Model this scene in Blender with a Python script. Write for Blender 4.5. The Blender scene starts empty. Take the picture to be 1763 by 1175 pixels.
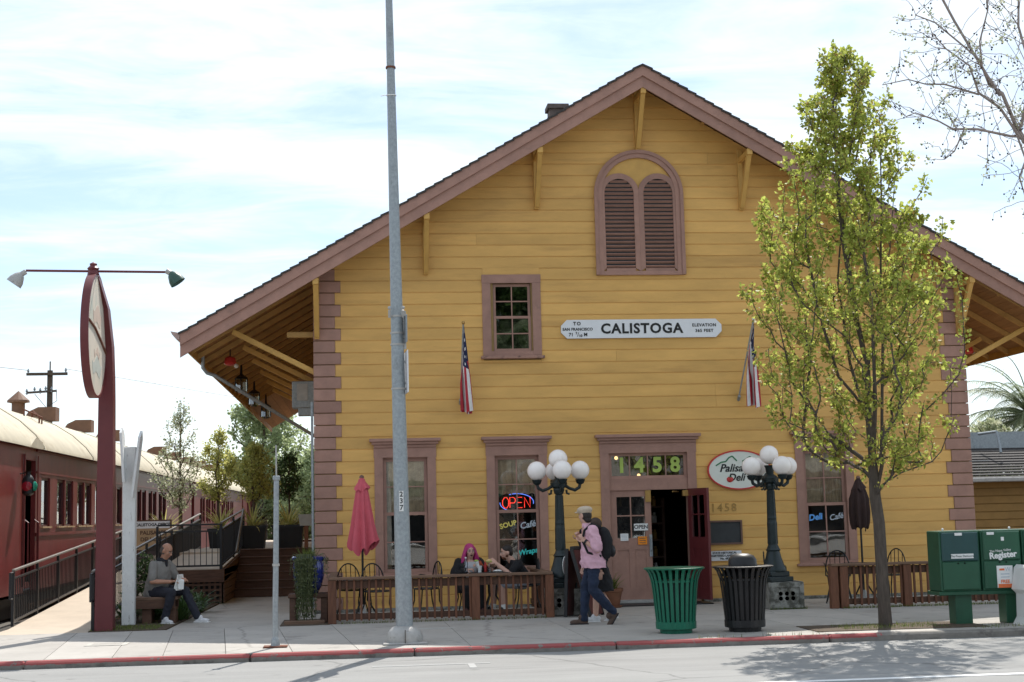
import bpy, bmesh, math, random
import numpy as np
from mathutils import Vector, Matrix
random.seed(7)
R = math.radians
scene = bpy.context.scene
COL = scene.collection

# ------------------------------------------------------------------ camera
cam = bpy.data.cameras.new('camera'); camo = bpy.data.objects.new('camera', cam); COL.objects.link(camo)
yaw, pitch, roll = R(6.0), R(6.8), R(1.35)
fw = Vector((math.sin(yaw)*math.cos(pitch), math.cos(yaw)*math.cos(pitch), math.sin(pitch)))
rt = Vector((math.cos(yaw), -math.sin(yaw), 0)); up = rt.cross(fw)
r2 = rt*math.cos(roll) - up*math.sin(roll); u2 = rt*math.sin(roll) + up*math.cos(roll)
camo.matrix_world = Matrix(((r2.x, u2.x, -fw.x, 0.785), (r2.y, u2.y, -fw.y, -25.275), (r2.z, u2.z, -fw.z, 1.6), (0, 0, 0, 1)))
cam.sensor_width = 36; cam.lens = 36*2500/1763; cam.clip_start = 0.1; cam.clip_end = 3000
scene.camera = camo

# ------------------------------------------------------------------ sky and sun
SUN = Vector((0.27, 0.72, 1.0)).normalized()
world = bpy.data.worlds.new('World'); scene.world = world; world.use_nodes = True
nt = world.node_tree; N = nt.nodes; L = nt.links; N.clear()
out = N.new('ShaderNodeOutputWorld'); bg = N.new('ShaderNodeBackground'); bg.inputs['Strength'].default_value = 0.075
sky = N.new('ShaderNodeTexSky'); sky.sky_type = 'NISHITA'; sky.sun_disc = False
sky.sun_elevation = math.asin(SUN.z); sky.sun_rotation = math.atan2(SUN.x, SUN.y); sky.dust_density = 0.5; sky.air_density = 1.0; sky.ozone_density = 2.2
tc = N.new('ShaderNodeTexCoord'); sep = N.new('ShaderNodeSeparateXYZ'); L.new(tc.outputs['Generated'], sep.inputs[0])
def wm(op, a, b=None, c=None):
    n = N.new('ShaderNodeMath'); n.operation = op
    for i, q in enumerate((a, b, c)):
        if q is None: continue
        if isinstance(q, (int, float)): n.inputs[i].default_value = q
        else: L.new(q, n.inputs[i])
    return n.outputs[0]
zz = wm('ADD', wm('MAXIMUM', sep.outputs[2], 0.0), 0.13)
cx = wm('DIVIDE', sep.outputs[0], zz); cy = wm('DIVIDE', sep.outputs[1], zz)
cmb = N.new('ShaderNodeCombineXYZ'); L.new(cx, cmb.inputs[0]); L.new(cy, cmb.inputs[1])
mp = N.new('ShaderNodeMapping'); L.new(cmb.outputs[0], mp.inputs[0]); mp.inputs['Rotation'].default_value = (0, 0, R(12)); mp.inputs['Scale'].default_value = (0.8, 1.7, 1)
def noise(vec, scale, detail, rough, dist=0.0):
    n = N.new('ShaderNodeTexNoise'); n.inputs['Scale'].default_value = scale; n.inputs['Detail'].default_value = detail
    n.inputs['Roughness'].default_value = rough; n.inputs['Distortion'].default_value = dist; L.new(vec, n.inputs['Vector']); return n.outputs['Fac']
n1 = noise(mp.outputs[0], 0.9, 9, 0.58, 0.5); n2 = noise(mp.outputs[0], 3.1, 8, 0.62, 0.8)
cl = wm('ADD', wm('MULTIPLY', n1, 0.65), wm('MULTIPLY', n2, 0.35))
mr = N.new('ShaderNodeMapRange'); mr.interpolation_type = 'SMOOTHSTEP'
L.new(cl, mr.inputs['Value']); mr.inputs['From Min'].default_value = 0.38; mr.inputs['From Max'].default_value = 0.60
mr.inputs['To Min'].default_value = 0.16; mr.inputs['To Max'].default_value = 0.86
mix = N.new('ShaderNodeMix'); mix.data_type = 'RGBA'; L.new(mr.outputs['Result'], mix.inputs[0])
L.new(sky.outputs[0], mix.inputs[6]); mix.inputs[7].default_value = (6.9, 7.5, 7.95, 1)
L.new(mix.outputs[2], bg.inputs['Color']); L.new(bg.outputs[0], out.inputs[0])

sl = bpy.data.lights.new('sun', 'SUN'); sl.energy = 2.65; sl.angle = R(0.5); sl.color = (1.0, 0.95, 0.88)
so = bpy.data.objects.new('sun', sl); COL.objects.link(so); so.rotation_euler = SUN.to_track_quat('Z', 'Y').to_euler(); so.location = (20, 30, 40)
scene.view_settings.view_transform = 'Standard'; scene.view_settings.look = 'None'
scene.view_settings.exposure = 1.15; scene.view_settings.gamma = 1.0; scene.view_settings.use_curve_mapping = False
scene.render.engine = 'CYCLES'
scene.render.resolution_x = 1024; scene.render.resolution_y = 682
try:
    scene.cycles.max_bounces = 6; scene.cycles.transparent_max_bounces = 10
except Exception: pass

# ------------------------------------------------------------------ mesh helpers
def rotz(a): return Matrix.Rotation(a, 3, 'Z')
def rotx(a): return Matrix.Rotation(a, 3, 'X')
def roty(a): return Matrix.Rotation(a, 3, 'Y')
I3 = Matrix.Identity(3)
class MB:
    def __init__(s): s.v = []; s.f = []; s.m = []; s.mi = 0
    def add(s, vs, fs):
        b = len(s.v); s.v += [tuple(q) for q in vs]; s.f += [tuple(b+i for i in q) for q in fs]; s.m += [s.mi]*len(fs); return s
    def box(s, c, d, rot=None, b=0.0):
        c = Vector(c); h = Vector(d)/2
        if b <= 0:
            vs = [Vector((x*h.x, y*h.y, z*h.z)) for x in (-1, 1) for y in (-1, 1) for z in (-1, 1)]
            fs = [(0, 1, 3, 2), (4, 6, 7, 5), (0, 4, 5, 1), (2, 3, 7, 6), (0, 2, 6, 4), (1, 5, 7, 3)]
        else:
            b = min(b, h.x*.95, h.y*.95, h.z*.95); vs = []; idx = {}
            for x in (-1, 1):
                for y in (-1, 1):
                    for z in (-1, 1):
                        for a in range(3):
                            p = [x*(h.x-b), y*(h.y-b), z*(h.z-b)]; p[a] = (x, y, z)[a]*h[a]
                            idx[(x, y, z, a)] = len(vs); vs.append(Vector(p))
            fs = []; S = (-1, 1)
            for a in range(3):
                o = [q for q in range(3) if q != a]
                for sg in S:
                    loop = []
                    for (p, q) in ((-1, -1), (1, -1), (1, 1), (-1, 1)):
                        k = [0, 0, 0]; k[a] = sg; k[o[0]] = p; k[o[1]] = q; loop.append(idx[(*k, a)])
                    fs.append(tuple(loop))
                for p in S:
                    for q in S:
                        k0 = [0, 0, 0]; k0[o[0]] = p; k0[o[1]] = q; k1 = list(k0); k0[a] = -1; k1[a] = 1
                        fs.append((idx[(*k0, o[0])], idx[(*k1, o[0])], idx[(*k1, o[1])], idx[(*k0, o[1])]))
            for x in S:
                for y in S:
                    for z in S: fs.append(tuple(idx[(x, y, z, a)] for a in range(3)))
        if rot is not None: vs = [rot @ q for q in vs]
        return s.add([q+c for q in vs], fs)
    def bar(s, p0, p1, w, h, upv=(0, 0, 1), b=0.0):
        p0 = Vector(p0); p1 = Vector(p1); d = p1-p0; l = d.length; d.normalize(); upv = Vector(upv)
        x = d.cross(upv); x = x.normalized() if x.length > 1e-5 else Vector((1, 0, 0)); z = x.cross(d)
        return s.box((p0+p1)/2, (w, l, h), Matrix((x, d, z)).transposed(), b)
    def tube(s, pts, rads, n=8, cap=True, flat=1.0):
        pts = [Vector(p) for p in pts]
        if isinstance(rads, (int, float)): rads = [rads]*len(pts)
        ref = None; vs = []
        for i, p in enumerate(pts):
            t = (pts[min(i+1, len(pts)-1)]-pts[max(i-1, 0)])
            t = t.normalized() if t.length > 1e-9 else Vector((0, 0, 1))
            if ref is None:
                ref = Vector((0, 0, 1)) if abs(t.z) < .9 else Vector((1, 0, 0))
                ref = (ref - t*ref.dot(t)).normalized()
            else:
                ref = ref - t*ref.dot(t)
                ref = ref.normalized() if ref.length > 1e-6 else t.orthogonal().normalized()
            q = t.cross(ref)
            for k in range(n):
                a = 2*math.pi*k/n; vs.append(p + ref*(math.cos(a)*rads[i]) + q*(math.sin(a)*rads[i]*flat))
        fs = []
        for i in range(len(pts)-1):
            for k in range(n):
                fs.append((i*n+k, i*n+(k+1) % n, (i+1)*n+(k+1) % n, (i+1)*n+k))
        if cap: fs.append(tuple(range(n-1, -1, -1))); fs.append(tuple((len(pts)-1)*n+k for k in range(n)))
        return s.add(vs, fs)
    def lathe(s, prof, c=(0, 0, 0), n=20, rot=None, sc=(1, 1, 1), close=True):
        c = Vector(c); vs = []; m = len(prof)
        for k in range(n):
            a = 2*math.pi*k/n
            for r, z in prof:
                q = Vector((r*math.cos(a)*sc[0], r*math.sin(a)*sc[1], z*sc[2]))
                vs.append((rot @ q if rot is not None else q)+c)
        fs = []
        for k in range(n):
            k2 = (k+1) % n
            for i in range(m-1): fs.append((k*m+i, k2*m+i, k2*m+i+1, k*m+i+1))
        if close:
            if prof[0][0] > 1e-6: fs.append(tuple(k*m for k in range(n-1, -1, -1)))
            if prof[-1][0] > 1e-6: fs.append(tuple(k*m+m-1 for k in range(n)))
        return s.add(vs, fs)
    def ell(s, c, r, rot=None, nu=14, nv=9):
        if isinstance(r, (int, float)): r = (r, r, r)
        prof = [(max(math.sin(math.pi*i/(nv-1)), 0.0005), -math.cos(math.pi*i/(nv-1))) for i in range(nv)]
        return s.lathe(prof, c, nu, (rot if rot is not None else I3) @ Matrix(((r[0], 0, 0), (0, r[1], 0), (0, 0, r[2]))))
    def prism(s, poly, y0, y1, plane='xz'):
        n = len(poly)
        if plane == 'xz': f = lambda p, y: (p[0], y, p[1])
        elif plane == 'yz': f = lambda p, y: (y, p[0], p[1])
        else: f = lambda p, y: (p[0], p[1], y)
        vs = [f(p, y0) for p in poly]+[f(p, y1) for p in poly]
        fs = [tuple(range(n)), tuple(range(2*n-1, n-1, -1))]+[(i, i+n, (i+1) % n+n, (i+1) % n) for i in range(n)]
        return s.add(vs, fs)
    def ringstrip(s, outer, inner, y0, y1, closed=False):
        n = len(outer); m = n if closed else n-1
        vs = [(p[0], y0, p[1]) for p in outer]+[(p[0], y0, p[1]) for p in inner]+[(p[0], y1, p[1]) for p in outer]+[(p[0], y1, p[1]) for p in inner]
        fs = []
        for i in range(m):
            j = (i+1) % n
            fs += [(i, j, n+j, n+i), (2*n+i, 3*n+i, 3*n+j, 2*n+j), (i, 2*n+i, 2*n+j, j), (n+i, n+j, 3*n+j, 3*n+i)]
        if not closed: fs += [(0, n, 3*n, 2*n), (n-1, 3*n-1, 4*n-1, 2*n-1)]
        return s.add(vs, fs)
    def xf(s, M, i0=0):
        s.v[i0:] = [tuple(M @ Vector(q)) for q in s.v[i0:]]; return s
    def mesh(s, name, smooth=False, fix=True):
        me = bpy.data.meshes.new(name); me.from_pydata(s.v, [], s.f)
        if any(s.m): me.polygons.foreach_set('material_index', s.m)
        if fix:
            bm = bmesh.new(); bm.from_mesh(me); bmesh.ops.recalc_face_normals(bm, faces=bm.faces); bm.to_mesh(me); bm.free()
        if smooth:
            me.polygons.foreach_set('use_smooth', [True]*len(me.polygons))
            try: me.set_sharp_from_angle(angle=R(38))
            except Exception: pass
        me.update(); return me
    def build(s, name, mat, parent=None, smooth=False, fix=True, loc=None):
        return link(name, s.mesh(name, smooth, fix), mat, parent, loc)
def link(name, me, mat, parent=None, loc=None):
    o = bpy.data.objects.new(name, me)
    if not me.materials:
        for q in (mat if isinstance(mat, (list, tuple)) else [mat]): me.materials.append(q)
    COL.objects.link(o)
    if parent is not None: o.parent = parent
    if loc is not None: o.location = loc
    return o
def tag(o, label, cat, group=None):
    o['label'] = label; o['category'] = cat
    if group: o['group'] = group
    return o
def thing(name, label, cat, loc=(0, 0, 0), rz=0.0, group=None):
    o = bpy.data.objects.new(name, None); COL.objects.link(o); o.location = loc; o.rotation_euler = (0, 0, rz); o.empty_display_size = .2
    return tag(o, label, cat, group)
def structure(name, mb=None, mat=None):
    if mb is None: o = bpy.data.objects.new(name, None); COL.objects.link(o)
    else: o = mb.build(name, mat)
    o['kind'] = 'structure'; return o
def copy_tree(o, parent=None):
    c = o.copy(); COL.objects.link(c); c.parent = parent
    for ch in list(o.children): copy_tree(ch, c)
    return c
BAKE = bpy.data.scenes.new('bake')
def baked(o):
    COL.objects.unlink(o); BAKE.collection.objects.link(o)
    vl = BAKE.view_layers[0]; vl.update(); dg = vl.depsgraph
    me = bpy.data.meshes.new_from_object(o.evaluated_get(dg)); BAKE.collection.objects.unlink(o); COL.objects.link(o); return me
def text(s, size, mat, parent, loc, name='lettering', rot=(R(90), 0, 0), ext=.003, bold=0.0, shear=0.0, space=1.0, align='CENTER', sx=1.0):
    cu = bpy.data.curves.new(name, 'FONT'); cu.body = s; cu.size = size; cu.extrude = ext; cu.offset = bold; cu.shear = shear
    cu.space_character = space; cu.align_x = align; cu.align_y = 'CENTER'; cu.resolution_u = 3
    t = bpy.data.objects.new('tmp', cu); COL.objects.link(t); me = baked(t); bpy.data.objects.remove(t); me.materials.clear()
    o = link(name, me, mat, parent); o.location = loc; o.rotation_euler = rot; o.scale = (sx, 1, 1); return o

# ------------------------------------------------------------------ materials
def mat(name, rgb, rough=.65, metal=0.0, var=.12, scale=6.0, stretch=(1, 1, 1), bump=0.0, bscale=None, objvar=0.0, spec=.4, coat=0.0, dirt=None, emit=None, alpha=None):
    m = bpy.data.materials.new(name); m.use_nodes = True; t = m.node_tree; n = t.nodes; l = t.links
    p = n['Principled BSDF']; p.inputs['Roughness'].default_value = rough; p.inputs['Metallic'].default_value = metal
    p.inputs['Specular IOR Level'].default_value = spec; p.inputs['Coat Weight'].default_value = coat
    c = n.new('ShaderNodeTexCoord'); mpg = n.new('ShaderNodeMapping'); mpg.inputs['Scale'].default_value = stretch
    if objvar > 0:
        oi = n.new('ShaderNodeObjectInfo'); va = n.new('ShaderNodeVectorMath'); va.operation = 'ADD'
        sc = n.new('ShaderNodeVectorMath'); sc.operation = 'SCALE'; sc.inputs[0].default_value = (17, 11, 5); l.new(oi.outputs['Random'], sc.inputs[3])
        l.new(c.outputs['Object'], va.inputs[0]); l.new(sc.outputs[0], va.inputs[1]); l.new(va.outputs[0], mpg.inputs[0])
    else: l.new(c.outputs['Object'], mpg.inputs[0])
    ns = n.new('ShaderNodeTexNoise'); ns.inputs['Scale'].default_value = scale; ns.inputs['Detail'].default_value = 6; ns.inputs['Roughness'].default_value = .62
    l.new(mpg.outputs[0], ns.inputs['Vector'])
    r = n.new('ShaderNodeMapRange'); r.inputs['From Min'].default_value = .25; r.inputs['From Max'].default_value = .75
    r.inputs['To Min'].default_value = 1-var; r.inputs['To Max'].default_value = 1+var; l.new(ns.outputs['Fac'], r.inputs['Value'])
    fac = r.outputs[0]
    if objvar > 0:
        r2_ = n.new('ShaderNodeMapRange'); r2_.inputs['To Min'].default_value = 1-objvar; r2_.inputs['To Max'].default_value = 1+objvar; l.new(oi.outputs['Random'], r2_.inputs['Value'])
        mm = n.new('ShaderNodeMath'); mm.operation = 'MULTIPLY'; l.new(fac, mm.inputs[0]); l.new(r2_.outputs[0], mm.inputs[1]); fac = mm.outputs[0]
    vm = n.new('ShaderNodeVectorMath'); vm.operation = 'SCALE'; vm.inputs[0].default_value = rgb; l.new(fac, vm.inputs[3])
    colr = vm.outputs[0]
    if dirt:   # (rgb, scale, threshold, stretch)
        d = n.new('ShaderNodeTexNoise'); d.inputs['Scale'].default_value = dirt[1]; d.inputs['Detail'].default_value = 7; d.inputs['Roughness'].default_value = .7
        mp2 = n.new('ShaderNodeMapping'); mp2.inputs['Scale'].default_value = dirt[3] if len(dirt) > 3 else (1, 1, 1); l.new(mpg.outputs[0] if objvar > 0 else c.outputs['Object'], mp2.inputs[0]); l.new(mp2.outputs[0], d.inputs['Vector'])
        dr = n.new('ShaderNodeMapRange'); dr.interpolation_type = 'SMOOTHSTEP'; dr.inputs['From Min'].default_value = dirt[2]; dr.inputs['From Max'].default_value = dirt[2]+.14; dr.inputs['To Max'].default_value = dirt[4] if len(dirt) > 4 else .8
        l.new(d.outputs['Fac'], dr.inputs['Value'])
        mx = n.new('ShaderNodeMix'); mx.data_type = 'RGBA'; l.new(dr.outputs[0], mx.inputs[0]); l.new(colr, mx.inputs[6]); mx.inputs[7].default_value = (*dirt[0], 1); colr = mx.outputs[2]
    l.new(colr, p.inputs['Base Color'])
    if bump > 0:
        b = n.new('ShaderNodeBump'); b.inputs['Strength'].default_value = bump; b.inputs['Distance'].default_value = .02
        if bscale:
            nb = n.new('ShaderNodeTexNoise'); nb.inputs['Scale'].default_value = bscale; nb.inputs['Detail'].default_value = 5; l.new(mpg.outputs[0], nb.inputs['Vector']); l.new(nb.outputs['Fac'], b.inputs['Height'])
        else: l.new(ns.outputs['Fac'], b.inputs['Height'])
        l.new(b.outputs[0], p.inputs['Normal'])
    if emit: p.inputs['Emission Color'].default_value = (*emit[0], 1); p.inputs['Emission Strength'].default_value = emit[1]
    return m
def leafmat(name, a, b, trans=.45, rough=.5):
    m = bpy.data.materials.new(name); m.use_nodes = True; t = m.node_tree; n = t.nodes; l = t.links; n.clear()
    o = n.new('ShaderNodeOutputMaterial'); g = n.new('ShaderNodeNewGeometry'); rp = n.new('ShaderNodeValToRGB')
    rp.color_ramp.elements[0].color = (*a, 1); rp.color_ramp.elements[1].color = (*b, 1); l.new(g.outputs['Random Per Island'], rp.inputs[0])
    d = n.new('ShaderNodeBsdfPrincipled'); d.inputs['Roughness'].default_value = rough; d.inputs['Specular IOR Level'].default_value = .3; l.new(rp.outputs[0], d.inputs['Base Color'])
    tr = n.new('ShaderNodeBsdfTranslucent'); l.new(rp.outputs[0], tr.inputs['Color'])
    x = n.new('ShaderNodeMixShader'); x.inputs[0].default_value = trans; l.new(d.outputs[0], x.inputs[1]); l.new(tr.outputs[0], x.inputs[2]); l.new(x.outputs[0], o.inputs[0])
    return m
def glassmat(name, tint=(.9, .92, .92), refl=.13):
    m = bpy.data.materials.new(name); m.use_nodes = True; t = m.node_tree; n = t.nodes; l = t.links; n.clear()
    o = n.new('ShaderNodeOutputMaterial'); a = n.new('ShaderNodeBsdfTransparent'); a.inputs[0].default_value = (*tint, 1)
    g = n.new('ShaderNodeBsdfGlossy'); g.inputs['Roughness'].default_value = .02; g.inputs[0].default_value = (.95, .97, 1, 1)
    tx = n.new('ShaderNodeTexNoise'); tx.inputs['Scale'].default_value = 1.6; b = n.new('ShaderNodeBump'); b.inputs['Strength'].default_value = .05; b.inputs['Distance'].default_value = .05
    c = n.new('ShaderNodeTexCoord'); l.new(c.outputs['Object'], tx.inputs['Vector']); l.new(tx.outputs['Fac'], b.inputs['Height']); l.new(b.outputs[0], g.inputs['Normal'])
    lw = n.new('ShaderNodeLayerWeight'); lw.inputs[0].default_value = .25; ad = n.new('ShaderNodeMath'); ad.operation = 'ADD'; ad.use_clamp = True; l.new(lw.outputs['Fresnel'], ad.inputs[0]); ad.inputs[1].default_value = refl-.05
    x = n.new('ShaderNodeMixShader'); l.new(ad.outputs[0], x.inputs[0]); l.new(a.outputs[0], x.inputs[1]); l.new(g.outputs[0], x.inputs[2]); l.new(x.outputs[0], o.inputs[0])
    return m
def weather(m, crack=.4, cscale=.35, spots=0.0, sscale=5.0):
    # cracks (thin lines between large cells) and round gum or oil spots, as marks of their own on the surface
    t = m.node_tree; n = t.nodes; l = t.links; p = n['Principled BSDF']; base = p.inputs['Base Color'].links[0].from_socket
    g = n.new('ShaderNodeNewGeometry'); ns = n.new('ShaderNodeTexNoise'); ns.inputs['Scale'].default_value = 2.2; ns.inputs['Detail'].default_value = 6; l.new(g.outputs['Position'], ns.inputs['Vector'])
    ad = n.new('ShaderNodeMix'); ad.data_type = 'VECTOR'; ad.inputs[0].default_value = .22; l.new(g.outputs['Position'], ad.inputs[4]); l.new(ns.outputs['Color'], ad.inputs[5])
    v = n.new('ShaderNodeTexVoronoi'); v.feature = 'DISTANCE_TO_EDGE'; v.inputs['Scale'].default_value = cscale; l.new(ad.outputs[1], v.inputs['Vector'])
    r = n.new('ShaderNodeMapRange'); r.inputs['From Min'].default_value = .0; r.inputs['From Max'].default_value = .008; r.inputs['To Min'].default_value = 1-crack; r.inputs['To Max'].default_value = 1; l.new(v.outputs['Distance'], r.inputs['Value']); fac = r.outputs[0]
    if spots > 0:
        w = n.new('ShaderNodeTexVoronoi'); w.inputs['Scale'].default_value = sscale; w.inputs['Randomness'].default_value = 1; l.new(g.outputs['Position'], w.inputs['Vector'])
        q = n.new('ShaderNodeMapRange'); q.inputs['From Min'].default_value = .05; q.inputs['From Max'].default_value = .13; q.inputs['To Min'].default_value = 1-spots; q.inputs['To Max'].default_value = 1; l.new(w.outputs['Distance'], q.inputs['Value'])
        k = n.new('ShaderNodeMath'); k.operation = 'MULTIPLY'; l.new(fac, k.inputs[0]); l.new(q.outputs[0], k.inputs[1]); fac = k.outputs[0]
    sc = n.new('ShaderNodeVectorMath'); sc.operation = 'SCALE'; l.new(base, sc.inputs[0]); l.new(fac, sc.inputs[3]); l.new(sc.outputs[0], p.inputs['Base Color'])
YEL = (.67, .39, .115); TRIM = (.34, .19, .145)
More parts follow.
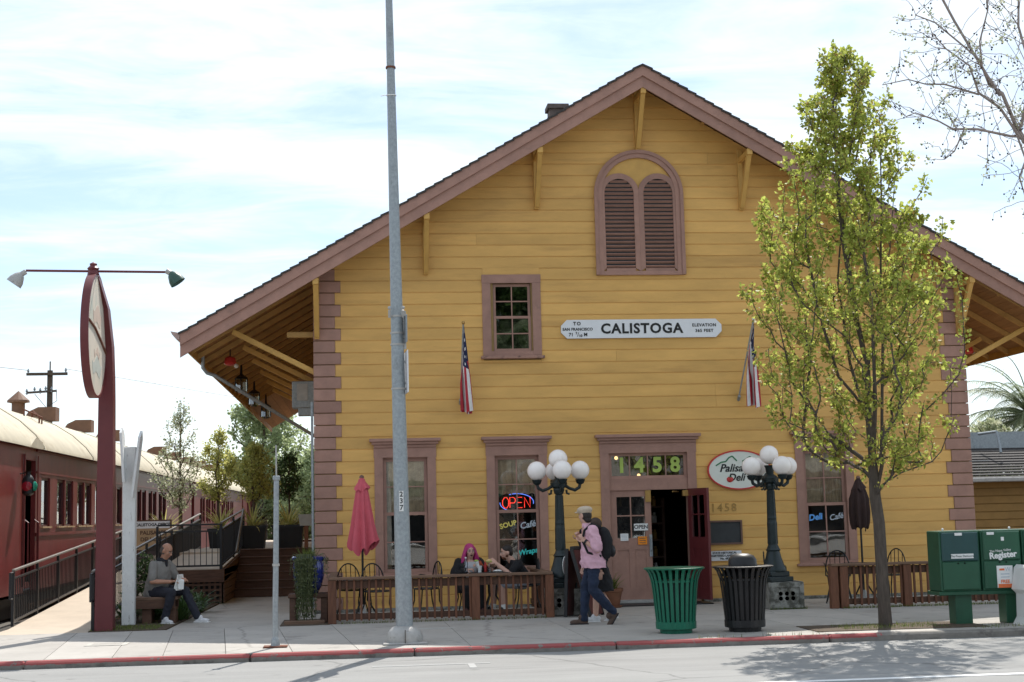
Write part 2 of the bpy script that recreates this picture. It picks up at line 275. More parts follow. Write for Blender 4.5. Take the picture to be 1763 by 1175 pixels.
M = dict(
 siding=mat('siding_paint', YEL, .6, var=.16, scale=2.2, stretch=(.4, 1, 1.6), bump=.15, bscale=24, objvar=.085, dirt=((.45, .245, .075), 1.7, .54, (.45, 1, 1.3), .5)),
 yellow=mat('yellow_paint', (.57, .335, .09), .55, var=.12, scale=5, bump=.1, objvar=.04),
 trim=mat('mauve_trim_paint', TRIM, .6, var=.17, scale=4, bump=.2, bscale=22, objvar=.08, dirt=((.20, .125, .10), 5, .60, (1, 1, 1), .5)),
 trimw=mat('worn_trim_paint', TRIM, .6, var=.15, scale=9, bump=.2, dirt=((.07, .045, .035), 7, .52, (1, 1, 1), .9)),
 core=mat('wall_core', (.3, .2, .08), .9),
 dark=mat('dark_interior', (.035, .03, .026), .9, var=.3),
 wood=mat('fence_wood', (.15, .062, .034), .75, var=.35, scale=5, stretch=(6, 6, .8), bump=.25, objvar=.22),
 woodrail=mat('weathered_rail_wood', (.16, .095, .062), .8, var=.3, scale=5, stretch=(.8, 6, 6), bump=.25, objvar=.15),
 deckwood=mat('deck_wood', (.10, .052, .034), .8, var=.3, scale=5, stretch=(.8, 6, 6), bump=.2, objvar=.15),
 soffit=mat('soffit_wood', (.29, .15, .06), .75, var=.25, scale=3, stretch=(5, .5, 5), bump=.15, objvar=.15),
 rafter=mat('rafter_paint', (.43, .25, .08), .7, var=.2, scale=4, bump=.1, objvar=.12),
 shingle=mat('roof_shingles', (.055, .05, .047), .9, var=.4, scale=18, bump=.4),
 concrete=mat('sidewalk_concrete', (.385, .362, .328), .85, var=.13, scale=1.6, bump=.15, bscale=60, objvar=.07, dirt=((.20, .185, .168), 1.7, .55, (1, 1, 1), .6)),
 ramp=mat('ramp_concrete', (.50, .42, .33), .85, var=.1, scale=2, bump=.12, bscale=50, dirt=((.33, .27, .21), 1.7, .58, (1, 1, 1), .5)),
 joint=mat('joint_grime', (.12, .11, .095), .95),
 soil=mat('soil', (.085, .062, .042), .95, var=.4, scale=14, bump=.6),
 asphalt=mat('road_asphalt', (.27, .268, .258), .88, var=.16, scale=.8, stretch=(.3, 1.4, 1), bump=.4, bscale=120, dirt=((.185, .183, .177), 1.1, .53, (.2, 2.2, 1), .6)),
 linepaint=mat('line_paint', (.8, .8, .78), .7, var=.06, scale=20, dirt=((.35, .35, .34), 14, .66, (1, 1, 1), .5)),
 faded=mat('faded_line_paint', (.36, .36, .35), .8, var=.12, scale=20),
 brick=mat('chimney_brick', (.12, .095, .085), .9, var=.3, scale=9, bump=.4),
 black=mat('black_paint', (.014, .014, .016), .42, var=.2, scale=12),
 iron=mat('wrought_iron', (.012, .012, .013), .45, var=.2, scale=20),
 lampgreen=mat('lamp_post_paint', (.012, .022, .024), .38, var=.25, scale=14, bump=.1, bscale=60),
 globe=mat('opal_globe', (.93, .87, .83), .22, var=.03, scale=3),
 galv=mat('galvanised_steel', (.30, .33, .345), .5, metal=.35, var=.22, scale=26, bump=.05, dirt=((.19, .205, .21), 9, .55, (1, 1, .5), .6)),
 galv2=mat('cast_base_metal', (.40, .39, .37), .55, metal=.2, var=.15, scale=12, dirt=((.22, .2, .18), 8, .55)),
 rust=mat('rusty_metal', (.16, .06, .035), .85, var=.4, scale=20),
 white=mat('white_paint', (.74, .74, .72), .5, var=.06, scale=8),
 signwhite=mat('sign_white', (.72, .73, .75), .35, var=.04, scale=5),
 whitewood=mat('peeling_white_paint', (.66, .67, .66), .7, var=.08, scale=8, bump=.2, dirt=((.16, .14, .12), 11, .58, (3, 3, .6), .9)),
 ink=mat('sign_black', (.012, .012, .013), .5),
 maroon=mat('maroon_paint', (.125, .024, .026), .42, var=.12, scale=4, bump=.04),
 maroon2=mat('train_maroon', (.145, .022, .022), .4, var=.28, scale=2.2, stretch=(1, 1, .5), bump=.08, dirt=((.15, .045, .038), 2.2, .57, (1.6, 1.6, .25), .5)),
 maroond=mat('train_dark_maroon', (.07, .016, .018), .4, var=.15),
 cream=mat('train_roof_cream', (.50, .45, .335), .75, var=.14, scale=2, bump=.08, dirt=((.36, .29, .19), 1.8, .55, (1, .6, 1), .6)),
 tan=mat('tan_board', (.42, .29, .165), .6, var=.1, scale=6),
 ventbrown=mat('vent_brown', (.19, .10, .06), .7, var=.2),
 green=mat('rack_green', (.018, .085, .045), .42, var=.14, scale=5, dirt=((.06, .12, .085), 3, .62, (1, 1, 1), .5)),
 teal=mat('rack_teal', (.018, .062, .062), .35, var=.15, scale=3, dirt=((.05, .10, .10), 3, .6, (1, 1, 1), .5)),
 cangreen=mat('can_green', (.006, .13, .075), .4, var=.12, scale=9, dirt=((.02, .05, .04), 10, .63)),
 canblack=mat('can_black', (.013, .013, .014), .45, var=.25, scale=9),
 bluepot=mat('blue_glaze', (.018, .03, .17), .12, var=.3, scale=5, coat=.6),
 terra=mat('terracotta', (.20, .085, .045), .8, var=.25, scale=7),
 stone=mat('mossy_cast_stone', (.27, .265, .24), .9, var=.2, scale=9, bump=.4, dirt=((.07, .068, .055), 5, .45, (1, 1, 1), .9)),
 pink=mat('umbrella_canvas', (.56, .10, .13), .8, var=.1, scale=7, bump=.1, bscale=90),
 brownc=mat('dark_canvas', (.035, .018, .016), .85, var=.15, scale=8),
 red=mat('red_enamel', (.52, .04, .035), .35), signgreen=mat('sign_green', (.03, .17, .07), .5), mint=mat('sign_cream', (.66, .68, .61), .4, var=.04),
 limepaint=mat('number_paint', (.36, .47, .10), .6, var=.1), yellowpaint=mat('window_yellow', (.75, .62, .14), .6), bluepaint=mat('window_blue', (.12, .36, .78), .6), tealpaint=mat('window_teal', (.05, .62, .56), .6), greypaint=mat('window_grey', (.45, .5, .55), .6),
 orange=mat('orange_paper', (.85, .27, .015), .7), paper=mat('white_paper', (.78, .78, .76), .7), brass=mat('brass', (.42, .26, .09), .4, metal=.7),
 curtain=mat('lace_curtain', (.50, .38, .25), .9, var=.3, scale=11), chalk=mat('slate', (.04, .043, .045), .6, var=.2), gum=mat('brown_frame', (.16, .09, .065), .6),
 flagred=mat('flag_red', (.42, .025, .04), .7), flagwhite=mat('flag_white', (.72, .7, .69), .7), flagblue=mat('flag_blue', (.014, .02, .065), .7),
 neonred=mat('neon_red', (.9, .08, .05), .3, emit=((1, .05, .03), .9)), neonblue=mat('neon_blue', (.15, .25, .9), .3, emit=((.12, .25, 1), .7)),
 bulb=mat('warm_bulb', (1, .8, .5), .3, emit=((1, .62, .25), 1.2)),
 glass=glassmat('window_glass', (.92, .93, .92), .12), glassb=glassmat('train_glass', (.55, .58, .56), .2), bottle=glassmat('clear_plastic', (.8, .84, .9), .12),
 gutter=mat('gutter_paint', (.42, .30, .26), .5), dkgreen=mat('awning_green', (.02, .05, .03), .8),
 skin=mat('skin_light', (.56, .33, .25), .5, var=.06, scale=20), skin2=mat('skin_tan', (.42, .215, .14), .5, var=.06, scale=20),
 bark=mat('pear_bark', (.085, .068, .055), .9, var=.35, scale=10, stretch=(3, 3, .6), bump=.6), bark2=mat('sycamore_bark', (.30, .25, .225), .85, var=.3, scale=5, bump=.3), bark3=mat('grey_bark', (.10, .075, .055), .9, var=.3, scale=8),
 seed=mat('seed_ball', (.035, .025, .022), .9),
 pear=leafmat('pear_leaves', (.25, .30, .05), (.58, .63, .15), .6), pearb=leafmat('bronze_leaves', (.26, .17, .06), (.42, .40, .10), .5),
 pale=leafmat('blossom_leaves', (.25, .30, .14), (.68, .68, .50), .45), olive=leafmat('olive_leaves', (.30, .33, .09), (.66, .63, .22), .6), dkleaf=leafmat('dark_leaves', (.03, .055, .018), (.09, .15, .04), .3),
 farleaf=leafmat('far_leaves', (.28, .35, .18), (.55, .62, .34), .6), grass=leafmat('grass_blades', (.06, .10, .02), (.22, .26, .06), .35), yucca=leafmat('variegated_blades', (.30, .34, .08), (.70, .62, .25), .45),
 palmleaf=leafmat('palm_blades', (.20, .25, .14), (.42, .47, .30), .5), succ=leafmat('trailing_leaves', (.07, .095, .035), (.20, .22, .11), .25), bulbl=leafmat('strap_leaves', (.035, .075, .02), (.10, .17, .05), .3),
)
weather(M['asphalt'], .38, .33, .22, 1.7); weather(M['concrete'], .3, .28, .28, 3.1)
# ================================================================== THE SETTING
g = MB(); g.box((0, 200, -.62), (1600, 1600, 1.0)); structure('ground', g, M['soil'])
g = MB(); g.box((0, -16.3, -.105), (300, 18.1, .03)); structure('road', g, M['asphalt'])
g = MB(); g.box((20, -11.16, -.087), (120, .11, .004)); lm = g.build('lane_line', M['linepaint']); lm['kind'] = 'structure'
g = MB(); g.box((1.55, -8.35, -.0875), (1.35, .07, .003)); g.box((2.0, -8.6, -.0875), (.08, .45, .003)); lm = g.build('parking_mark', M['faded']); lm['kind'] = 'structure'
# kerb stones
kerb = structure('kerb')
def kerb_mat():
    m = mat('kerb_concrete', (.20, .185, .165), .9, var=.25, scale=6, bump=.3, dirt=((.10, .092, .08), 4, .5)); t = m.node_tree; n = t.nodes; l = t.links; p = n['Principled BSDF']
    base = p.inputs['Base Color'].links[0].from_socket
    g = n.new('ShaderNodeNewGeometry'); sp = n.new('ShaderNodeSeparateXYZ'); l.new(g.outputs['Position'], sp.inputs[0])
    ns = n.new('ShaderNodeTexNoise'); ns.inputs['Scale'].default_value = 5; ns.inputs['Detail'].default_value = 8; ns.inputs['Roughness'].default_value = .75; l.new(g.outputs['Position'], ns.inputs['Vector'])
    def ma(op, a, b):
        q = n.new('ShaderNodeMath'); q.operation = op; q.use_clamp = False
        for i, z in enumerate((a, b)):
            if isinstance(z, (int, float)): q.inputs[i].default_value = z
            else: l.new(z, q.inputs[i])
        return q.outputs[0]
    # red paint: on the top and upper half of the face, up to x = 7.3, worn through by noise
    zz = ma('ADD', sp.outputs[2], ma('MULTIPLY', ma('SUBTRACT', ns.outputs['Fac'], .5), .07)); zf = ma('GREATER_THAN', zz, -.042)
    xx = ma('ADD', sp.outputs[0], ma('MULTIPLY', ma('SUBTRACT', ns.outputs['Fac'], .5), 1.5)); xf = ma('LESS_THAN', xx, 7.3)
    wear = ma('LESS_THAN', ns.outputs['Fac'], .585)
    f = ma('MULTIPLY', ma('MULTIPLY', zf, xf), wear)
    mx = n.new('ShaderNodeMix'); mx.data_type = 'RGBA'; l.new(f, mx.inputs[0]); l.new(base, mx.inputs[6]); mx.inputs[7].default_value = (.33, .085, .082, 1)
    l.new(mx.outputs[2], p.inputs['Base Color']); return m
KM = kerb_mat()
xs = [-15, -12.2, -9.2, -6.2, -3.23, -.58, 1.4, 3.89, 6.6, 9.2, 12, 15, 18, 21]
for a, b in zip(xs, xs[1:]):
    q = MB(); q.box(((a+b)/2, -7.17, -.145), (b-a-.014, .16, .29), b=.022); q.build('kerb_stone', KM, kerb)
# sidewalk slabs, each its own piece over dark joints
g = MB(); g.box((3.5, -3.3, -.075), (42, 7.58, .12)); walk = structure('sidewalk', g, M['joint'])
jx = [-17, -14, -12.4, -10.8, -9.2, -7.6, -6.0, -4.6, -3.25, -2.45, -1.85, -1.1, -.3, .5, 2.05, 3.6, 5.1, 6.6, 8.15, 9.7, 11.2, 12.8, 14.4, 16, 17.6, 19.2, 21]
for i, (a, b) in enumerate(zip(jx, jx[1:])):
    for (y0, y1) in ((-7.085, -2.78),):
        q = MB(); sa, sb = [(.22 if e < 1 else .05) for e in (a, b)]
        x0a, x0b = a+.004, b-.004
        q.prism([(x0a+sa, y0), (x0b+sb, y0), (x0b-sb*.9, y1), (x0a-sa*.9, y1)], -.05, 0.0, 'xy'); q.build('slab', M['concrete'], walk)
px_ = [.1, 1.6, 3.1, 4.7, 6.8, 8.3, 9.8, 11.4, 13, 16, 19, 21]
for a, b in zip(px_, px_[1:]):
    q = MB(); q.box(((a+b)/2, -1.38, -.025), (b-a-.012, 2.77, .05)); q.build('slab', M['concrete'], walk)
g = MB(); g.prism([(-2.15, -2.76), (.08, -2.76), (.08, 6.2), (-2.05, 6.2), (-2.0, 3.5)], -.04, -.002, 'xy'); structure('path', g, M['concrete'])
g = MB(); g.prism([(-3.3, -2.76), (-2.17, -2.76), (-2.02, 3.95), (-3.3, 3.95)], -.04, .012, 'xy'); structure('planting_bed', g, M['soil'])
g = MB(); g.box((7.75, -6.3, .004), (2.3, .95, .012)); structure('tree_pit', g, M['soil'])
g = MB(); g.box((-.1, -2.1, .003), (.75, 1.3, .012)); structure('pot_bed', g, M['soil'])
# a utility cover let into the walk
uc = thing('utility_cover', 'small pale rectangular utility cover set in the sidewalk near the kerb', 'cover', (-2.62, -5.1, .002))
q = MB(); q.ringstrip([(-.27, -.2), (.27, -.2), (.27, .2), (-.27, .2)], [(-.2, -.13), (.2, -.13), (.2, .13), (-.2, .13)], 0, .004, True); q.xf(Matrix.Rotation(R(90), 3, 'X')); q.build('frame', mat('pale_cover', (.47, .45, .4), .8), uc)
q = MB(); q.box((0, 0, 0.0), (.4, .26, .004)); q.build('lid', M['concrete'], uc)
g = MB(); g.box((1.62, -4.1, .002), (.95, .16, .004)); o = g.build('patch', mat('pale_patch', (.42, .41, .38), .85)); o['kind'] = 'structure'

# far side of the street (behind the camera; it fills the window reflections and bounces light)
g = MB(); g.box((0, -33, -.04), (120, 15.2, .08)); structure('far_sidewalk', g, M['concrete'])
for i, (x0, x1, h, c_, lab) in enumerate(((-26, -12, 5.2, (.34, .30, .25), 'plain stucco shopfront across the street, farthest left'), (-11.8, .5, 4.4, (.28, .16, .12), 'brick coloured shopfront across the street, facing the depot left half'), (.7, 14, 5.0, (.36, .33, .28), 'cream shopfront across the street, facing the depot door'), (14.2, 30, 4.6, (.25, .24, .22), 'grey shopfront across the street, farthest right'))):
    t = thing('shopfront_building', lab, 'building', (x0, -41, 0), 0, 'shopfronts across the street'); W = x1-x0; wm_ = mat('shop_wall_%d' % i, c_, .85, var=.12, scale=2)
    q = MB(); q.box((W/2, -4, h/2), (W, 8, h)); q.build('wall', wm_, t); q = MB(); q.box((W/2, .1, h-.15), (W+.1, .4, .3), b=.03); q.build('parapet', M['white'], t)
    q = MB(); q.bar((W/2, .05, 3.1), (W/2, 1.5, 2.55), W-.6, .06); q.build('awning', M['brownc'] if i % 2 else M['dkgreen'], t)
    n = int(W/3)
    for k in range(n):
        q = MB(); q.box(((k+.5)*W/n, .03, 1.35), (W/n-.5, .1, 2.2)); wn = q.build('window', M['ink'], t); q = MB(); q.ringstrip([(-W/n/2+.2, .2), (W/n/2-.2, .2), (W/n/2-.2, 2.5), (-W/n/2+.2, 2.5)], [(-W/n/2+.28, .28), (W/n/2-.28, .28), (W/n/2-.28, 2.42), (-W/n/2+.28, 2.42)], -.05, .12, True); q.build('frame', M['white'], wn).location = ((k+.5)*W/n, .03, 0)
# ================================================================== DEPOT BUILDING
depot = thing('depot_building', 'two storey yellow clapboard depot with mauve trim and broad bracketed gable roof', 'building')
AX, AZ, SL = 5.775, 9.436, .588           # apex x, z of roof skin, slope
LX, RX = 0.0, 11.68
def rooftop(x): return AZ-SL*abs(x-AX)
WIN = [(1.53, 'a'), (3.47, 'b'), (8.98, 'c')]
HW, OW = .53, .385
holes = [(c-HW, c+HW, .60, 2.80) for c, _ in WIN]+[(4.94, 6.65, 0, 2.80), (2.925, 3.965, 4.32, 5.80)]
glassholes = [(c-OW, c+OW, .66, 2.62) for c, _ in WIN]+[(5.08, 6.51, 0, 2.62), (3.12, 3.79, 4.45, 5.66)]
q = MB(); zs_top = 5.87
ex = sorted({LX, RX, *[h[0] for h in glassholes], *[h[1] for h in glassholes]})
for a, b in zip(ex, ex[1:]):
    m_ = (a+b)/2; hs = sorted([h for h in glassholes if h[0] < m_ < h[1]], key=lambda h: h[2]); z = 0
    for h in hs:
        if h[2] > z+.01: q.box((m_, .1, (z+h[2])/2), (b-a, .2, h[2]-z))
        z = h[3]
    q.box((m_, .1, (z+zs_top)/2), (b-a, .2, zs_top-z))
rt0 = rooftop(0)-.14
q.prism([(LX, zs_top), (RX, zs_top), (RX, rooftop(RX)-.14), (AX, AZ-.14), (LX, rt0)], 0.0, .2)
front = q.build('front_wall', M['core'], depot)
# siding boards
P0, PITCH = .051, .21
def board(xl0, xl1, xr0, xr1, z0, z1):
    gro, dp, th = .013, .012, .026
    def X(l, z): t = (z-z0)/(z1-z0); return (xl0+(xl1-xl0)*t) if l else (xr0+(xr1-xr0)*t)
    zs = [(z0+.0005, -.004), (z0+.0005, -th), (z1-gro-.006, -th), (z1-gro, -th+dp), (z1, -th+dp), (z1, -.004)]
    vs = [(X(1, z), y, z) for z, y in zs]+[(X(0, z), y, z) for z, y in zs]; n = 6
    return vs, [tuple(range(n)), tuple(range(2*n-1, n-1, -1))]+[(i, i+n, (i+1) % n+n, (i+1) % n) for i in range(n)]
rnd = random.Random(3)
k = 0
QW = (.445, .345)
while True:
    z0 = P0+k*PITCH; z1 = z0+PITCH
    if z0 > AZ-.3: break
    top = AZ-.135
    def edge(z, left):
        h = (top-z)/SL; return max(LX, AX-h) if left else min(RX, AX+h)
    zc = min(z1, top-.01)
    segs = [[edge(z0, 1), edge(zc, 1), edge(z0, 0), edge(zc, 0)]]
    if z1 < 5.95:
        w = QW[k % 2]; segs = [[LX+w+.002, LX+w+.002, RX-w-.002, RX-w-.002]]
    fill = []
    for h in holes:
        if z0+.03 < h[3] < z1-.03: fill.append([h[0]+.014, h[1]-.014, h[3]+.008, z1])
        if z0+.03 < h[2] < z1-.03: fill.append([h[0]+.014, h[1]-.014, z0, h[2]-.03])
        if h[3] > z0+.03 and h[2] < z1-.03:
            ns_ = []
            for s_ in segs:
                if h[0] < s_[2] and h[1] > s_[0]:
                    if h[0]-s_[0] > .02: ns_.append([s_[0], s_[1], h[0]+.012, h[0]+.012])
                    if s_[2]-h[1] > .02: ns_.append([h[1]-.012, h[1]-.012, s_[2], s_[3]])
                else: ns_.append(s_)
            segs = ns_
    for f_ in fill:
        b_ = MB(); b_.box(((f_[0]+f_[1])/2, -.015, (f_[2]+f_[3])/2), (f_[1]-f_[0], .02, f_[3]-f_[2]-.002)); b_.build('siding_board', M['siding'], front)
    for s_ in segs:
        pieces = [s_]
        if s_[2]-s_[0] > 3.0 and rnd.random() < .8:
            x = rnd.uniform(s_[0]+1, s_[2]-1); pieces = [[s_[0], s_[1], x-.0012, x-.0012], [x+.0012, x+.0012, s_[2], s_[3]]]
        for p_ in pieces:
            vs, fs = board(*p_, z0, zc); b_ = MB(); b_.add(vs, fs); b_.build('siding_board', M['siding'], front)
    k += 1
# quoins
for side in (0, 1):
    for k in range(28):
        w = QW[k % 2]; z0 = P0+k*PITCH
        q = MB(); x = LX-.03+(w+.03)/2 if side == 0 else RX+.03-(w+.03)/2
        if z0+PITCH > rooftop(x)-.2: break
        q.box((x, .02, z0+PITCH/2-.006), (w+.03, .13, PITCH-.014), b=.007); q.build('quoin', M['trim'], front)
q = MB(); q.box((2.4, .06, .02), (4.9, .2, .075)); q.box((9.2, .06, .02), (5.0, .2, .075)); q.build('foundation', M['stone'], depot)

def sash(mb, x0, x1, z0, z1, y, w, cols=2, rows=2, mw=.022, d=.035):
    mb.box(((x0+x1)/2, y, z0+w/2), (x1-x0, d, w)); mb.box(((x0+x1)/2, y, z1-w/2), (x1-x0, d, w))
    mb.box((x0+w/2, y, (z0+z1)/2), (w, d, z1-z0-2*w)); mb.box((x1-w/2, y, (z0+z1)/2), (w, d, z1-z0-2*w))
def panes(win, x0, x1, z0, z1, y, w, cols, rows, gm, mw=.02):
    gx0, gx1, gz0, gz1 = x0+w, x1-w, z0+w, z1-w
    m = MB()
    for i in range(1, cols):
        if rows > 1: m.box((gx0+(gx1-gx0)*i/cols, y, (gz0+gz1)/2), (mw, .028, gz1-gz0))
        else: MB().box((gx0+(gx1-gx0)*i/cols, y, (gz0+gz1)/2), (mw, .028, gz1-gz0)).build('muntin', M['trim'], win)
    for j in range(1, rows):
        for i in range(cols):
            a = gx0+(gx1-gx0)*i/cols+(mw/2 if i else 0); b = gx0+(gx1-gx0)*(i+1)/cols-(mw/2 if i < cols-1 else 0)
            m.box(((a+b)/2, y, gz0+(gz1-gz0)*j/rows), (b-a, .026, mw))
    if m.v: m.build('muntin', M['trim'], win)
    for i in range(cols):
        for j in range(rows):
            q = MB(); q.box((gx0+(gx1-gx0)*(i+.5)/cols, y+.004, gz0+(gz1-gz0)*(j+.5)/rows), ((gx1-gx0)/cols-.004, .005, (gz1-gz0)/rows-.004)); q.build('pane', gm, win)
def cornice(win, x0, x1, zb):
    for i, (dx, dz, dy) in enumerate(((.0, .05, .05), (.035, .05, .085), (.075, .055, .125))):
        q = MB(); q.box(((x0+x1)/2, -.026-dy/2, zb+.025+i*.0515), (x1-x0+2*dx, dy, .05 if i < 2 else .056), b=.006); q.build('cornice', M['trim'], win)
def curtain(win, x0, x1, z0, z1, y, seed=0, name='curtain', m='curtain', amp=.018):
    r_ = random.Random(seed); nx, nz = 26, 8; vs = []; fs = []; ph = r_.uniform(0, 6)
    for j in range(nz+1):
        for i in range(nx+1):
            u = i/nx; vs.append((x0+(x1-x0)*u, y+amp*math.sin(u*31+ph+.4*j/nz)+.006*math.sin(u*77), z0+(z1-z0)*j/nz+(.012*math.sin(u*31+ph) if j == 0 else 0)))
    for j in range(nz):
        for i in range(nx): fs.append((j*(nx+1)+i, j*(nx+1)+i+1, (j+1)*(nx+1)+i+1, (j+1)*(nx+1)+i))
    q = MB(); q.add(vs, fs); return q.build(name, M[m], win, smooth=True, fix=False)
for c, kd in WIN:
    win = MB(); x0, x1 = c-HW, c+HW
    # casing is the window part; sashes, panes and mouldings are its pieces
    win.box((c, -.024, 2.705), (2*HW+.02, .052, .17)); win.box((x0+.0725, -.022, 1.64), (.145, .05, 1.96)); win.box((x1-.0725, -.022, 1.64), (.145, .05, 1.96)); win.box((c, -.02, .63), (2*HW, .05, .055))
    win.box((c-OW-.003, .07, 1.64), (.02, .13, 1.96)); win.box((c+OW+.003, .07, 1.64), (.02, .13, 1.96)); win.box((c, .07, 2.61), (2*OW, .13, .02))
    win = win.build('window', M['trim'], depot)
    q = MB(); q.box((c, -.045, .592), (2*HW+.1, .13, .045), b=.008); q.build('sill', M['trim'], win)
    cornice(win, x0-.01, x1+.01, 2.79)
    s = MB(); sash(s, c-OW+.01, c+OW-.01, 1.63, 2.60, .05, .05); s.build('upper_sash', M['trim'], win); panes(win, c-OW+.01, c+OW-.01, 1.63, 2.60, .05, .05, 2, 2, M['glass'])
    s = MB(); sash(s, c-OW+.01, c+OW-.01, .66, 1.675, .015, .05); s.build('lower_sash', M['trim'], win); panes(win, c-OW+.01, c+OW-.01, .66, 1.675, .015, .05, 2, 2, M['glass'])
    if kd == 'a': curtain(win, c-OW+.02, c+OW-.02, 1.62, 2.58, .10, 1); curtain(win, c-OW+.02, c-OW+.14, .7, 1.65, .08, 4)
    if kd == 'b': curtain(win, c-OW+.02, c+OW-.02, 1.95, 2.58, .12, 2)
    if kd == 'c':
        curtain(win, c-OW+.02, c+OW-.02, 1.64, 2.58, .10, 3, amp=.006); curtain(win, c+.02, c+OW-.03, 1.66, 2.1, .085, 5)
# upper window
win = MB()
win.box((3.445, -.024, 5.735), (1.05, .052, .15)); win.box((3.0, -.022, 5.02), (.15, .05, 1.275)); win.box((3.89, -.022, 5.02), (.15, .05, 1.275)); win.box((3.445, -.02, 4.405), (1.04, .05, .09))
win.box((3.455-.345, .07, 5.05), (.02, .13, 1.22)); win.box((3.455+.345, .07, 5.05), (.02, .13, 1.22))
win = win.build('window', M['trim'], depot); win['label'] = 'small upper window with eight panes'
q = MB(); q.box((3.445, -.06, 4.335), (1.12, .12, .05), b=.006); q.build('sill', M['trimw'], win)
s = MB(); sash(s, 3.125, 3.785, 5.03, 5.65, .05, .045); s.build('upper_sash', M['trim'], win); panes(win, 3.125, 3.785, 5.03, 5.65, .05, .045, 2, 2, M['glassb'])
s = MB(); sash(s, 3.125, 3.785, 4.45, 5.075, .015, .045); s.build('lower_sash', M['trim'], win); panes(win, 3.125, 3.785, 4.45, 5.075, .015, .045, 2, 2, M['glassb'])
# entrance
door = MB()
door.box((5.795, -.024, 2.705), (1.73, .052, .17)); door.box((5.0175, -.022, 1.32), (.155, .05, 2.6)); door.box((6.5725, -.022, 1.32), (.155, .05, 2.6))
door.box((5.795, .03, 2.07), (1.42, .1, .2)); door.box((5.09, .08, 1.3), (.025, .14, 2.6)); door.box((6.5, .08, 1.3), (.025, .14, 2.6))
door = door.build('entrance', M['trim'], depot)
cornice(door, 4.93, 6.66, 2.79)
s = MB(); sash(s, 5.1, 6.49, 2.17, 2.62, .04, .05); s.build('transom_sash', M['trim'], door); panes(door, 5.1, 6.49, 2.17, 2.62, .04, .05, 4, 1, M['glass'])
for i, ch in enumerate('1458'): text(ch, .36, M['limepaint'], door, (5.15+.05+.32*(i+.5)-.03, .034, 2.395), 'transom_number', bold=.012)
q = MB(); q.box((5.795, -.02, .05), (1.42, .26, .05)); q.build('threshold', M['galv2'], door)
def leaf(parent, w, h, m, name):
    d = MB(); t = .045
    d.box((.055, 0, h/2), (.11, t, h)); d.box((w-.055, 0, h/2), (.11, t, h)); d.box((w/2, 0, h-.06), (w-.22, t, .12)); d.box((w/2, 0, .1), (w-.22, t, .2)); d.box((w/2, 0, .96), (w-.22, t, .2)); d.box((w/2, 0, .53), (.1, t, .66))
    for sx in (.11+(w-.32)/4, w-.11-(w-.32)/4): d.box((sx, 0, .53), ((w-.32)/2, .02, .66))
    return d
LH = 1.9
d = leaf(None, .72, LH, 0, ''); o = d.build('door_leaf', M['trim'], door); o.location = (5.105, .03, .075)
def same(q, p): q.location = p.location; q.rotation_euler = p.rotation_euler
def leafglass(parent, w, m):
    for c_, d_ in (((w/2, 0, 1.42), (.022, .03, .72)), (((w/2+.11)/2-.005, 0, 1.45), (w/2-.11-.012, .028, .022)), ((w-(w/2+.11)/2+.005, 0, 1.45), (w/2-.11-.012, .028, .022))): q = MB(); q.box(c_, d_); same(q.build('muntin', m, door), parent)
    for i in (0, 1):
        for (a, b) in ((1.06, 1.44), (1.46, 1.78)):
            q = MB(); q.box((w/2+(i-.5)*(w/2-.11), .004, (a+b)/2), (w/2-.125, .005, b-a)); same(q.build('pane', M['glassb'], door), parent)
leafglass(o, .72, M['trim'])
o2 = leaf(None, .72, LH, 0, '').build('open_door_leaf', M['maroon'], door); o2.location = (6.50, -.03, .075); o2.rotation_euler = (0, 0, R(-76)); o2.scale = (1, 1, 1); o2['label'] = 'maroon door leaf standing open outwards'
leafglass(o2, .72, M['maroon'])
q = MB(); q.box((5.80, -.012, 1.0), (.05, .012, .38)); q.tube([(5.8, -.02, .9), (5.8, -.06, .93), (5.8, -.06, 1.1), (5.8, -.02, 1.13)], .009, 6); q.build('handle', M['galv'], door)
q = MB(); q.box((5.775, -.012, 1.86), (.1, .015, .2)); q.build('push_plate', M['brass'], door)
q = MB(); q.tube([(6.35, .1, 1.93), (6.2, -.1, 1.93)], .012, 6); q.box((6.45, -.02, 1.9), (.13, .08, .1)); q.build('door_closer', M['brass'], door)
t = tag(link('doormat', MB().box((0, 0, .012), (1.75, .5, .02), b=.006).mesh('doormat'), M['black'], None, (5.85, -.42, 0)), 'flat black rubber mat in front of the entrance', 'mat')
# arched louvre vent
arch = MB(); CX, HWA, ZS, ZB = 5.78, .80, 7.25, 5.79
def archline(r, zb=ZB, n=24): return [(CX-r, zb)]+[(CX-r*math.cos(math.pi*i/n), ZS+r*math.sin(math.pi*i/n)) for i in range(n+1)]+[(CX+r, zb)]
arch.ringstrip(archline(HWA), archline(HWA-.13), -.085, -.02)
arch.box((CX, -.052, ZB+.03), (1.6, .062, .07)); arch = arch.build('arched_vent', M['trim'], depot)
q = MB(); q.ringstrip(archline(HWA+.012), archline(HWA-.05), -.11, -.086); q.build('moulding', M['trim'], arch)
q = MB(); q.prism(archline(HWA-.128, ZB+.06), -.036, -.028); q.build('tympanum', M['yellow'], arch)
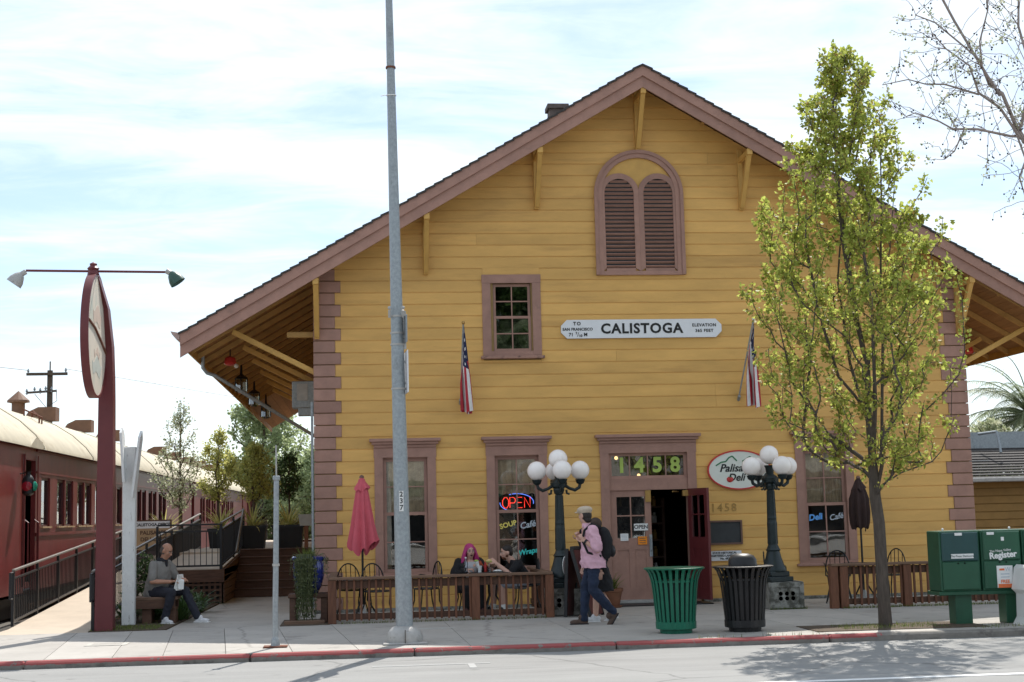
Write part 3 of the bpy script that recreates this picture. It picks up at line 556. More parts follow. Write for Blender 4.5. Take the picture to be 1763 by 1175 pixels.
# twin arched surround in front of the tympanum
OC, OR_ = (5.425, 6.135), .265
def twin(oc):
    n = 16; o_ = [(oc-OR_-.10, ZB+.066)]+[(oc-(OR_+.10)*math.cos(math.pi*i/n), 7.27+(OR_+.10)*math.sin(math.pi*i/n)) for i in range(n+1)]+[(oc+OR_+.10, ZB+.066)]
    i_ = [(oc-OR_, ZB+.12)]+[(oc-OR_*math.cos(math.pi*i/n), 7.27+OR_*math.sin(math.pi*i/n)) for i in range(n+1)]+[(oc+OR_, ZB+.12)]
    return o_, i_
for j, oc in enumerate(OC):
    o_, i_ = twin(oc); lim = CX
    o_ = [(min(x, lim-.001) if j == 0 else max(x, lim+.001), z) for x, z in o_]
    o_ = [(max(x, CX-HWA+.128) if j == 0 else min(x, CX+HWA-.128), z) for x, z in o_]
    q = MB(); q.ringstrip(o_, i_, -.074, -.0365); q.box((oc, -.055, ZB+.092), (2*OR_, .036, .05)); q.build('arch_surround', M['trim'], arch)
    q = MB(); q.prism(i_, -.0365, -.0362); q.build('backing', M['ink'], arch)
    z = ZB+.15; n = 0
    while z < 7.27+OR_-.035:
        hw = OR_ if z < 7.27 else math.sqrt(max(OR_**2-(z-7.27)**2, .0004))
        q = MB(); q.box((oc, -.055, z), (2*hw-.004, .05, .012), rotx(R(-38))); q.build('louvre_slat', M['trim'], arch); z += .0735
# roof: decking boards, rafters, barge boards, shingle courses
YF, YB = -.85, 24.0
cs = 1/math.sqrt(1+SL*SL); ang = math.atan(SL); SPAN = 7.98
roof = MB()
for sd in (-1, 1):
    n = 52; w = SPAN/cs/n
    for i in range(n):
        s0 = i*w; s1 = s0+w+.03; zt = .028
        def pt(s, h): return (AX+sd*(s*cs-h*SL*cs*-1*0), AZ-s*cs*SL+h)
        a = pt(s0, -.02); b = pt(s1, .005); ju = random.uniform(-.012, .012)
        roof.prism([a, b, (b[0], b[1]-.035), (a[0], a[1]-.035)], YF-.03+ju, YB)
roof = roof.build('roof', M['shingle'], depot)
for sd in (-1, 1):
    n = 44; w = SPAN/cs/n
    for i in range(n):
        s = (i+.5)*w; q = MB(); q.box((AX+sd*s*cs, (YF+YB)/2+.03, AZ-.085-s*cs*SL), (w-.006, YB-YF-.06, .022), roty(sd*ang)); q.build('soffit_board', M['soffit'], roof)
for sd in (-1, 1):
    # barge boards (two tiers)
    for (h0, h1, y0, y1, nm) in ((-.03, -.225, YF-.0, YF+.05, 'upper_barge_board'), (-.222, -.425, YF+.04, YF+.075, 'lower_barge_board')):
        xe = AX+sd*SPAN; ze = AZ-SPAN*SL
        q = MB(); q.prism([(AX, AZ+h0), (xe, ze+h0), (xe, ze+h1), (AX, AZ+h1)], y0, y1); q.build(nm, M['trim'], roof)
    xe = AX+sd*(SPAN-.02); ze = AZ-(SPAN-.02)*SL
    q = MB(); q.prism([(AX, AZ-.10), (xe, ze-.10), (xe, ze-.30), (AX, AZ-.30)], YF+.09, YF+.13); q.build('fly_rafter', M['rafter'], roof)
    y = -.2; xw = LX-.02 if sd < 0 else RX+.02
    while y < 14:
        q = MB(); zw = rooftop(xw); q.prism([(xw, zw-.105), (xe, ze-.105), (xe, ze-.20), (xw, zw-.215)], y, y+.06); q.build('rafter', M['rafter'], roof); y += .92
    if True:
        q = MB(); xg = AX+sd*(SPAN+.005); q.prism([(xg, ze-.03), (xg+sd*.15, ze+.0), (xg+sd*.12, ze-.06), (xg+sd*.06, ze-.13), (xg, ze-.14)], YF-.01, YB); q.build('gutter', M['gutter'], roof)
    # fascia
    q = MB(); q.box((AX+sd*(SPAN-.005), (YF+YB)/2, ze-.15), (.03, YB-YF-.2, .17)); q.build('fascia', M['rafter'], roof)
# short look-out blocks along the rake
for x in (.35, 1.3, 2.9, 4.6, 7.0, 8.7, 10.4, -.9, 12.4):
    q = MB(); zc = rooftop(x)-.15; q.box((x, -.39, zc), (.05, .66, .09), roty(ang if x > AX else -ang)); q.build('lookout', M['rafter'], roof)
# gable brackets
for x in (.035, 1.94, 3.93, 5.79, 7.66, 9.62, 11.6):
    zr = rooftop(x)-.13; zb = zr-1.24
    q = MB(); q.box((x, -.065, (zb+zr-.12)/2), (.085, .085, zr-.12-zb), b=.006); br = q.build('gable_bracket', M['yellow'], depot)
    q = MB(); q.box((x, -.40, zr-.33), (.08, .6, .085), b=.006); q.build('arm', M['yellow'], br)
    q = MB(); q.bar((x, -.115, zb+.05), (x, -.735, zr-.33), .09, .085, (1, 0, 0), b=.006); q.build('strut', M['yellow'], br)
    q = MB(); q.box((x, -.745, zr-.335), (.1, .09, .11), b=.008); q.build('strut_cap', M['yellow'], br)
# big eave braces on both long walls
for sd in (-1, 1):
    y = .12
    while y < 13:
        xw = LX if sd < 0 else RX
        q = MB(); q.bar((xw+sd*.01, y, 4.13), (xw+sd*1.42, y, 4.86), .09, .11, (0, 1, 0), b=.006); q.build('eave_brace', M['yellow'], depot); y += 2.3
q = MB(); q.box((-.24, .1, 4.79), (.5, .09, .1), b=.01); q.build('outrigger', M['rafter'], depot)
# long walls, back wall, inside
q = MB(); q.box((.1, 12.0, 2.9), (.2, 23.6, 5.9)); q.box((RX-.1, 12, 2.9), (.2, 23.6, 5.9)); q.box((AX, 23.9, 2.9), (RX, .2, 5.9)); q.build('long_wall', M['siding'], depot)
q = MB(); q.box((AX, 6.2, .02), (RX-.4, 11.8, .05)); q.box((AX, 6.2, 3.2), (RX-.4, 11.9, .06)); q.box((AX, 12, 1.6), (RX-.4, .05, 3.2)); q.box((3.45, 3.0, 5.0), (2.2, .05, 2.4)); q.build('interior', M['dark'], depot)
# chimney
ch = MB(); ch.box((5.2, 6.0, 9.6), (.38, .38, 1.9)); ch.box((5.2, 6.0, 10.56), (.48, .48, .11), b=.01); ch.build('chimney', M['brick'], roof)
# small wooden house number on the wall
for i, c_ in enumerate('1458'): text(c_, .20, M['brass'], depot, (6.93+i*.125, -.032, 1.625), 'house_number', ext=.006)
# things fixed under the left eave: rain pipe, wires and lanterns
dp = thing('downspout', 'thin grey rain pipe running back under the left eave to the wall corner', 'pipe', (0, 0, 0))
q = MB(); q.tube([(-2.12, 1.9, 4.72), (-2.12, 1.9, 4.42), (-2.05, 1.95, 4.33), (-1.9, 2.0, 4.28), (-.55, 2.7, 3.45), (-.06, 2.95, 3.15)], .035, 8); q.build('pipe', M['galv'], dp)
q = MB(); q.tube([(-.06, -.03, .1), (-.06, -.03, 3.6)], .022, 8); q.build('conduit', M['galv'], dp)
for i, (y, lab) in enumerate(((5.6, 'dark hanging lantern under the left eave, nearest the street'), (9.3, 'dark hanging lantern under the left eave, second from the street'), (13.5, 'dark hanging lantern under the left eave, farthest from the street'))):
    t = thing('eave_lantern', lab, 'lantern', (-1.72, y, 4.26), 0, 'lanterns under the eave')
    q = MB(); q.lathe([(.02, .62), (.03, .4), (.13, .33), (.14, .3)], n=8); q.build('cap', M['iron'], t)
    q = MB(); q.lathe([(.12, .3), (.13, .05), (.07, 0)], n=8); q.build('lantern_glass', M['glassb'], t)
    for a in range(4): q = MB(); q.tube([(.125*math.cos(a*1.571), .125*math.sin(a*1.571), .3), (.13*math.cos(a*1.571), .13*math.sin(a*1.571), .05)], .01, 5); q.build('bar', M['iron'], t)
    q = MB(); q.tube([(0, 0, .6), (0, 0, .95)], .008, 5); q.build('chain', M['iron'], t)
for nm, loc, lab in (('fire_bell', (-1.72, 3.0, 4.62), 'small red bell fitting hanging under the left eave'), ('fire_bell', (12.9, 2.6, 4.62), 'small red bell fitting hanging under the right eave')):
    t = thing(nm, lab, 'bell', loc, 0, 'red bells under the eaves')
    q = MB(); q.lathe([(.02, .14), (.1, .1), (.12, 0), (.1, -.03), (.03, -.05)], n=14); q.build('gong', M['red'], t, smooth=True)
    q = MB(); q.ell((.12, -.05, -.06), .045); q.build('strobe', M['white'], t, smooth=True)
    q = MB(); q.tube([(0, 0, .12), (0, 0, .34)], .012, 6); q.build('stem', M['iron'], t)
t = thing('wall_box', 'grey metal box fixed high on the left long wall under the eave', 'box', (-.26, 2.3, 3.6))
q = MB(); q.box((0, 0, .32), (.48, .4, .5), b=.01); q.build('cabinet', M['galv'], t); q = MB(); q.box((-.05, -.21, .36), (.2, .02, .32)); q.build('panel', M['galv2'], t); q = MB(); q.box((.05, 0, 0), (.36, .3, .14)); q.build('bracket', M['galv'], t)
# neighbouring low wing on the right
wing = thing('low_side_wing', 'low brownish yellow clapboard wing with shingle roof beyond the depot right corner', 'building', (0, 0, 0))
q = MB(); q.box((19.5, 12.6, 1.0), (7, .3, 2.3)); wl = q.build('wall', mat('ochre_siding', (.30, .17, .045), .6, var=.15, scale=4), wing)
for i in range(11): q = MB(); q.box((19.5, 12.43, .0+i*.21), (7, .03, .195), b=.008); q.build('siding_board', mat('ochre_board', (.33, .185, .05), .6, var=.15, scale=4, objvar=.08) if i == 0 else bpy.data.materials['ochre_board'], wl)
rf = MB()
for i in range(12): rf.bar((19.5, 11.9+i*.34, 2.26+i*.082), (19.5, 12.32+i*.34, 2.30+i*.085), 7, .03, (0, 0, 1))
rf = rf.build('roof', M['shingle'], wing)
q = MB(); q.box((19.5, 11.85, 2.21), (7.1, .14, .12), b=.02); q.build('gutter', M['galv2'], rf)
q = MB(); q.box((19.5, 15.9, 3.42), (7, .3, .5)); q.build('parapet', M['galv'], rf)
ac = thing('roof_duct', 'grey metal rooftop duct standing on the low wing roof', 'duct', (17.45, 14.2, 2.7))
q = MB(); q.box((0, 0, .3), (.5, .5, .6), b=.02); q.build('cabinet', M['galv2'], ac); q = MB(); q.box((.4, -.1, .05), (.9, .2, .08)); q.build('sleeper', M['galv'], ac); q = MB(); q.tube([(1.2, 1.2, .9), (1.2, 0, .9), (1.2, -.2, .3)], .04, 8); q.build('pipe', M['galv'], ac)

# ================================================================== SIGNS ON THE FACADE
t = thing('station_sign', 'long white station name board with black lettering and clipped corners', 'sign', (5.755, -.03, 4.82))
q = MB(); w, h, c_ = 1.445, .165, .105; q.prism([(-w+c_, -h), (w-c_, -h), (w, -h+c_), (w, h-c_), (w-c_, h), (-w+c_, h), (-w, h-c_), (-w, -h+c_)], -.045, 0); q.build('board', M['signwhite'], t)
text('CALISTOGA', .245, M['ink'], t, (.0, -.047, -.005), bold=.008, space=1.12, sx=1.02)
text('TO', .085, M['ink'], t, (-1.16, -.047, .095), bold=.003, space=1.3); text('SAN FRANCISCO', .068, M['ink'], t, (-1.15, -.047, -.005), bold=.002, space=1.05); text('71', .085, M['ink'], t, (-1.27, -.047, -.10), bold=.002); text('7', .06, M['ink'], t, (-1.175, -.047, -.075), bold=.002); text('/', .11, M['ink'], t, (-1.145, -.047, -.10), bold=.001); text('10', .06, M['ink'], t, (-1.1, -.047, -.12), bold=.002); text('M', .085, M['ink'], t, (-1.01, -.047, -.10), bold=.002)
text('ELEVATION', .075, M['ink'], t, (1.13, -.047, .05), bold=.002, space=1.15); text('365 FEET', .075, M['ink'], t, (1.13, -.047, -.05), bold=.002, space=1.15)
t = thing('deli_sign', 'oval cream shop sign with red rim, green hills and a tomato', 'sign', (7.42, -.03, 2.285))
ov = lambda a, b, n=40: [(a*math.cos(2*math.pi*i/n), b*math.sin(2*math.pi*i/n)) for i in range(n)]
q = MB(); q.prism(ov(.56, .335), -.035, 0); q.build('board', M['mint'], t); q = MB(); q.ringstrip(ov(.575, .35), ov(.55, .325), -.045, 0, True); q.build('rim', M['red'], t)
def stroke(pts, wd, m, parent, nm, y):
    q = MB()
    for a, b in zip(pts, pts[1:]): q.bar((a[0], y, a[1]), (b[0], y, b[1]), .008, wd, (0, 0, 1) if abs(a[0]-b[0]) > .01 else (1, 0, 0))
    return q.build(nm, m, parent)
stroke([(-.42, .08), (-.32, .14), (-.24, .15), (-.18, .22), (-.12, .245), (-.04, .16)], .022, M['signgreen'], t, 'hill_line', -.038)
stroke([(.06, .15), (.2, .23), (.3, .14), (.42, .1)], .022, M['signgreen'], t, 'hill_line', -.0385)
text('Palisades', .19, M['ink'], t, (-.02, -.037, .03), shear=.3, bold=.004); text('Deli Café', .18, M['ink'], t, (.13, -.037, -.135), shear=.3, bold=.004)
q = MB(); q.ell((-.175, -.037, -.165), (.062, .02, .052)); q.build('tomato', M['red'], t, smooth=True)
q = MB(); q.box((-.175, -.058, -.122), (.05, .006, .014)); q.build('stalk', M['signgreen'], t)
t = thing('notice_case', 'small black notice board in a brown frame beside the open door', 'notice board', (7.13, -.028, 1.195))
q = MB(); q.box((0, -.012, 0), (.56, .02, .38)); q.build('slate', M['chalk'], t); q = MB(); q.ringstrip([(-.3, -.21), (.3, -.21), (.3, .21), (-.3, .21)], [(-.27, -.18), (.27, -.18), (.27, .18), (-.27, .18)], -.045, 0, True); q.build('frame', M['gum'], t)
t = thing('landmark_plaque', 'small white landmark plaque on the wall under the notice board', 'plaque', (7.1, -.03, .79))
q = MB(); q.box((0, -.01, 0), (.6, .018, .17)); q.build('plate', M['signwhite'], t)
for i, s_ in enumerate(('STATE HISTORICAL', 'REGISTERED LANDMARK', 'No. 687')): text(s_, .05, M['ink'], t, (0, -.022, .05-.05*i), bold=.001)
# flags
def flag(loc, tip, lab, seed):
    t = thing('flag', lab, 'flag', loc, 0, 'flags on angled poles'); tip = Vector(tip)
    q = MB(); q.tube([(0, 0, 0), tip], .014, 8); q.build('pole', M['galv'], t); q = MB(); q.ell(tip*1.012, .03); q.build('finial', M['brass'] if seed == 9 else M['white'], t, smooth=True)
    q = MB(); q.tube([(0, .02, -.03), (0, -.06, .04)], .028, 8); q.build('socket', M['galv'], t)
    r_ = random.Random(seed); nu, nv = 26, 30; vs = []; fs = []; ms = []; ho, fl = .68, 1.5; dn = -tip.normalized()
    p1, p2 = r_.uniform(0, 6), r_.uniform(0, 6)
    for i in range(nu+1):
        u = i/nu; base = tip*.985+dn*(u*ho)
        for j in range(nv+1):
            v = j/nv; fold = math.sin(u*9.5+p1)*.075*min(1, v*2.2)+math.sin(u*21+p2+v*2)*.02*v
            x = base.x+.01+fold+.03*v+v*.10*(1-u); y = base.y*(1-.45*v)-.06*math.cos(u*9.5+p1)*min(1, v*2.2)-.03; z = base.z-v*fl*(1-.45*u)-.02*math.sin(u*9.5)*v
            vs.append((x, y, z))
    for i in range(nu):
        for j in range(nv):
            fs.append((i*(nv+1)+j, (i+1)*(nv+1)+j, (i+1)*(nv+1)+j+1, i*(nv+1)+j+1)); st = int(i/nu*13)
            can = i/nu < 7/13 and j/nv < .4
            ms.append((1 if (i % 4 == 1 and j % 3 == 1) else 2) if can else (0 if st % 2 == 0 else 1))
    q = MB(); q.add(vs, fs); q.m = ms; q.build('cloth', [M['flagred'], M['flagwhite'], M['flagblue']], t, smooth=True, fix=False)
flag((2.51, -.03, 3.56), (.03, -.62, 1.3), 'stars and stripes flag left of the station sign', 9)
flag((7.47, -.03, 3.55), (.16, -.62, 1.33), 'stars and stripes flag right of the station sign, partly behind the tree', 5)
# window lettering and neon
t = thing('neon_open_sign', 'red and blue neon open sign hanging inside the middle window', 'neon sign', (3.47, .10, 1.80))
for i, st in enumerate(([[(0, .05), (.035, 0), (.075, 0), (.105, .05), (.105, .13), (.075, .18), (.035, .18), (0, .13), (0, .05)]], [[(0, 0), (0, .18), (.07, .18), (.095, .15), (.095, .11), (.07, .085), (0, .085)]], [[(.09, 0), (0, 0), (0, .18), (.09, .18)], [(0, .09), (.08, .09)]], [[(0, 0), (0, .18), (.1, 0), (.1, .18)]])):
    q = MB()
    for s_ in st: q.tube([(-.25+i*.128+x, 0, -.09+z) for x, z in s_], .0065, 6)
    q.build('neon_letter', M['neonred'], t)
for a0, a1 in ((-10, 118), (178, 292)):
    q = MB(); q.tube([(.295*math.cos(R(a)), .01, .155*math.sin(R(a))) for a in range(a0, a1, 6)], .0065, 6); q.build('neon_arc', M['neonblue'], t)
wl_ = thing('window_lettering', 'hand painted menu words on the middle window glass', 'lettering', (3.47, .012, 1.15))
text('SOUP', .12, M['yellowpaint'], wl_, (-.17, -.004, .27), rot=(R(90), R(-14), 0), bold=.004, ext=.001); text('Café', .15, M['greypaint'], wl_, (.17, -.004, .26), rot=(R(90), R(-10), 0), bold=.003, ext=.001, shear=.2); text('Wraps', .125, M['tealpaint'], wl_, (.165, -.004, -.2), rot=(R(90), R(-9), 0), bold=.004, ext=.001, shear=.2)
wl_ = thing('window_lettering', 'hand painted blue and grey words on the right window glass', 'lettering', (8.98, .012, 1.15))
text('Deli', .15, M['bluepaint'], wl_, (-.2, -.004, .27), rot=(R(90), R(-7), 0), bold=.005, ext=.001, shear=.2); text('Café', .14, M['greypaint'], wl_, (.18, -.004, .27), rot=(R(90), R(-10), 0), bold=.002, ext=.001, shear=.25)
t = tag(link('open_card', MB().box((0, 0, 0), (.25, .006, .12)).mesh('open_card'), M['paper'], None, (5.635, -.004, 1.325)), 'white card with black letters OPEN inside the door pane', 'sign'); text('OPEN', .095, M['ink'], t, (0, -.005, 0), bold=.002, ext=.001)
t = tag(link('paper_notice', MB().box((0, 0, 0), (.16, .004, .14)).mesh('paper_notice'), M['orange'], None, (5.655, -.004, 1.09)), 'orange paper notice taped in the door pane', 'notice')
for i in range(3): q = MB(); q.box((0, -.003, .04-.04*i), (.11, .002, .012)); q.build('print_line', M['gum'], t)
t = tag(link('paper_notice', MB().box((0, 0, 0), (.14, .004, .125)).mesh('paper_note'), M['paper'], None, (5.335, -.004, 1.155)), 'white paper notice taped in the left door pane', 'notice')
for i in range(4): q = MB(); q.box((0, -.003, .04-.025*i), (.1, .002, .007)); q.build('print_line', M['greypaint'], t)
# inside: shelf with jars, hanging bulbs
t = thing('display_shelf', 'dim shelf of jars seen through the open doorway', 'shelf', (6.25, 3.6, .06))
for x in (-.5, .5): q = MB(); q.box((x, 0, .9), (.05, .4, 1.8)); q.build('side_panel', M['gum'], t)
for i in range(5): q = MB(); q.box((0, 0, .3+i*.33), (.95, .4, .03)); q.build('shelf', M['gum'], t)
for i in range(5):
    for j in range(4): q = MB(); q.lathe([(.05, 0), (.05, .13), (.03, .16), (.03, .2)], (-.35+j*.23, -.05, .315+i*.33), 10); q.build('jar', M['brass'] if (i+j) % 3 else M['paper'], t)
for i, (x, y, z, lab) in enumerate(((5.35, 1.6, 2.55, 'small lit bulb behind the first transom number'), (5.62, 2.2, 2.62, 'small lit bulb behind the second transom number'), (3.35, 1.2, 2.5, 'small lit bulb behind the middle window top'), (6.2, 3.0, 2.3, 'small lit bulb inside the open doorway'))):
    t = thing('hanging_bulb', lab, 'bulb', (x, y, z), 0, 'lit bulbs inside'); q = MB(); q.ell((0, 0, 0), .035, nu=10, nv=7); q.build('bulb', M['bulb'], t); q = MB(); q.tube([(0, 0, .03), (0, 0, 3.17-z)], .006, 5); q.build('cord', M['iron'], t)
# ================================================================== TRAIN
def train_car(loc, length, lab, detail=True):
    t = thing('train_car', lab, 'train car', loc, 0, 'cars of the old train')
    XS, XO = 1.45, -1.45       # side faces (local x, +x faces the ramp)
    sm, bm_ = M['maroon2'], M['maroond']
    # side wall built around its window openings
    wins = [(3.95, 4.70)] if detail else []
    y = 5.35
    while y+1.65 < length-3.2: wins += [(y, y+.72), (y+.84, y+1.58)]; y += 2.03
    Z0, Z1, S0, S1 = .45, 3.0, 1.55, 2.48
    q = MB(); yy = 3.45
    q.box((XS-.04, (3.45+length)/2, (Z0+S0)/2), (.08, length-3.45, S0-Z0)); q.box((XS-.04, (3.45+length)/2, (S1+Z1)/2), (.08, length-3.45, Z1-S1))
    for a, b in wins+[(length, length)]:
        if a > yy: q.box((XS-.04, (yy+a)/2, (S0+S1)/2), (.08, a-yy, S1-S0))
        yy = b
    q.box((XO, length/2, 1.72), (.08, length, 2.55)); q.box((0, length-.04, 1.72), (2.8, .08, 2.55)); q.box((0, .04, 1.72), (2.8, .08, 2.55)); q.box((0, length/2, .55), (2.8, length-.1, .1))
    q.box((XS-.03, 1.27, 1.72), (.08, 2.5, 2.55)); q.box((XS-.04, 3.0, 2.88), (.08, .95, .24))
    body = q.build('body', sm, t)
    q = MB(); q.box((XS-.25, 3.0, 1.6), (.05, .95, 2.3)); q.build('door', bm_, t)
    q = MB(); q.box((XS+.01, (3.45+length)/2, 1.44), (.03, length-3.5, .06)); q.box((XS+.01, (3.45+length)/2, 2.56), (.02, length-3.5, .035)); q.box((XS+.012, (3.45+length)/2, 2.96), (.03, length-3.5, .05)); q.build('belt_rail', sm, t)
    for a, b in wins:
        q = MB(); q.ringstrip([(a, S0), (b, S0), (b, S1), (a, S1)], [(a+.05, S0+.06), (b-.05, S0+.06), (b-.05, S1-.05), (a+.05, S1-.05)], -.03, .03, True); q.xf(Matrix(((0, -1, 0), (1, 0, 0), (0, 0, 1)))); wn = q.build('window', bm_, t); wn.location = (XS-.06, 0, 0)
        if detail:
            q = MB(); q.box((0, (a+b)/2, (S0+S1)/2), (.006, b-a-.1, S1-S0-.11)); g_ = q.build('pane', M['glassb'], wn)
            q = MB(); q.box((.075, (a+b)/2, S0+.012), (.06, b-a+.06, .03)); q.build('sill', M['tan'], wn)
            q = MB(); q.box((-.12, (a+b)/2, (S0+S1)/2), (.01, b-a-.04, .92)); q.build('blind', mat('window_blind', (.30, .28, .23), .8) if 'window_blind' not in bpy.data.materials else bpy.data.materials['window_blind'], wn)
    # rounded roof
    prof = [(1.56, 2.97), (1.55, 3.03), (1.40, 3.24), (1.12, 3.50), (.75, 3.74), (.35, 3.89), (0, 3.93)]
    prof = prof+[(-x, z) for x, z in prof[-2::-1]]
    secs = [(-.05, .86), (.25, .94), (.9, 1.0), (length-.9, 1.0), (length-.25, .94), (length+.05, .86)]
    vs = []; fs = []; n = len(prof)
    for y, s in secs:
        for x, z in prof: vs.append((x*(.97+.03*s), y, 2.97+(z-2.97)*s))
    for i in range(len(secs)-1):
        for k in range(n-1): fs.append((i*n+k, i*n+k+1, (i+1)*n+k+1, (i+1)*n+k))
    fs += [tuple(range(n)), tuple((len(secs)-1)*n+k for k in range(n-1, -1, -1))]
    q = MB(); q.add(vs, fs); rf = q.build('roof', M['cream'], t, smooth=True)
    if detail:
        for y in (3.6, 8.5, 13.4, 18.3, 23.2):
            q = MB(); q.tube([(x*1.004, y, z+.006) for x, z in prof], .012, 5); q.build('roof_seam', M['cream'], rf)
    y = 10.5 if detail else 4
    while y < length-2:
        q = MB(); q.prism([(-.34, .05), (.34, .05), (.34, .36), (-.05, .36), (-.26, .26), (-.34, .14)], -.22, .22); q.box((0, 0, -.05), (.2, .2, .25)); v = q.build('roof_vent', M['ventbrown'], rf); v.location = (0.05, y, 3.92); y += 4.4
    if detail:
        q = MB(); q.lathe([(.14, -.15), (.14, .25), (.24, .27), (.23, .31), (.0, .52)], (.05, 8.15, 3.95), 14); q.build('stove_pipe', M['ventbrown'], rf)
        q = MB(); q.tube([(.95, 6.0, 3.62), (.95, 6.0, 3.75), (.75, 6.3, 3.9), (.75, 6.3, 3.76)], .018, 5); q.tube([(.7, 5.8, 3.74), (.7, 5.8, 3.88), (.95, 6.25, 3.75), (.95, 6.25, 3.62)], .018, 5); q.build('roof_step', M['rust'], rf)
        for yy in (2.6, 3.4): q = MB(); q.tube([(XS, yy, .7), (XS+.07, yy, .75), (XS+.07, yy, 1.65), (XS, yy, 1.7)], .015, 6); q.build('grab_rail', M['maroon'], t)
        q = MB(); q.box((XS+.03, 3.52, 1.7), (.02, .03, 2.3)); q.box((XS+.03, 2.45, 1.7), (.03, .03, 2.3)); q.build('corner_strip', sm, t)
        q = MB(); q.prism([(2.5, 2.98), (3.6, 2.98), (3.5, 3.1), (2.95, 3.16)], 1.38, 1.56, 'yz'); q.build('door_hood', M['cream'], rf)
    for yc in (3.2, length-3.5):
        q = MB(); q.box((0, yc, .15), (2.2, 2.6, .35))
        for dy in (-.95, .95):
            for x in (-.85, .85): q.lathe([(.42, -.06), (.45, -.06), (.45, .06), (.42, .06)], (x, yc+dy, .0), 18, roty(R(90)))
        q.build('truck', M['black'], t)
    return t
train_car((-6.55, -1.55, 0), 24.6, 'nearest maroon train car with cream roof beside the ramp')
train_car((-6.55, 23.6, 0), 24, 'second maroon train car with cream roof, behind the young trees', False)
train_car((-6.55, 48.2, 0), 24, 'farthest train car with pale roof end, beyond the planters', False)
t = thing('marker_lamp', 'old train marker lantern with red and green lenses hung on the train side', 'lantern', (-4.93, .55, 2.27))
q = MB(); q.lathe([(.05, -.16), (.10, -.12), (.11, .1), (.07, .17), (.04, .2), (.04, .25), (.07, .26)], n=14); q.build('lamp_body', M['iron'], t, smooth=True)
q = MB(); q.lathe([(.085, 0), (.08, .03), (.04, .05), (0.001, .055)], (0, -.1, 0), 14, rotx(R(90))); q.build('lens', mat('red_lens', (.25, .01, .02), .15), t, smooth=True)
q = MB(); q.lathe([(.085, 0), (.08, .03), (.04, .05), (0.001, .055)], (.1, -.0, 0), 14, roty(R(90))); q.build('lens', mat('green_lens', (.0, .22, .14), .15), t, smooth=True)
q = MB(); q.tube([(-.15, .05, .22), (0, 0, .24)], .012, 5); q.build('bracket', M['iron'], t)
q = MB(); q.box((-6.5, 30, -.09), (3.6, 68, .06)); o = q.build('ballast', mat('ballast_stone', (.075, .06, .05), .95, var=.5, scale=16, bump=1.0)); o['kind'] = 'structure'
for i, x in enumerate((-7.27, -5.83)):
    q = MB(); q.box((x, 30, .0), (.07, 68, .12)); tag(q.build('rail', M['rust']), 'rusty rail under the train on the %s side' % ('far' if i == 0 else 'ramp'), 'rail', 'rails')
for i in range(5): q = MB(); q.box((-6.45, -3.4+i*.75, -.03), (2.5, .23, .12), rotz(random.uniform(-.03, .03)), b=.01); tag(q.build('sleeper', M['deckwood']), 'dark wooden railway sleeper under the near train end', 'sleeper', 'sleepers')

# ================================================================== RAMP AND RAILINGS
def rz_(y): return max(0.0, .05*(y+1.6))
g = MB(); g.prism([(-2.76, -.05), (-2.76, -.001), (-1.6, .002), (13.5, rz_(13.5)), (13.5, -.05)], -4.72, -3.30, 'yz'); structure('ramp', g, M['ramp'])
def railing(name, lab, p0, p1, n, h=.9, parent_h=.08, posts=4, topm='railtop', group='black metal railings', ends=True):
    p0 = Vector(p0); p1 = Vector(p1); d = p1-p0; t = thing(name, lab, 'railing', p0, 0, group)
    q = MB(); q.bar((0, 0, h), d+Vector((0, 0, h)), .05, .035, (0, 0, 1), b=.006); q.build('top_rail', M[topm], t)
    q = MB(); q.bar((0, 0, parent_h), d+Vector((0, 0, parent_h)), .035, .035, (0, 0, 1)); q.build('bottom_rail', M['black'], t)
    q = MB(); q.bar((0, 0, h-.13), d+Vector((0, 0, h-.13)), .03, .03, (0, 0, 1)); q.build('upper_rail', M['black'], t)
    bm_ = MB().box((0, 0, (h-.13+parent_h)/2), (.014, .014, h-.13-parent_h)).mesh('baluster'); bm_.materials.append(M['black'])
    pm = MB().box((0, 0, h/2-.01), (.045, .045, h-.02)).mesh('post'); pm.materials.append(M['black'])
    for i in range(n):
        o = link('baluster', bm_, M['black'], t); o.location = d*((i+.5)/n)
    for i in range(posts):
        o = link('post', pm, M['black'], t); o.location = d*(i/(posts-1))
    return t
M['railtop'] = mat('worn_rail_top', (.20, .185, .165), .5, metal=.2, var=.2)
railing('ramp_railing', 'long dark railing on the train side of the ramp', (-4.74, -1.25, rz_(-1.25)), (-4.74, 12.5, rz_(12.5)), 112, .88, posts=9)
t = railing('ramp_railing', 'long dark railing on the bench side of the ramp, rising behind the white post', (-3.26, -2.6, 0), (-3.26, 12.0, .90), 118, .89, posts=9)
for (x, y, z) in ((-4.74, -1.45, 0), (-3.26, -2.8, 0)):
    q = MB(); q.tube([(x, y+.2, z+.86), (x, y, z+.86), (x, y, z+.45), (x, y+.2, z+.45)], .02, 6); tag(q.build('rail_loop', M['black']), 'black return loop at the foot of the %s railing' % ('train side' if x < -4 else 'bench side'), 'rail loop', 'railing return loops')
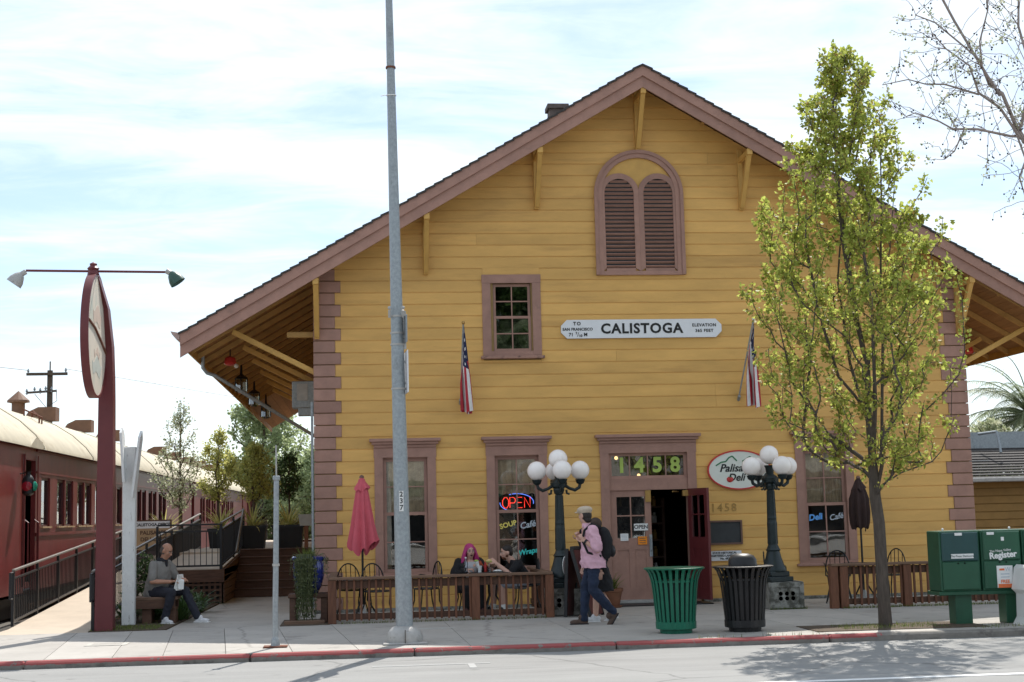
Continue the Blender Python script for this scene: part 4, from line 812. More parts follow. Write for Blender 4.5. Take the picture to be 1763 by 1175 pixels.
# raised landing with lattice, boards and its own railings
t = thing('wooden_landing', 'raised wooden landing with lattice skirt behind the bench', 'deck', (0, 0, 0))
q = MB(); q.prism([(3.85, .58), (3.85, .68), (9.4, .97), (9.4, .87)], -3.2, -1.96, 'yz'); q.build('floor', M['ramp'], t)
q = MB(); q.box((-2.56, 3.83, .545), (1.24, .05, .24)); q.build('front_beam', M['deckwood'], t)
q = MB(); q.prism([(3.8, .42), (3.8, .66), (9.3, .95), (9.3, .7)], -1.96, -1.91, 'yz'); q.build('side_beam', M['deckwood'], t)
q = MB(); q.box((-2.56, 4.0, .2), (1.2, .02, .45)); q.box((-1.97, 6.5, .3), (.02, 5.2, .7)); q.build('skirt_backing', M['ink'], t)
for i in range(12):
    q = MB(); q.box((-3.14+i*.105, 3.86, .21), (.045, .02, .43)); q.build('lattice_slat', M['deckwood'], t)
for i in range(4):
    q = MB(); q.box((-2.56, 3.845, .06+i*.105), (1.2, .012, .045)); q.build('lattice_slat', M['deckwood'], t)
for i in range(5): q = MB(); q.box((-1.925, 6.4, .07+i*.135), (.03, 5.0, .125), b=.006); q.build('skirt_board', M['deckwood'], t)
railing('landing_railing', 'short railing across the front of the wooden landing', (-3.2, 3.87, .66), (-1.98, 3.87, .66), 11, .88, posts=2, topm='black')
railing('landing_railing', 'sloping railing on the path side of the wooden landing', (-1.97, 3.9, .67), (-1.97, 9.3, .95), 44, .9, posts=3)
t = thing('wooden_steps', 'dark wooden steps at the end of the path beside the landing', 'steps', (0, 0, 0))
for i in range(6):
    q = MB(); q.box((-.93, 6.0+i*.3, .08+i*.158), (1.95, .03, .15)); q.build('riser', M['deckwood'], t)
    q = MB(); q.box((-.93, 6.13+i*.3, .165+i*.158), (1.95, .33, .03), b=.006); q.build('tread', M['deckwood'], t)
q = MB(); q.tube([(-1.86, 6.0, .95), (-1.86, 7.9, 1.85)], .025, 8); q.build('handrail', M['railtop'], t)
g = MB(); g.box((-1.6, 16, .5), (3.3, 16.4, .86)); structure('upper_terrace', g, M['ramp'])
g = MB(); g.box((-1.0, 7.84, .93), (2.1, .12, .05)); g.build('terrace_edge', M['galv2'])['kind'] = 'structure'
t = thing('terrace_fence', 'dark wooden fence with top rail at the back of the terrace', 'fence', (-1.25, 14.2, .93), 0)
q = MB(); q.box((.65, 0, .62), (1.9, .08, .08)); q.build('top_rail', M['deckwood'], t); q = MB(); q.box((.65, 0, .1), (1.9, .05, .06)); q.build('bottom_rail', M['deckwood'], t)
for i in range(14): q = MB(); q.box((-.25+i*.138, 0, .35), (.035, .03, .5)); q.build('baluster', M['deckwood'], t)
t = thing('sign_panel', 'blank grey panel on a short post near the depot corner', 'sign', (-.5, 8.6, .93))
q = MB(); q.prism([(-.18, .78), (.18, .78), (.14, .52), (-.14, .52)], -.02, .02); q.build('panel', mat('panel_grey', (.42, .42, .39), .7), t); q = MB(); q.box((0, .03, .28), (.09, .06, .56)); q.build('post', M['terra'], t)
def planter(loc, w, h, lab):
    t = thing('planter_box', lab, 'planter', loc, 0, 'dark planters on the terrace')
    q = MB(); a, b = w/2*.85, w/2; vs = [(-a, -a, 0), (a, -a, 0), (a, a, 0), (-a, a, 0), (-b, -b, h), (b, -b, h), (b, b, h), (-b, b, h)]; q.add(vs, [(0, 1, 2, 3), (4, 7, 6, 5), (0, 4, 5, 1), (1, 5, 6, 2), (2, 6, 7, 3), (3, 7, 4, 0)]); q.build('pot', M['canblack'], t)
    q = MB(); q.ringstrip([(-b-.02, -b-.02), (b+.02, -b-.02), (b+.02, b+.02), (-b-.02, b+.02)], [(-b+.04, -b+.04), (b-.04, -b+.04), (b-.04, b-.04), (-b+.04, b-.04)], -.03, .03, True); q.xf(Matrix.Rotation(R(90), 3, 'X')); q.build('rim', M['canblack'], t).location = (0, 0, h)
    q = MB(); q.box((0, 0, h-.05), (b*1.8, b*1.8, .02)); q.build('earth', M['soil'], t)
planter((-1.75, 9.2, .95), .62, .5, 'dark square planter behind the sloping landing railing'); planter((-.95, 9.6, .93), .72, .52, 'wide dark planter at the top of the wooden steps')
planter((-2.55, 9.9, .95), .55, .45, 'dark planter at the head of the landing, left of the others')
# depot direction board behind the railing
t = thing('direction_board', 'tan and white board naming the depot and deli, behind the ramp railing', 'sign', (-3.85, 6.6, .4))
q = MB(); q.box((.19, 0, .93), (.74, .03, .62)); q.build('board', M['tan'], t); q = MB(); q.box((.19, -.019, 1.155), (.70, .01, .15)); q.build('header', M['signwhite'], t)
q = MB(); q.ringstrip([(-.2, .6), (.58, .6), (.58, 1.26), (-.2, 1.26)], [(-.175, .625), (.555, .625), (.555, 1.235), (-.175, 1.235)], -.03, .02, True); q.build('frame', M['deckwood'], t)
for x in (-.14, .52): q = MB(); q.box((x, .04, .6), (.05, .05, 1.2)); q.build('post', M['deckwood'], t)
text('CALISTOGA DEPOT', .085, M['ink'], t, (.19, -.026, 1.155), bold=.003); text('PALISADES', .115, M['deckwood'], t, (.19, -.018, .985), bold=.003); text('DELI CAFÉ', .115, M['deckwood'], t, (.19, -.018, .845), bold=.003)

# ================================================================== STREET FURNITURE
# crossing post seen edge on
t = thing('crossing_post', 'weathered white square post with two pointed boards at its top', 'post', (-2.9, -1.5, 0))
q = MB(); q.box((0, 0, 1.4), (.2, .17, 2.82), b=.01); q.build('post', M['whitewood'], t)
for sg, (x0, z0, x1, z1) in ((-1, (-.06, 2.25, -.12, 3.12)), (1, (.07, 2.0, .19, 3.06))):
    d_ = Vector((x1-x0, 0, z1-z0)); q = MB(); p = [(-.16, 0), (.16, 0), (.14, 1.0), (0, 1.12), (-.14, 1.0)]
    q.prism(p, -.018, .018, 'yz'); ln = d_.length/1.12
    q.xf(roty(math.atan2(d_.x, d_.z)) @ Matrix.Diagonal((1, 1, ln))); q.build('pointed_board', M['whitewood'], t).location = (x0, -.1, z0)
# maroon pole sign
t = thing('pole_sign', 'tall maroon pole carrying a round faded sign with two lamps above', 'sign', (-3.08, -2.6, 0))
q = MB(); pts = [(0, .0, 0), (0, 0, 3.45), (.0, .02, 3.8), (0, 0, 4.3), (-.02, -.22, 4.85), (-.05, -.7, 5.24)]
w = [.27, .22, .2, .17, .15, .1]; vs = []; fs = []
for (x, y, z), ww in zip(pts, w): vs += [(x-ww/2, y-.12, z), (x+ww/2, y-.12, z), (x+ww/2, y+.12, z), (x-ww/2, y+.12, z)]
for i in range(len(pts)-1):
    for k in range(4): fs.append((i*4+k, i*4+(k+1) % 4, i*4+4+(k+1) % 4, i*4+4+k))
fs += [(0, 1, 2, 3), tuple(len(vs)-4+k for k in range(4))]; q.add(vs, fs); q.build('pole', M['maroon'], t)
n = 44; RR = 1.0
def disc(r, n=44): return [(-.82+.76*r*math.cos(2*math.pi*i/n), 4.367+.9*r*math.sin(2*math.pi*i/n)) for i in range(n)]
q = MB(); o_, i_ = disc(1.03), disc(.985); vs = [(x_, p[0], p[1]) for x_ in (-.115, .0) for p in o_]+[(x_, p[0], p[1]) for x_ in (-.115, .0) for p in i_]
fs = []
for i in range(n):
    j = (i+1) % n; fs += [(i, j, n+j, n+i), (2*n+i, 3*n+i, 3*n+j, 2*n+j), (n+i, n+j, 3*n+j, 3*n+i), (i, 2*n+i, 2*n+j, j)]
q.add(vs, fs); q.build('rim', M['maroon'], t, smooth=True)
fm = mat('faded_sign_face', (.66, .60, .50), .6, var=.06, scale=3, dirt=((.45, .49, .42), 1.5, .52, (1, 1.3, .6), .8))
q = MB(); q.prism(disc(.986), -.10, -.012, 'yz'); q.build('sign_face', fm, t)
q = MB(); q.tube([(-.006, -1.52, 4.52), (-.004, -1.05, 4.46), (-.004, -.55, 4.32), (-.006, -.12, 4.18)], .02, 6); q.build('painted_band', M['rust'], t)
# faded circular picture shapes on the face
for (yy, z_, a, b, m_) in ((-.82, 4.65, .34, .13, M['terra']), (-.82, 3.9, .38, .12, M['greypaint']), (-.82, 4.1, .24, .05, M['terra'])):
    q = MB(); q.prism([(yy+a*math.cos(k*.3142), z_+b*math.sin(k*.3142)+.05*math.cos(k*1.3)) for k in range(20)], -.011, -.0085, 'yz'); q.build('faded_motif', mat('faded_motif', (.56, .45, .37), .7) if m_ is M['terra'] else mat('faded_motif_grey', (.47, .50, .45), .7), t)
q = MB(); q.lathe([(.09, 5.27), (.07, 5.33), (.09, 5.36), (.05, 5.40), (.055, 5.43), (.0, 5.46)], (-.06, -.92, 0), 12); q.build('finial', M['maroon'], t, smooth=True)
q = MB(); q.tube([(-1.03, -.92, 5.335), (1.0, -.92, 5.30)], .018, 8); q.build('lamp_bar', M['maroon'], t)
for sg, x in ((-1, -1.03), (1, 1.0)):
    q = MB(); q.tube([(x, -.92, 5.32), (x+sg*.08, -.92, 5.27)], .04, 8); q.build('lamp_neck', M['galv2'], t)
    q = MB(); A_ = roty(R(-sg*35)); q.lathe([(.03, .0), (.075, -.05), (.11, -.13), (.12, -.2), (.115, -.2), (.1, -.13), (.06, -.05)], (0, 0, 0), 18, A_, close=False); q.build('lamp_shade', mat('green_shade', (.035, .085, .065), .35) if sg > 0 else M['galv2'], t, smooth=True, fix=False).location = (x+sg*.06, -.92, 5.30)
# galvanised street pole 237
t = thing('street_pole', 'tall galvanised steel street pole numbered 237 at the kerb', 'pole', (1.305, -6.42, 0))
sh = -.0105
q = MB(); hs = [(0, .135), (1.7, .118), (4.25, .076), (7.5, .06), (9.6, .048)]; hs = [(z, .111-.0076*z) for z in (0, 1, 2, 3, 4.2, 6, 7.5, 9.5, 11)]
q.tube([(sh*z, 0, z) for z, r in hs], [r for z, r in hs], 20); q.build('shaft', M['galv'], t, smooth=True)
q = MB(); q.lathe([(.23, .02), (.235, .08), (.215, .15), (.16, .205), (.108, .225)], n=20); q.build('base_cover', M['galv2'], t, smooth=True)
q = MB(); q.box((0, 0, .012), (.56, .5, .024), b=.008); q.build('base_plate', M['galv2'], t)
q = MB(); q.box((0, -.235, .1), (.012, .02, .17)); q.build('cover_seam', M['joint'], t)
for z in (3.25, 3.83, 3.98, 4.2): q = MB(); r_ = .1125-.0076*z; q.lathe([(r_, -.012), (r_+.008, -.012), (r_+.008, .012), (r_, .012)], (sh*z, 0, z), 20); q.build('band', M['galv2'], t)
q = MB(); r_ = .1125-.0076*7.55; q.lathe([(r_, -.012), (r_+.012, -.012), (r_+.012, .012), (r_, .012)], (sh*7.55, 0, 7.55), 20); q.build('rusty_band', M['rust'], t)
q = MB(); r_ = .1125-.0076*7.17; q.lathe([(r_, -.006), (r_+.01, -.006), (r_+.01, .006), (r_, .006)], (sh*7.17, 0, 7.17), 20, rotx(.1)); q.tube([(sh*7.17-.07, -.02, 7.17), (sh*7.17-.14, -.04, 7.15)], .006, 5); q.build('tie_wire', M['white'], t)
for x in (-.09, .085): q = MB(); q.tube([(x-.05, -.06, 4.18), (x-.05, -.1, 4.27)], .018, 6); q.ell((x-.05, -.11, 4.30), .024, nu=8, nv=6); q.build('clamp_bolt', M['galv2'], t)
q = MB(); q.box((0, -.1035, 1.80), (.055, .006, .26)); np_ = q.build('number_plate', M['white'], t); np_.location = (-.022, .0, 0)
for i, c_ in enumerate('237'): text(c_, .09, M['ink'], t, (-.022, -.1085, 1.885-.085*i), 'number', bold=.002, ext=.001)
def edge_sign(lab, x, z0, z1, ly, mats, tilt):
    s_ = thing('road_sign', lab, 'sign', (x, -6.42, z0), R(tilt), 'traffic signs on the pole'); h = z1-z0
    q = MB(); q.box((.0, 0, h/2), (.012, ly, h), b=.004); q.build('plate', mats, s_)
    q = MB(); q.box((-.03, 0, h*.25), (.06, .04, .03)); q.box((-.03, 0, h*.75), (.06, .04, .03)); q.build('bracket', M['galv2'], s_)
edge_sign('upper traffic sign on the pole, seen edge on', 1.36, 3.84, 4.2, .45, M['galv'], 6); edge_sign('lower traffic sign on the pole, seen edge on', 1.375, 3.19, 3.74, .45, M['signwhite'], 4)
q = MB(); q.box((.02, 0, 4.02), (.03, .03, .5)); q.build('sign_arm', M['galv2'], t).location = (.04, 0, 0)
# short bare signpost
t = thing('signpost', 'short bare galvanised signpost with a thin rod at its top, near the kerb', 'post', (-.325, -6.4, 0))
q = MB(); q.tube([(0, 0, .03), (.0, 0, .45), (.01, 0, 1.05), (.02, 0, 2.1)], [.038, .036, .036, .034], 10); q.build('post', M['galv'], t); q = MB(); q.box((.02, 0, 2.13), (.09, .09, .06), b=.01); q.build('cap', M['galv'], t)
q = MB(); q.tube([(.02, 0, 2.15), (.018, 0, 2.55)], .01, 6); q.build('rod', M['galv2'], t); q = MB(); q.box((0, 0, .012), (.3, .22, .02), b=.005); q.build('base_plate', M['rust'], t)
q = MB(); q.lathe([(.04, -.015), (.046, -.015), (.046, .015), (.04, .015)], (.01, 0, 1.03), 12); q.build('collar', M['galv2'], t); q = MB(); q.lathe([(.06, .02), (.05, .1), (.037, .13)], n=12); q.build('foot', M['galv'], t)
# five-globe lamp posts
def globe_lamp(loc, rz, lab):
    t = thing('globe_lamp', lab, 'lamp post', loc, rz, 'globe lamp posts by the door'); B = .43
    q = MB(); q.box((0, 0, B+.04), (.44, .44, .08), b=.01); q.box((0, 0, B+.12), (.36, .36, .09), b=.015); q.lathe([(.2, .0), (.205, .03), (.17, .10), (.13, .22), (.105, .32)], (0, 0, B+.16), 16); q.build('pedestal', M['lampgreen'], t, smooth=True)
    q = MB(); q.lathe([(.1, 0), (.12, .02), (.1, .05), (.078, .1), (.082, .45), (.072, .5), (.078, .53), (.066, .58), (.055, .98), (.075, 1.0), (.09, 1.05), (.085, 1.1), (.11, 1.15), (.1, 1.2)], (0, 0, B+.48), 12); q.build('shaft', M['lampgreen'], t)
    Z = B+1.56
    for k in range(8): q = MB(); a = k*math.pi/4; q.tube([(.075*math.cos(a), .075*math.sin(a), B+.6), (.055*math.cos(a), .055*math.sin(a), B+1.45)], .012, 5); q.build('flute', M['lampgreen'], t)
    q = MB(); q.lathe([(.09, 0), (.13, .03), (.14, .09), (.1, .13), (.06, .16), (.07, .25), (.09, .3)], (0, 0, Z), 12); q.build('hub', M['lampgreen'], t, smooth=True)
    for k in range(4):
        a = k*math.pi/2; u = Vector((math.cos(a), math.sin(a), 0)); z = Vector((0, 0, 1))
        q = MB(); q.tube([u*.08+z*(Z+.06), u*.17+z*(Z-.0), u*.26+z*(Z-.03), u*.33+z*(Z+.01), u*.35+z*(Z+.08)], [.03, .025, .028, .028, .025], 8); q.lathe([(.03, 0), (.06, .02), (.075, .06), (.085, .08)], u*.35+z*(Z+.06), 12); q.tube([u*.12+z*(Z-.02), u*.13+z*(Z-.08), u*.17+z*(Z-.09)], .018, 6); q.build('arm', M['lampgreen'], t, smooth=True)
        q = MB(); q.ell(u*.35+z*(Z+.285), .152, nu=24, nv=14); q.build('globe', M['globe'], t, smooth=True)
    q = MB(); q.ell((0, 0, Z+.47), .152, nu=24, nv=14); q.build('globe', M['globe'], t, smooth=True)
    return t
globe_lamp((3.905, -2.2, 0), R(2), 'dark five globe lamp post beside the patio fence, left of the door'); globe_lamp((7.36, -2.2, 0), R(18), 'dark five globe lamp post on a cast block, right of the door')
def lamp_block(loc, lab, ex_):
    t = thing('cast_block', lab, 'planter block', loc, 0, 'cast stone lamp blocks')
    q = MB(); q.box((0, 0, .215), (.56, .5, .43), b=.012); q.ringstrip([(-.275, .02), (.275, .02), (.275, .42), (-.275, .42)], [(-.21, .07), (.21, .07), (.21, .345), (-.21, .345)], -.275, -.25, True); q.build('block', M['stone'], t)
    for i in range(3):
        for j in range(2): q = MB(); q.lathe([(.012, 0), (.035, .0), (.035, -.012), (.0, -.02)], (-.1+i*.1, -.25, .17+j*.075), 12, rotx(R(90))); q.build('boss', M['galv2'], t)
lamp_block((7.48, -2.2, 0), 'mossy cast stone block under the right lamp post', 0); lamp_block((3.93, -2.2, 0), 'dark cast stone block under the left lamp post', 0)
# litter bins
def bin_(loc, m, lab, lid, r0=.255, r1=.30, H=.84):
    t = thing('litter_bin', lab, 'litter bin', loc, 0)
    q = MB(); q.lathe([(.21, 0), (.215, .06), (.17, .07)], n=28); q.build('foot_ring', m, t); q = MB(); q.lathe([(r0, .055), (r0+.012, .06), (r0+.014, .15), (r0, .155), (r0-.02, .1)], n=28); q.build('bottom_band', m, t)
    N_ = 26; pr = [(.14, r0+.005), (.55, r1-.005), (.68, r1+.012), (.78, r1+.045), (H, r1+.09)]
    for k in range(N_):
        a = 2*math.pi*k/N_; ca, sa = math.cos(a), math.sin(a); vs = []; w = .021
        for z, r in pr: vs += [(r*ca-w*-sa, r*sa-w*ca, z), (r*ca+w*-sa, r*sa+w*ca, z), ((r-.008)*ca+w*-sa, (r-.008)*sa+w*ca, z), ((r-.008)*ca-w*-sa, (r-.008)*sa-w*ca, z)]
        fs = []
        for i in range(len(pr)-1):
            for j in range(4): fs.append((i*4+j, i*4+(j+1) % 4, i*4+4+(j+1) % 4, i*4+4+j))
        q = MB(); q.add(vs, fs); q.build('slat', m, t)
    q = MB(); q.lathe([(r1+.065, H-.012), (r1+.10, H-.008), (r1+.105, H+.008), (r1+.09, H+.012), (r1+.065, H+.004)], n=32); q.build('rim', m, t); q = MB(); q.lathe([(r1-.012, .66), (r1+.0, .665), (r1, .69), (r1-.012, .69)], n=28); q.build('hoop', m, t)
    q = MB(); q.lathe([(r0-.04, .1), (r1-.045, .7), (r1-.05, .7), (r0-.045, .11), (0.001, .1)], n=24); q.build('liner', M['black'] if lid else mat('liner_dark_green', (.006, .03, .024), .6), t)
    if lid:
        q = MB(); q.lathe([(.3, .72), (.24, .8), (.19, .85), (.185, .93), (.15, .985), (.08, 1.01), (0.001, 1.015)], n=24); q.build('dome_lid', M['canblack'], t, smooth=True)
bin_((4.88, -6.15, 0), M['cangreen'], 'green slatted metal litter bin near the kerb', False); bin_((5.79, -6.22, 0), M['canblack'], 'black slatted metal litter bin with domed lid near the kerb', True)
# newspaper boxes
t = thing('newspaper_rack', 'row of three green newspaper vending boxes on two legs', 'newspaper boxes', (8.43, -6.4, 0))
for x in (.33, 1.03): q = MB(); q.box((x, .2, .21), (.23, .24, .42), b=.006); q.build('leg', M['green'], t)
q = MB(); q.box((.83, .215, .415), (1.72, .42, .05), b=.006); q.build('shelf', M['green'], t)
for i in range(3):
    x = .28+i*.575; mm = M['green']
    q = MB(); q.box((x, .215, .84), (.555, .43, .8), b=.012); cb = q.build('cabinet', mm, t)
    q = MB(); q.box((x, -.012, 1.03), (.51, .03, .38), b=.012); q.build('upper_door', M['teal'] if i == 0 else mm, cb); q = MB(); q.box((x, -.012, .645), (.51, .03, .37), b=.012); q.build('lower_door', mm, cb)
    q = MB(); q.box((x+(-.02 if i == 0 else -.15), -.03, 1.195), (.1, .008, .035)); q.build('price_label', M['white'], cb)
    for dx in (-.04, .05): q = MB(); q.lathe([(.001, -.012), (.014, -.01), (.014, 0)], (x+dx, -.027, .81 if i < 2 else 1.19), 8, rotx(R(90))); q.build('knob', M['black'], cb)
q = MB(); q.box((.3, -.032, .905), (.31, .008, .06)); q.build('title_strip', M['white'], t); text('The Press Democrat', .04, M['teal'], t, (.3, -.038, .905), ext=.001)
text('Register', .115, M['white'], t, (.865, -.03, .905), rot=(R(90), R(-4), 0), bold=.004, ext=.002); text('The Napa Valley', .045, M['white'], t, (.83, -.03, .965), rot=(R(90), R(-4), 0), ext=.002)
q = MB(); q.box((.87, -.03, 1.12), (.04, .006, .05)); q.build('sticker', M['white'], t)
q = MB(); q.box((.875, -.032, .62), (.22, .008, .29)); q.build('poster', M['paper'], t); q = MB(); q.box((.875, -.037, .50), (.2, .004, .05)); q.build('poster_band', mat('poster_orange', (.8, .18, .06), .6), t)
text('FREE', .06, bpy.data.materials['poster_orange'], t, (.875, -.037, .555), ext=.001, bold=.002); text('W', .075, M['greypaint'], t, (.915, -.037, .715), ext=.001); q = MB(); q.box((.835, -.037, .715), (.07, .004, .025)); q.build('poster_arrow', bpy.data.materials['poster_orange'], t)
for i in range(2): q = MB(); q.box((.875, -.037, .655-i*.04), (.12, .003, .012)); q.build('print_line', M['greypaint'], t)
text('The', .09, M['white'], t, (1.46, -.03, .97), ext=.002, bold=.002); text('Calistogan', .09, M['white'], t, (1.60, -.03, .89), ext=.002, bold=.002)
for x in (.02, .95): q = MB(); q.ell((x+.06, .05, 1.262), .018, nu=8, nv=6); q.build('bolt', M['white'], t)
t = thing('plastic_newspaper_box', 'white moulded plastic newspaper box at the right picture edge', 'newspaper box', (9.62, -6.68, 0))
q = MB(); q.prism([(-.26, 0), (.26, 0), (.25, .04), (.2, .09), (.2, .4), (.22, .46), (.24, .66), (.19, .74), (-.16, .78), (-.2, .74), (-.22, .6), (-.25, .46), (-.19, .4), (-.2, .1)], -.2, .22); bd = q.build('body', M['white'], t)
q = MB(); q.box((0, -.205, .61), (.36, .02, .2), b=.01); q.build('window', M['black'], t); q = MB(); q.box((0, -.205, .25), (.3, .02, .16), b=.01); q.build('recess', M['black'], t); q = MB(); q.box((-.05, -.206, .735), (.2, .01, .03)); q.build('label_strip', M['red'], t)
# patio fences
def patio_fence(name, lab, x0, x1, extra, sides):
    t = thing(name, lab, 'fence', (x0, -2.6, 0), 0, 'low wooden patio fences'); W = x1-x0; H = .70
    q = MB(); q.box((W/2, 0, H-.02), (W+.1, .15, .04), b=.006); q.build('top_rail', M['woodrail'], t)
    q = MB(); q.box((W/2, .03, H-.115), (W, .03, .12)); q.build('back_board', M['deckwood'], t); q = MB(); q.box((W/2, .03, .1), (W, .035, .09)); q.build('bottom_rail', M['deckwood'], t)
    n = int(W/.109); bm_ = MB().box((0, -.005, .35), (.033, .03, .62), b=.003).mesh('baluster'); bm_.materials.append(M['wood'])
    for i in range(1, n): o = link('baluster', bm_, M['wood'], t); o.location = (i*W/n+random.uniform(-.004, .004), 0, 0); o.rotation_euler = (0, random.uniform(-.012, .012), 0)
    for x in [0.0, W]+extra: q = MB(); q.box((x, 0, (H-.04)/2), (.125, .125, H-.04), b=.006); q.build('post', M['wood'], t)
    for sx in sides:
        q = MB(); q.box((sx, 1.28, H-.02), (.13, 2.4, .038), b=.006); q.build('side_rail', M['woodrail'], t); q = MB(); q.box((sx, 1.28, .12), (.04, 2.4, .08)); q.box((sx, 1.28, H-.11), (.03, 2.4, .1)); q.build('side_board', M['deckwood'], t)
        for i in range(18): o = link('baluster', bm_, M['wood'], t); o.location = (sx, .2+i*.125, 0)
patio_fence('patio_fence', 'low wooden baluster fence round the left patio', .31, 3.66, [2.2], [0.0, 3.35]); patio_fence('patio_fence', 'low wooden baluster fence round the right patio, behind the tree', 8.2, 11.3, [.16, 1.2], [])
# bistro chairs, tables
def chair(loc, rz, lab):
    t = thing('patio_chair', lab, 'chair', loc, rz, 'black wrought iron patio chairs')
    q = MB(); q.lathe([(.001, .43), (.2, .43), (.21, .442), (.2, .455), (.001, .455)], n=20); q.build('seat', M['iron'], t)
    q = MB(); arc = [(.2*math.cos(R(a)), .19+.02*math.sin(R(a)), .45+.42*math.sin(R(a))**.7 if math.sin(R(a)) > 0 else .45) for a in range(0, 181, 12)]; q.tube(arc, .011, 6)
    for x in (-.12, -.04, .04, .12): q.tube([(x, .19, .45), (x, .215, .45+.42*math.sqrt(max(0, 1-(x/.2)**2))**.7)], .007, 5)
    q.build('backrest', M['iron'], t)
    for sx in (-1, 1):
        q = MB(); q.tube([(sx*.17, -.14, .44), (sx*.15, -.15, .25), (sx*.21, -.21, 0)], .011, 6); q.build('leg', M['iron'], t); q = MB(); q.tube([(sx*.17, .15, .44), (sx*.15, .16, .25), (sx*.21, .24, 0)], .011, 6); q.build('leg', M['iron'], t)
        q = MB(); q.tube([(sx*.2, .2, .62), (sx*.23, .0, .66), (sx*.22, -.15, .62), (sx*.17, -.16, .44)], .009, 6); q.build('arm', M['iron'], t)
chair((.62, -1.25, 0), R(160), 'black wrought iron chair under the pink umbrella, left'); chair((1.0, -1.9, 0), R(20), 'black wrought iron chair under the pink umbrella, right')
chair((1.8, -1.5, 0), R(-70), 'black wrought iron chair standing empty behind the street pole')
chair((2.52, -1.0, 0), R(5), 'black wrought iron chair under the pink haired woman'); chair((3.42, -1.5, 0), R(-88), 'black wrought iron chair under the man in black')
chair((7.72, -1.1, 0), R(75), 'black wrought iron chair beside the right lamp, outside the fence'); chair((8.75, -1.2, 0), R(160), 'black wrought iron chair left of the dark umbrella'); chair((9.6, -1.3, 0), R(-60), 'black wrought iron chair inside the right fence, right of the trunk')
def table(loc, lab, h=.68, r=.36):
    t = thing('patio_table', lab, 'table', loc, 0, 'round patio tables')
    q = MB(); q.lathe([(.001, h-.025), (r, h-.025), (r+.006, h-.01), (r, h), (.001, h)], n=28); q.build('table_top', M['iron'], t)
    for k in range(3): a = k*2.094; q = MB(); q.tube([(.1*math.cos(a), .1*math.sin(a), h-.03), (.07*math.cos(a), .07*math.sin(a), .3), (.26*math.cos(a), .26*math.sin(a), 0)], .014, 6); q.build('leg', M['iron'], t)
table((.78, -1.6, 0), 'round black patio table around the pink umbrella pole', .62, .32); table((2.85, -1.55, 0), 'round patio table between the two diners', .68, .36); table((9.04, -1.6, 0), 'round black patio table around the dark umbrella pole', .66, .36)
def umbrella(loc, zt, m, lab, prof, hem, seed):
    t = thing('closed_umbrella', lab, 'umbrella', loc, 0, 'closed patio umbrellas'); r_ = random.Random(seed)
    q = MB(); q.tube([(0, 0, 0), (0, 0, zt+.01)], .018, 8); q.build('pole', M['iron'], t); q = MB(); q.lathe([(.19, 0), (.19, .06), (.06, .1), (.035, .22)], n=18); q.build('base', M['white'] if seed < 5 else M['galv2'], t)
    def cloth(prof, nm, amp, lobes, hemv):
        n = 64; vs = []; fs = []
        for i, (z, rr) in enumerate(prof):
            t_ = i/(len(prof)-1)
            for k in range(n):
                a = 2*math.pi*k/n; rr_ = rr*(1+amp*t_**.5*math.sin(a*lobes+.5*math.sin(a+seed))+.10*t_*math.sin(a*3+seed)); z_ = z+(hemv*math.sin(a*lobes+1)+hemv*1.2*math.sin(a*2+seed) if i >= len(prof)-2 else 0)*(1 if i == len(prof)-1 else .4)
                vs.append((rr_*math.cos(a), rr_*math.sin(a), z_))
        for i in range(len(prof)-1):
            for k in range(n): fs.append((i*n+k, i*n+(k+1) % n, (i+1)*n+(k+1) % n, (i+1)*n+k))
        q = MB(); q.add(vs, fs); return q.build(nm, m, t, smooth=True, fix=False)
    cloth(prof, 'canopy', .24, 8, hem); z, = [zt]
    cloth([(zt, .03), (zt-.05, .05), (zt-.12, .085), (zt-.19, .115)], 'vent_flap', .16, 6, .02); q = MB(); q.lathe([(.04, 0), (.035, .03), (.0, .05)], (0, 0, zt), 10); q.build('finial', M['gum'], t)
umbrella((.78, -1.6, 0), 2.24, M['pink'], 'closed pink canvas umbrella on the left patio', [(2.22, .05), (2.05, .09), (1.8, .125), (1.5, .165), (1.25, .20), (1.12, .215)], .06, 2)
umbrella((9.04, -1.6, 0), 2.06, M['brownc'], 'closed dark brown umbrella on the right patio beside the tree', [(2.04, .05), (1.9, .10), (1.72, .15), (1.5, .155), (1.32, .14), (1.24, .12)], .03, 7)
# table things
def onetop(name, lab, cat, loc, prof, m, n=12, capm=None):
    t = thing(name, lab, cat, loc); q = MB(); q.lathe(prof, n=n); q.build('body', m, t, smooth=True)
    if capm: z = prof[-1][1]; q = MB(); q.lathe([(.016, 0), (.016, .022), (.001, .022)], (0, 0, z), 10); q.build('cap', capm, t)
onetop('water_bottle', 'tall water bottle on the patio table in front of the pink haired woman', 'bottle', (2.42, -1.85, .70), [(.033, 0), (.035, .02), (.033, .1), (.035, .13), (.03, .16), (.014, .2), (.013, .215)], M['bottle'], capm=M['white'])
onetop('water_bottle', 'blue capped water bottle in the middle of the patio table', 'bottle', (2.83, -1.5, .68), [(.03, 0), (.032, .02), (.03, .1), (.028, .13), (.013, .17), (.013, .185)], M['bottle'], capm=M['bluepaint'])
onetop('paper_cup', 'white paper cup on the patio table', 'cup', (2.66, -1.62, .68), [(.025, 0), (.036, .1), (.038, .1), (.036, .104)], M['paper']); onetop('sauce_bottle', 'red sauce bottle on the patio table', 'bottle', (2.77, -1.42, .68), [(.025, 0), (.027, .1), (.012, .14), (.008, .17)], M['red'])
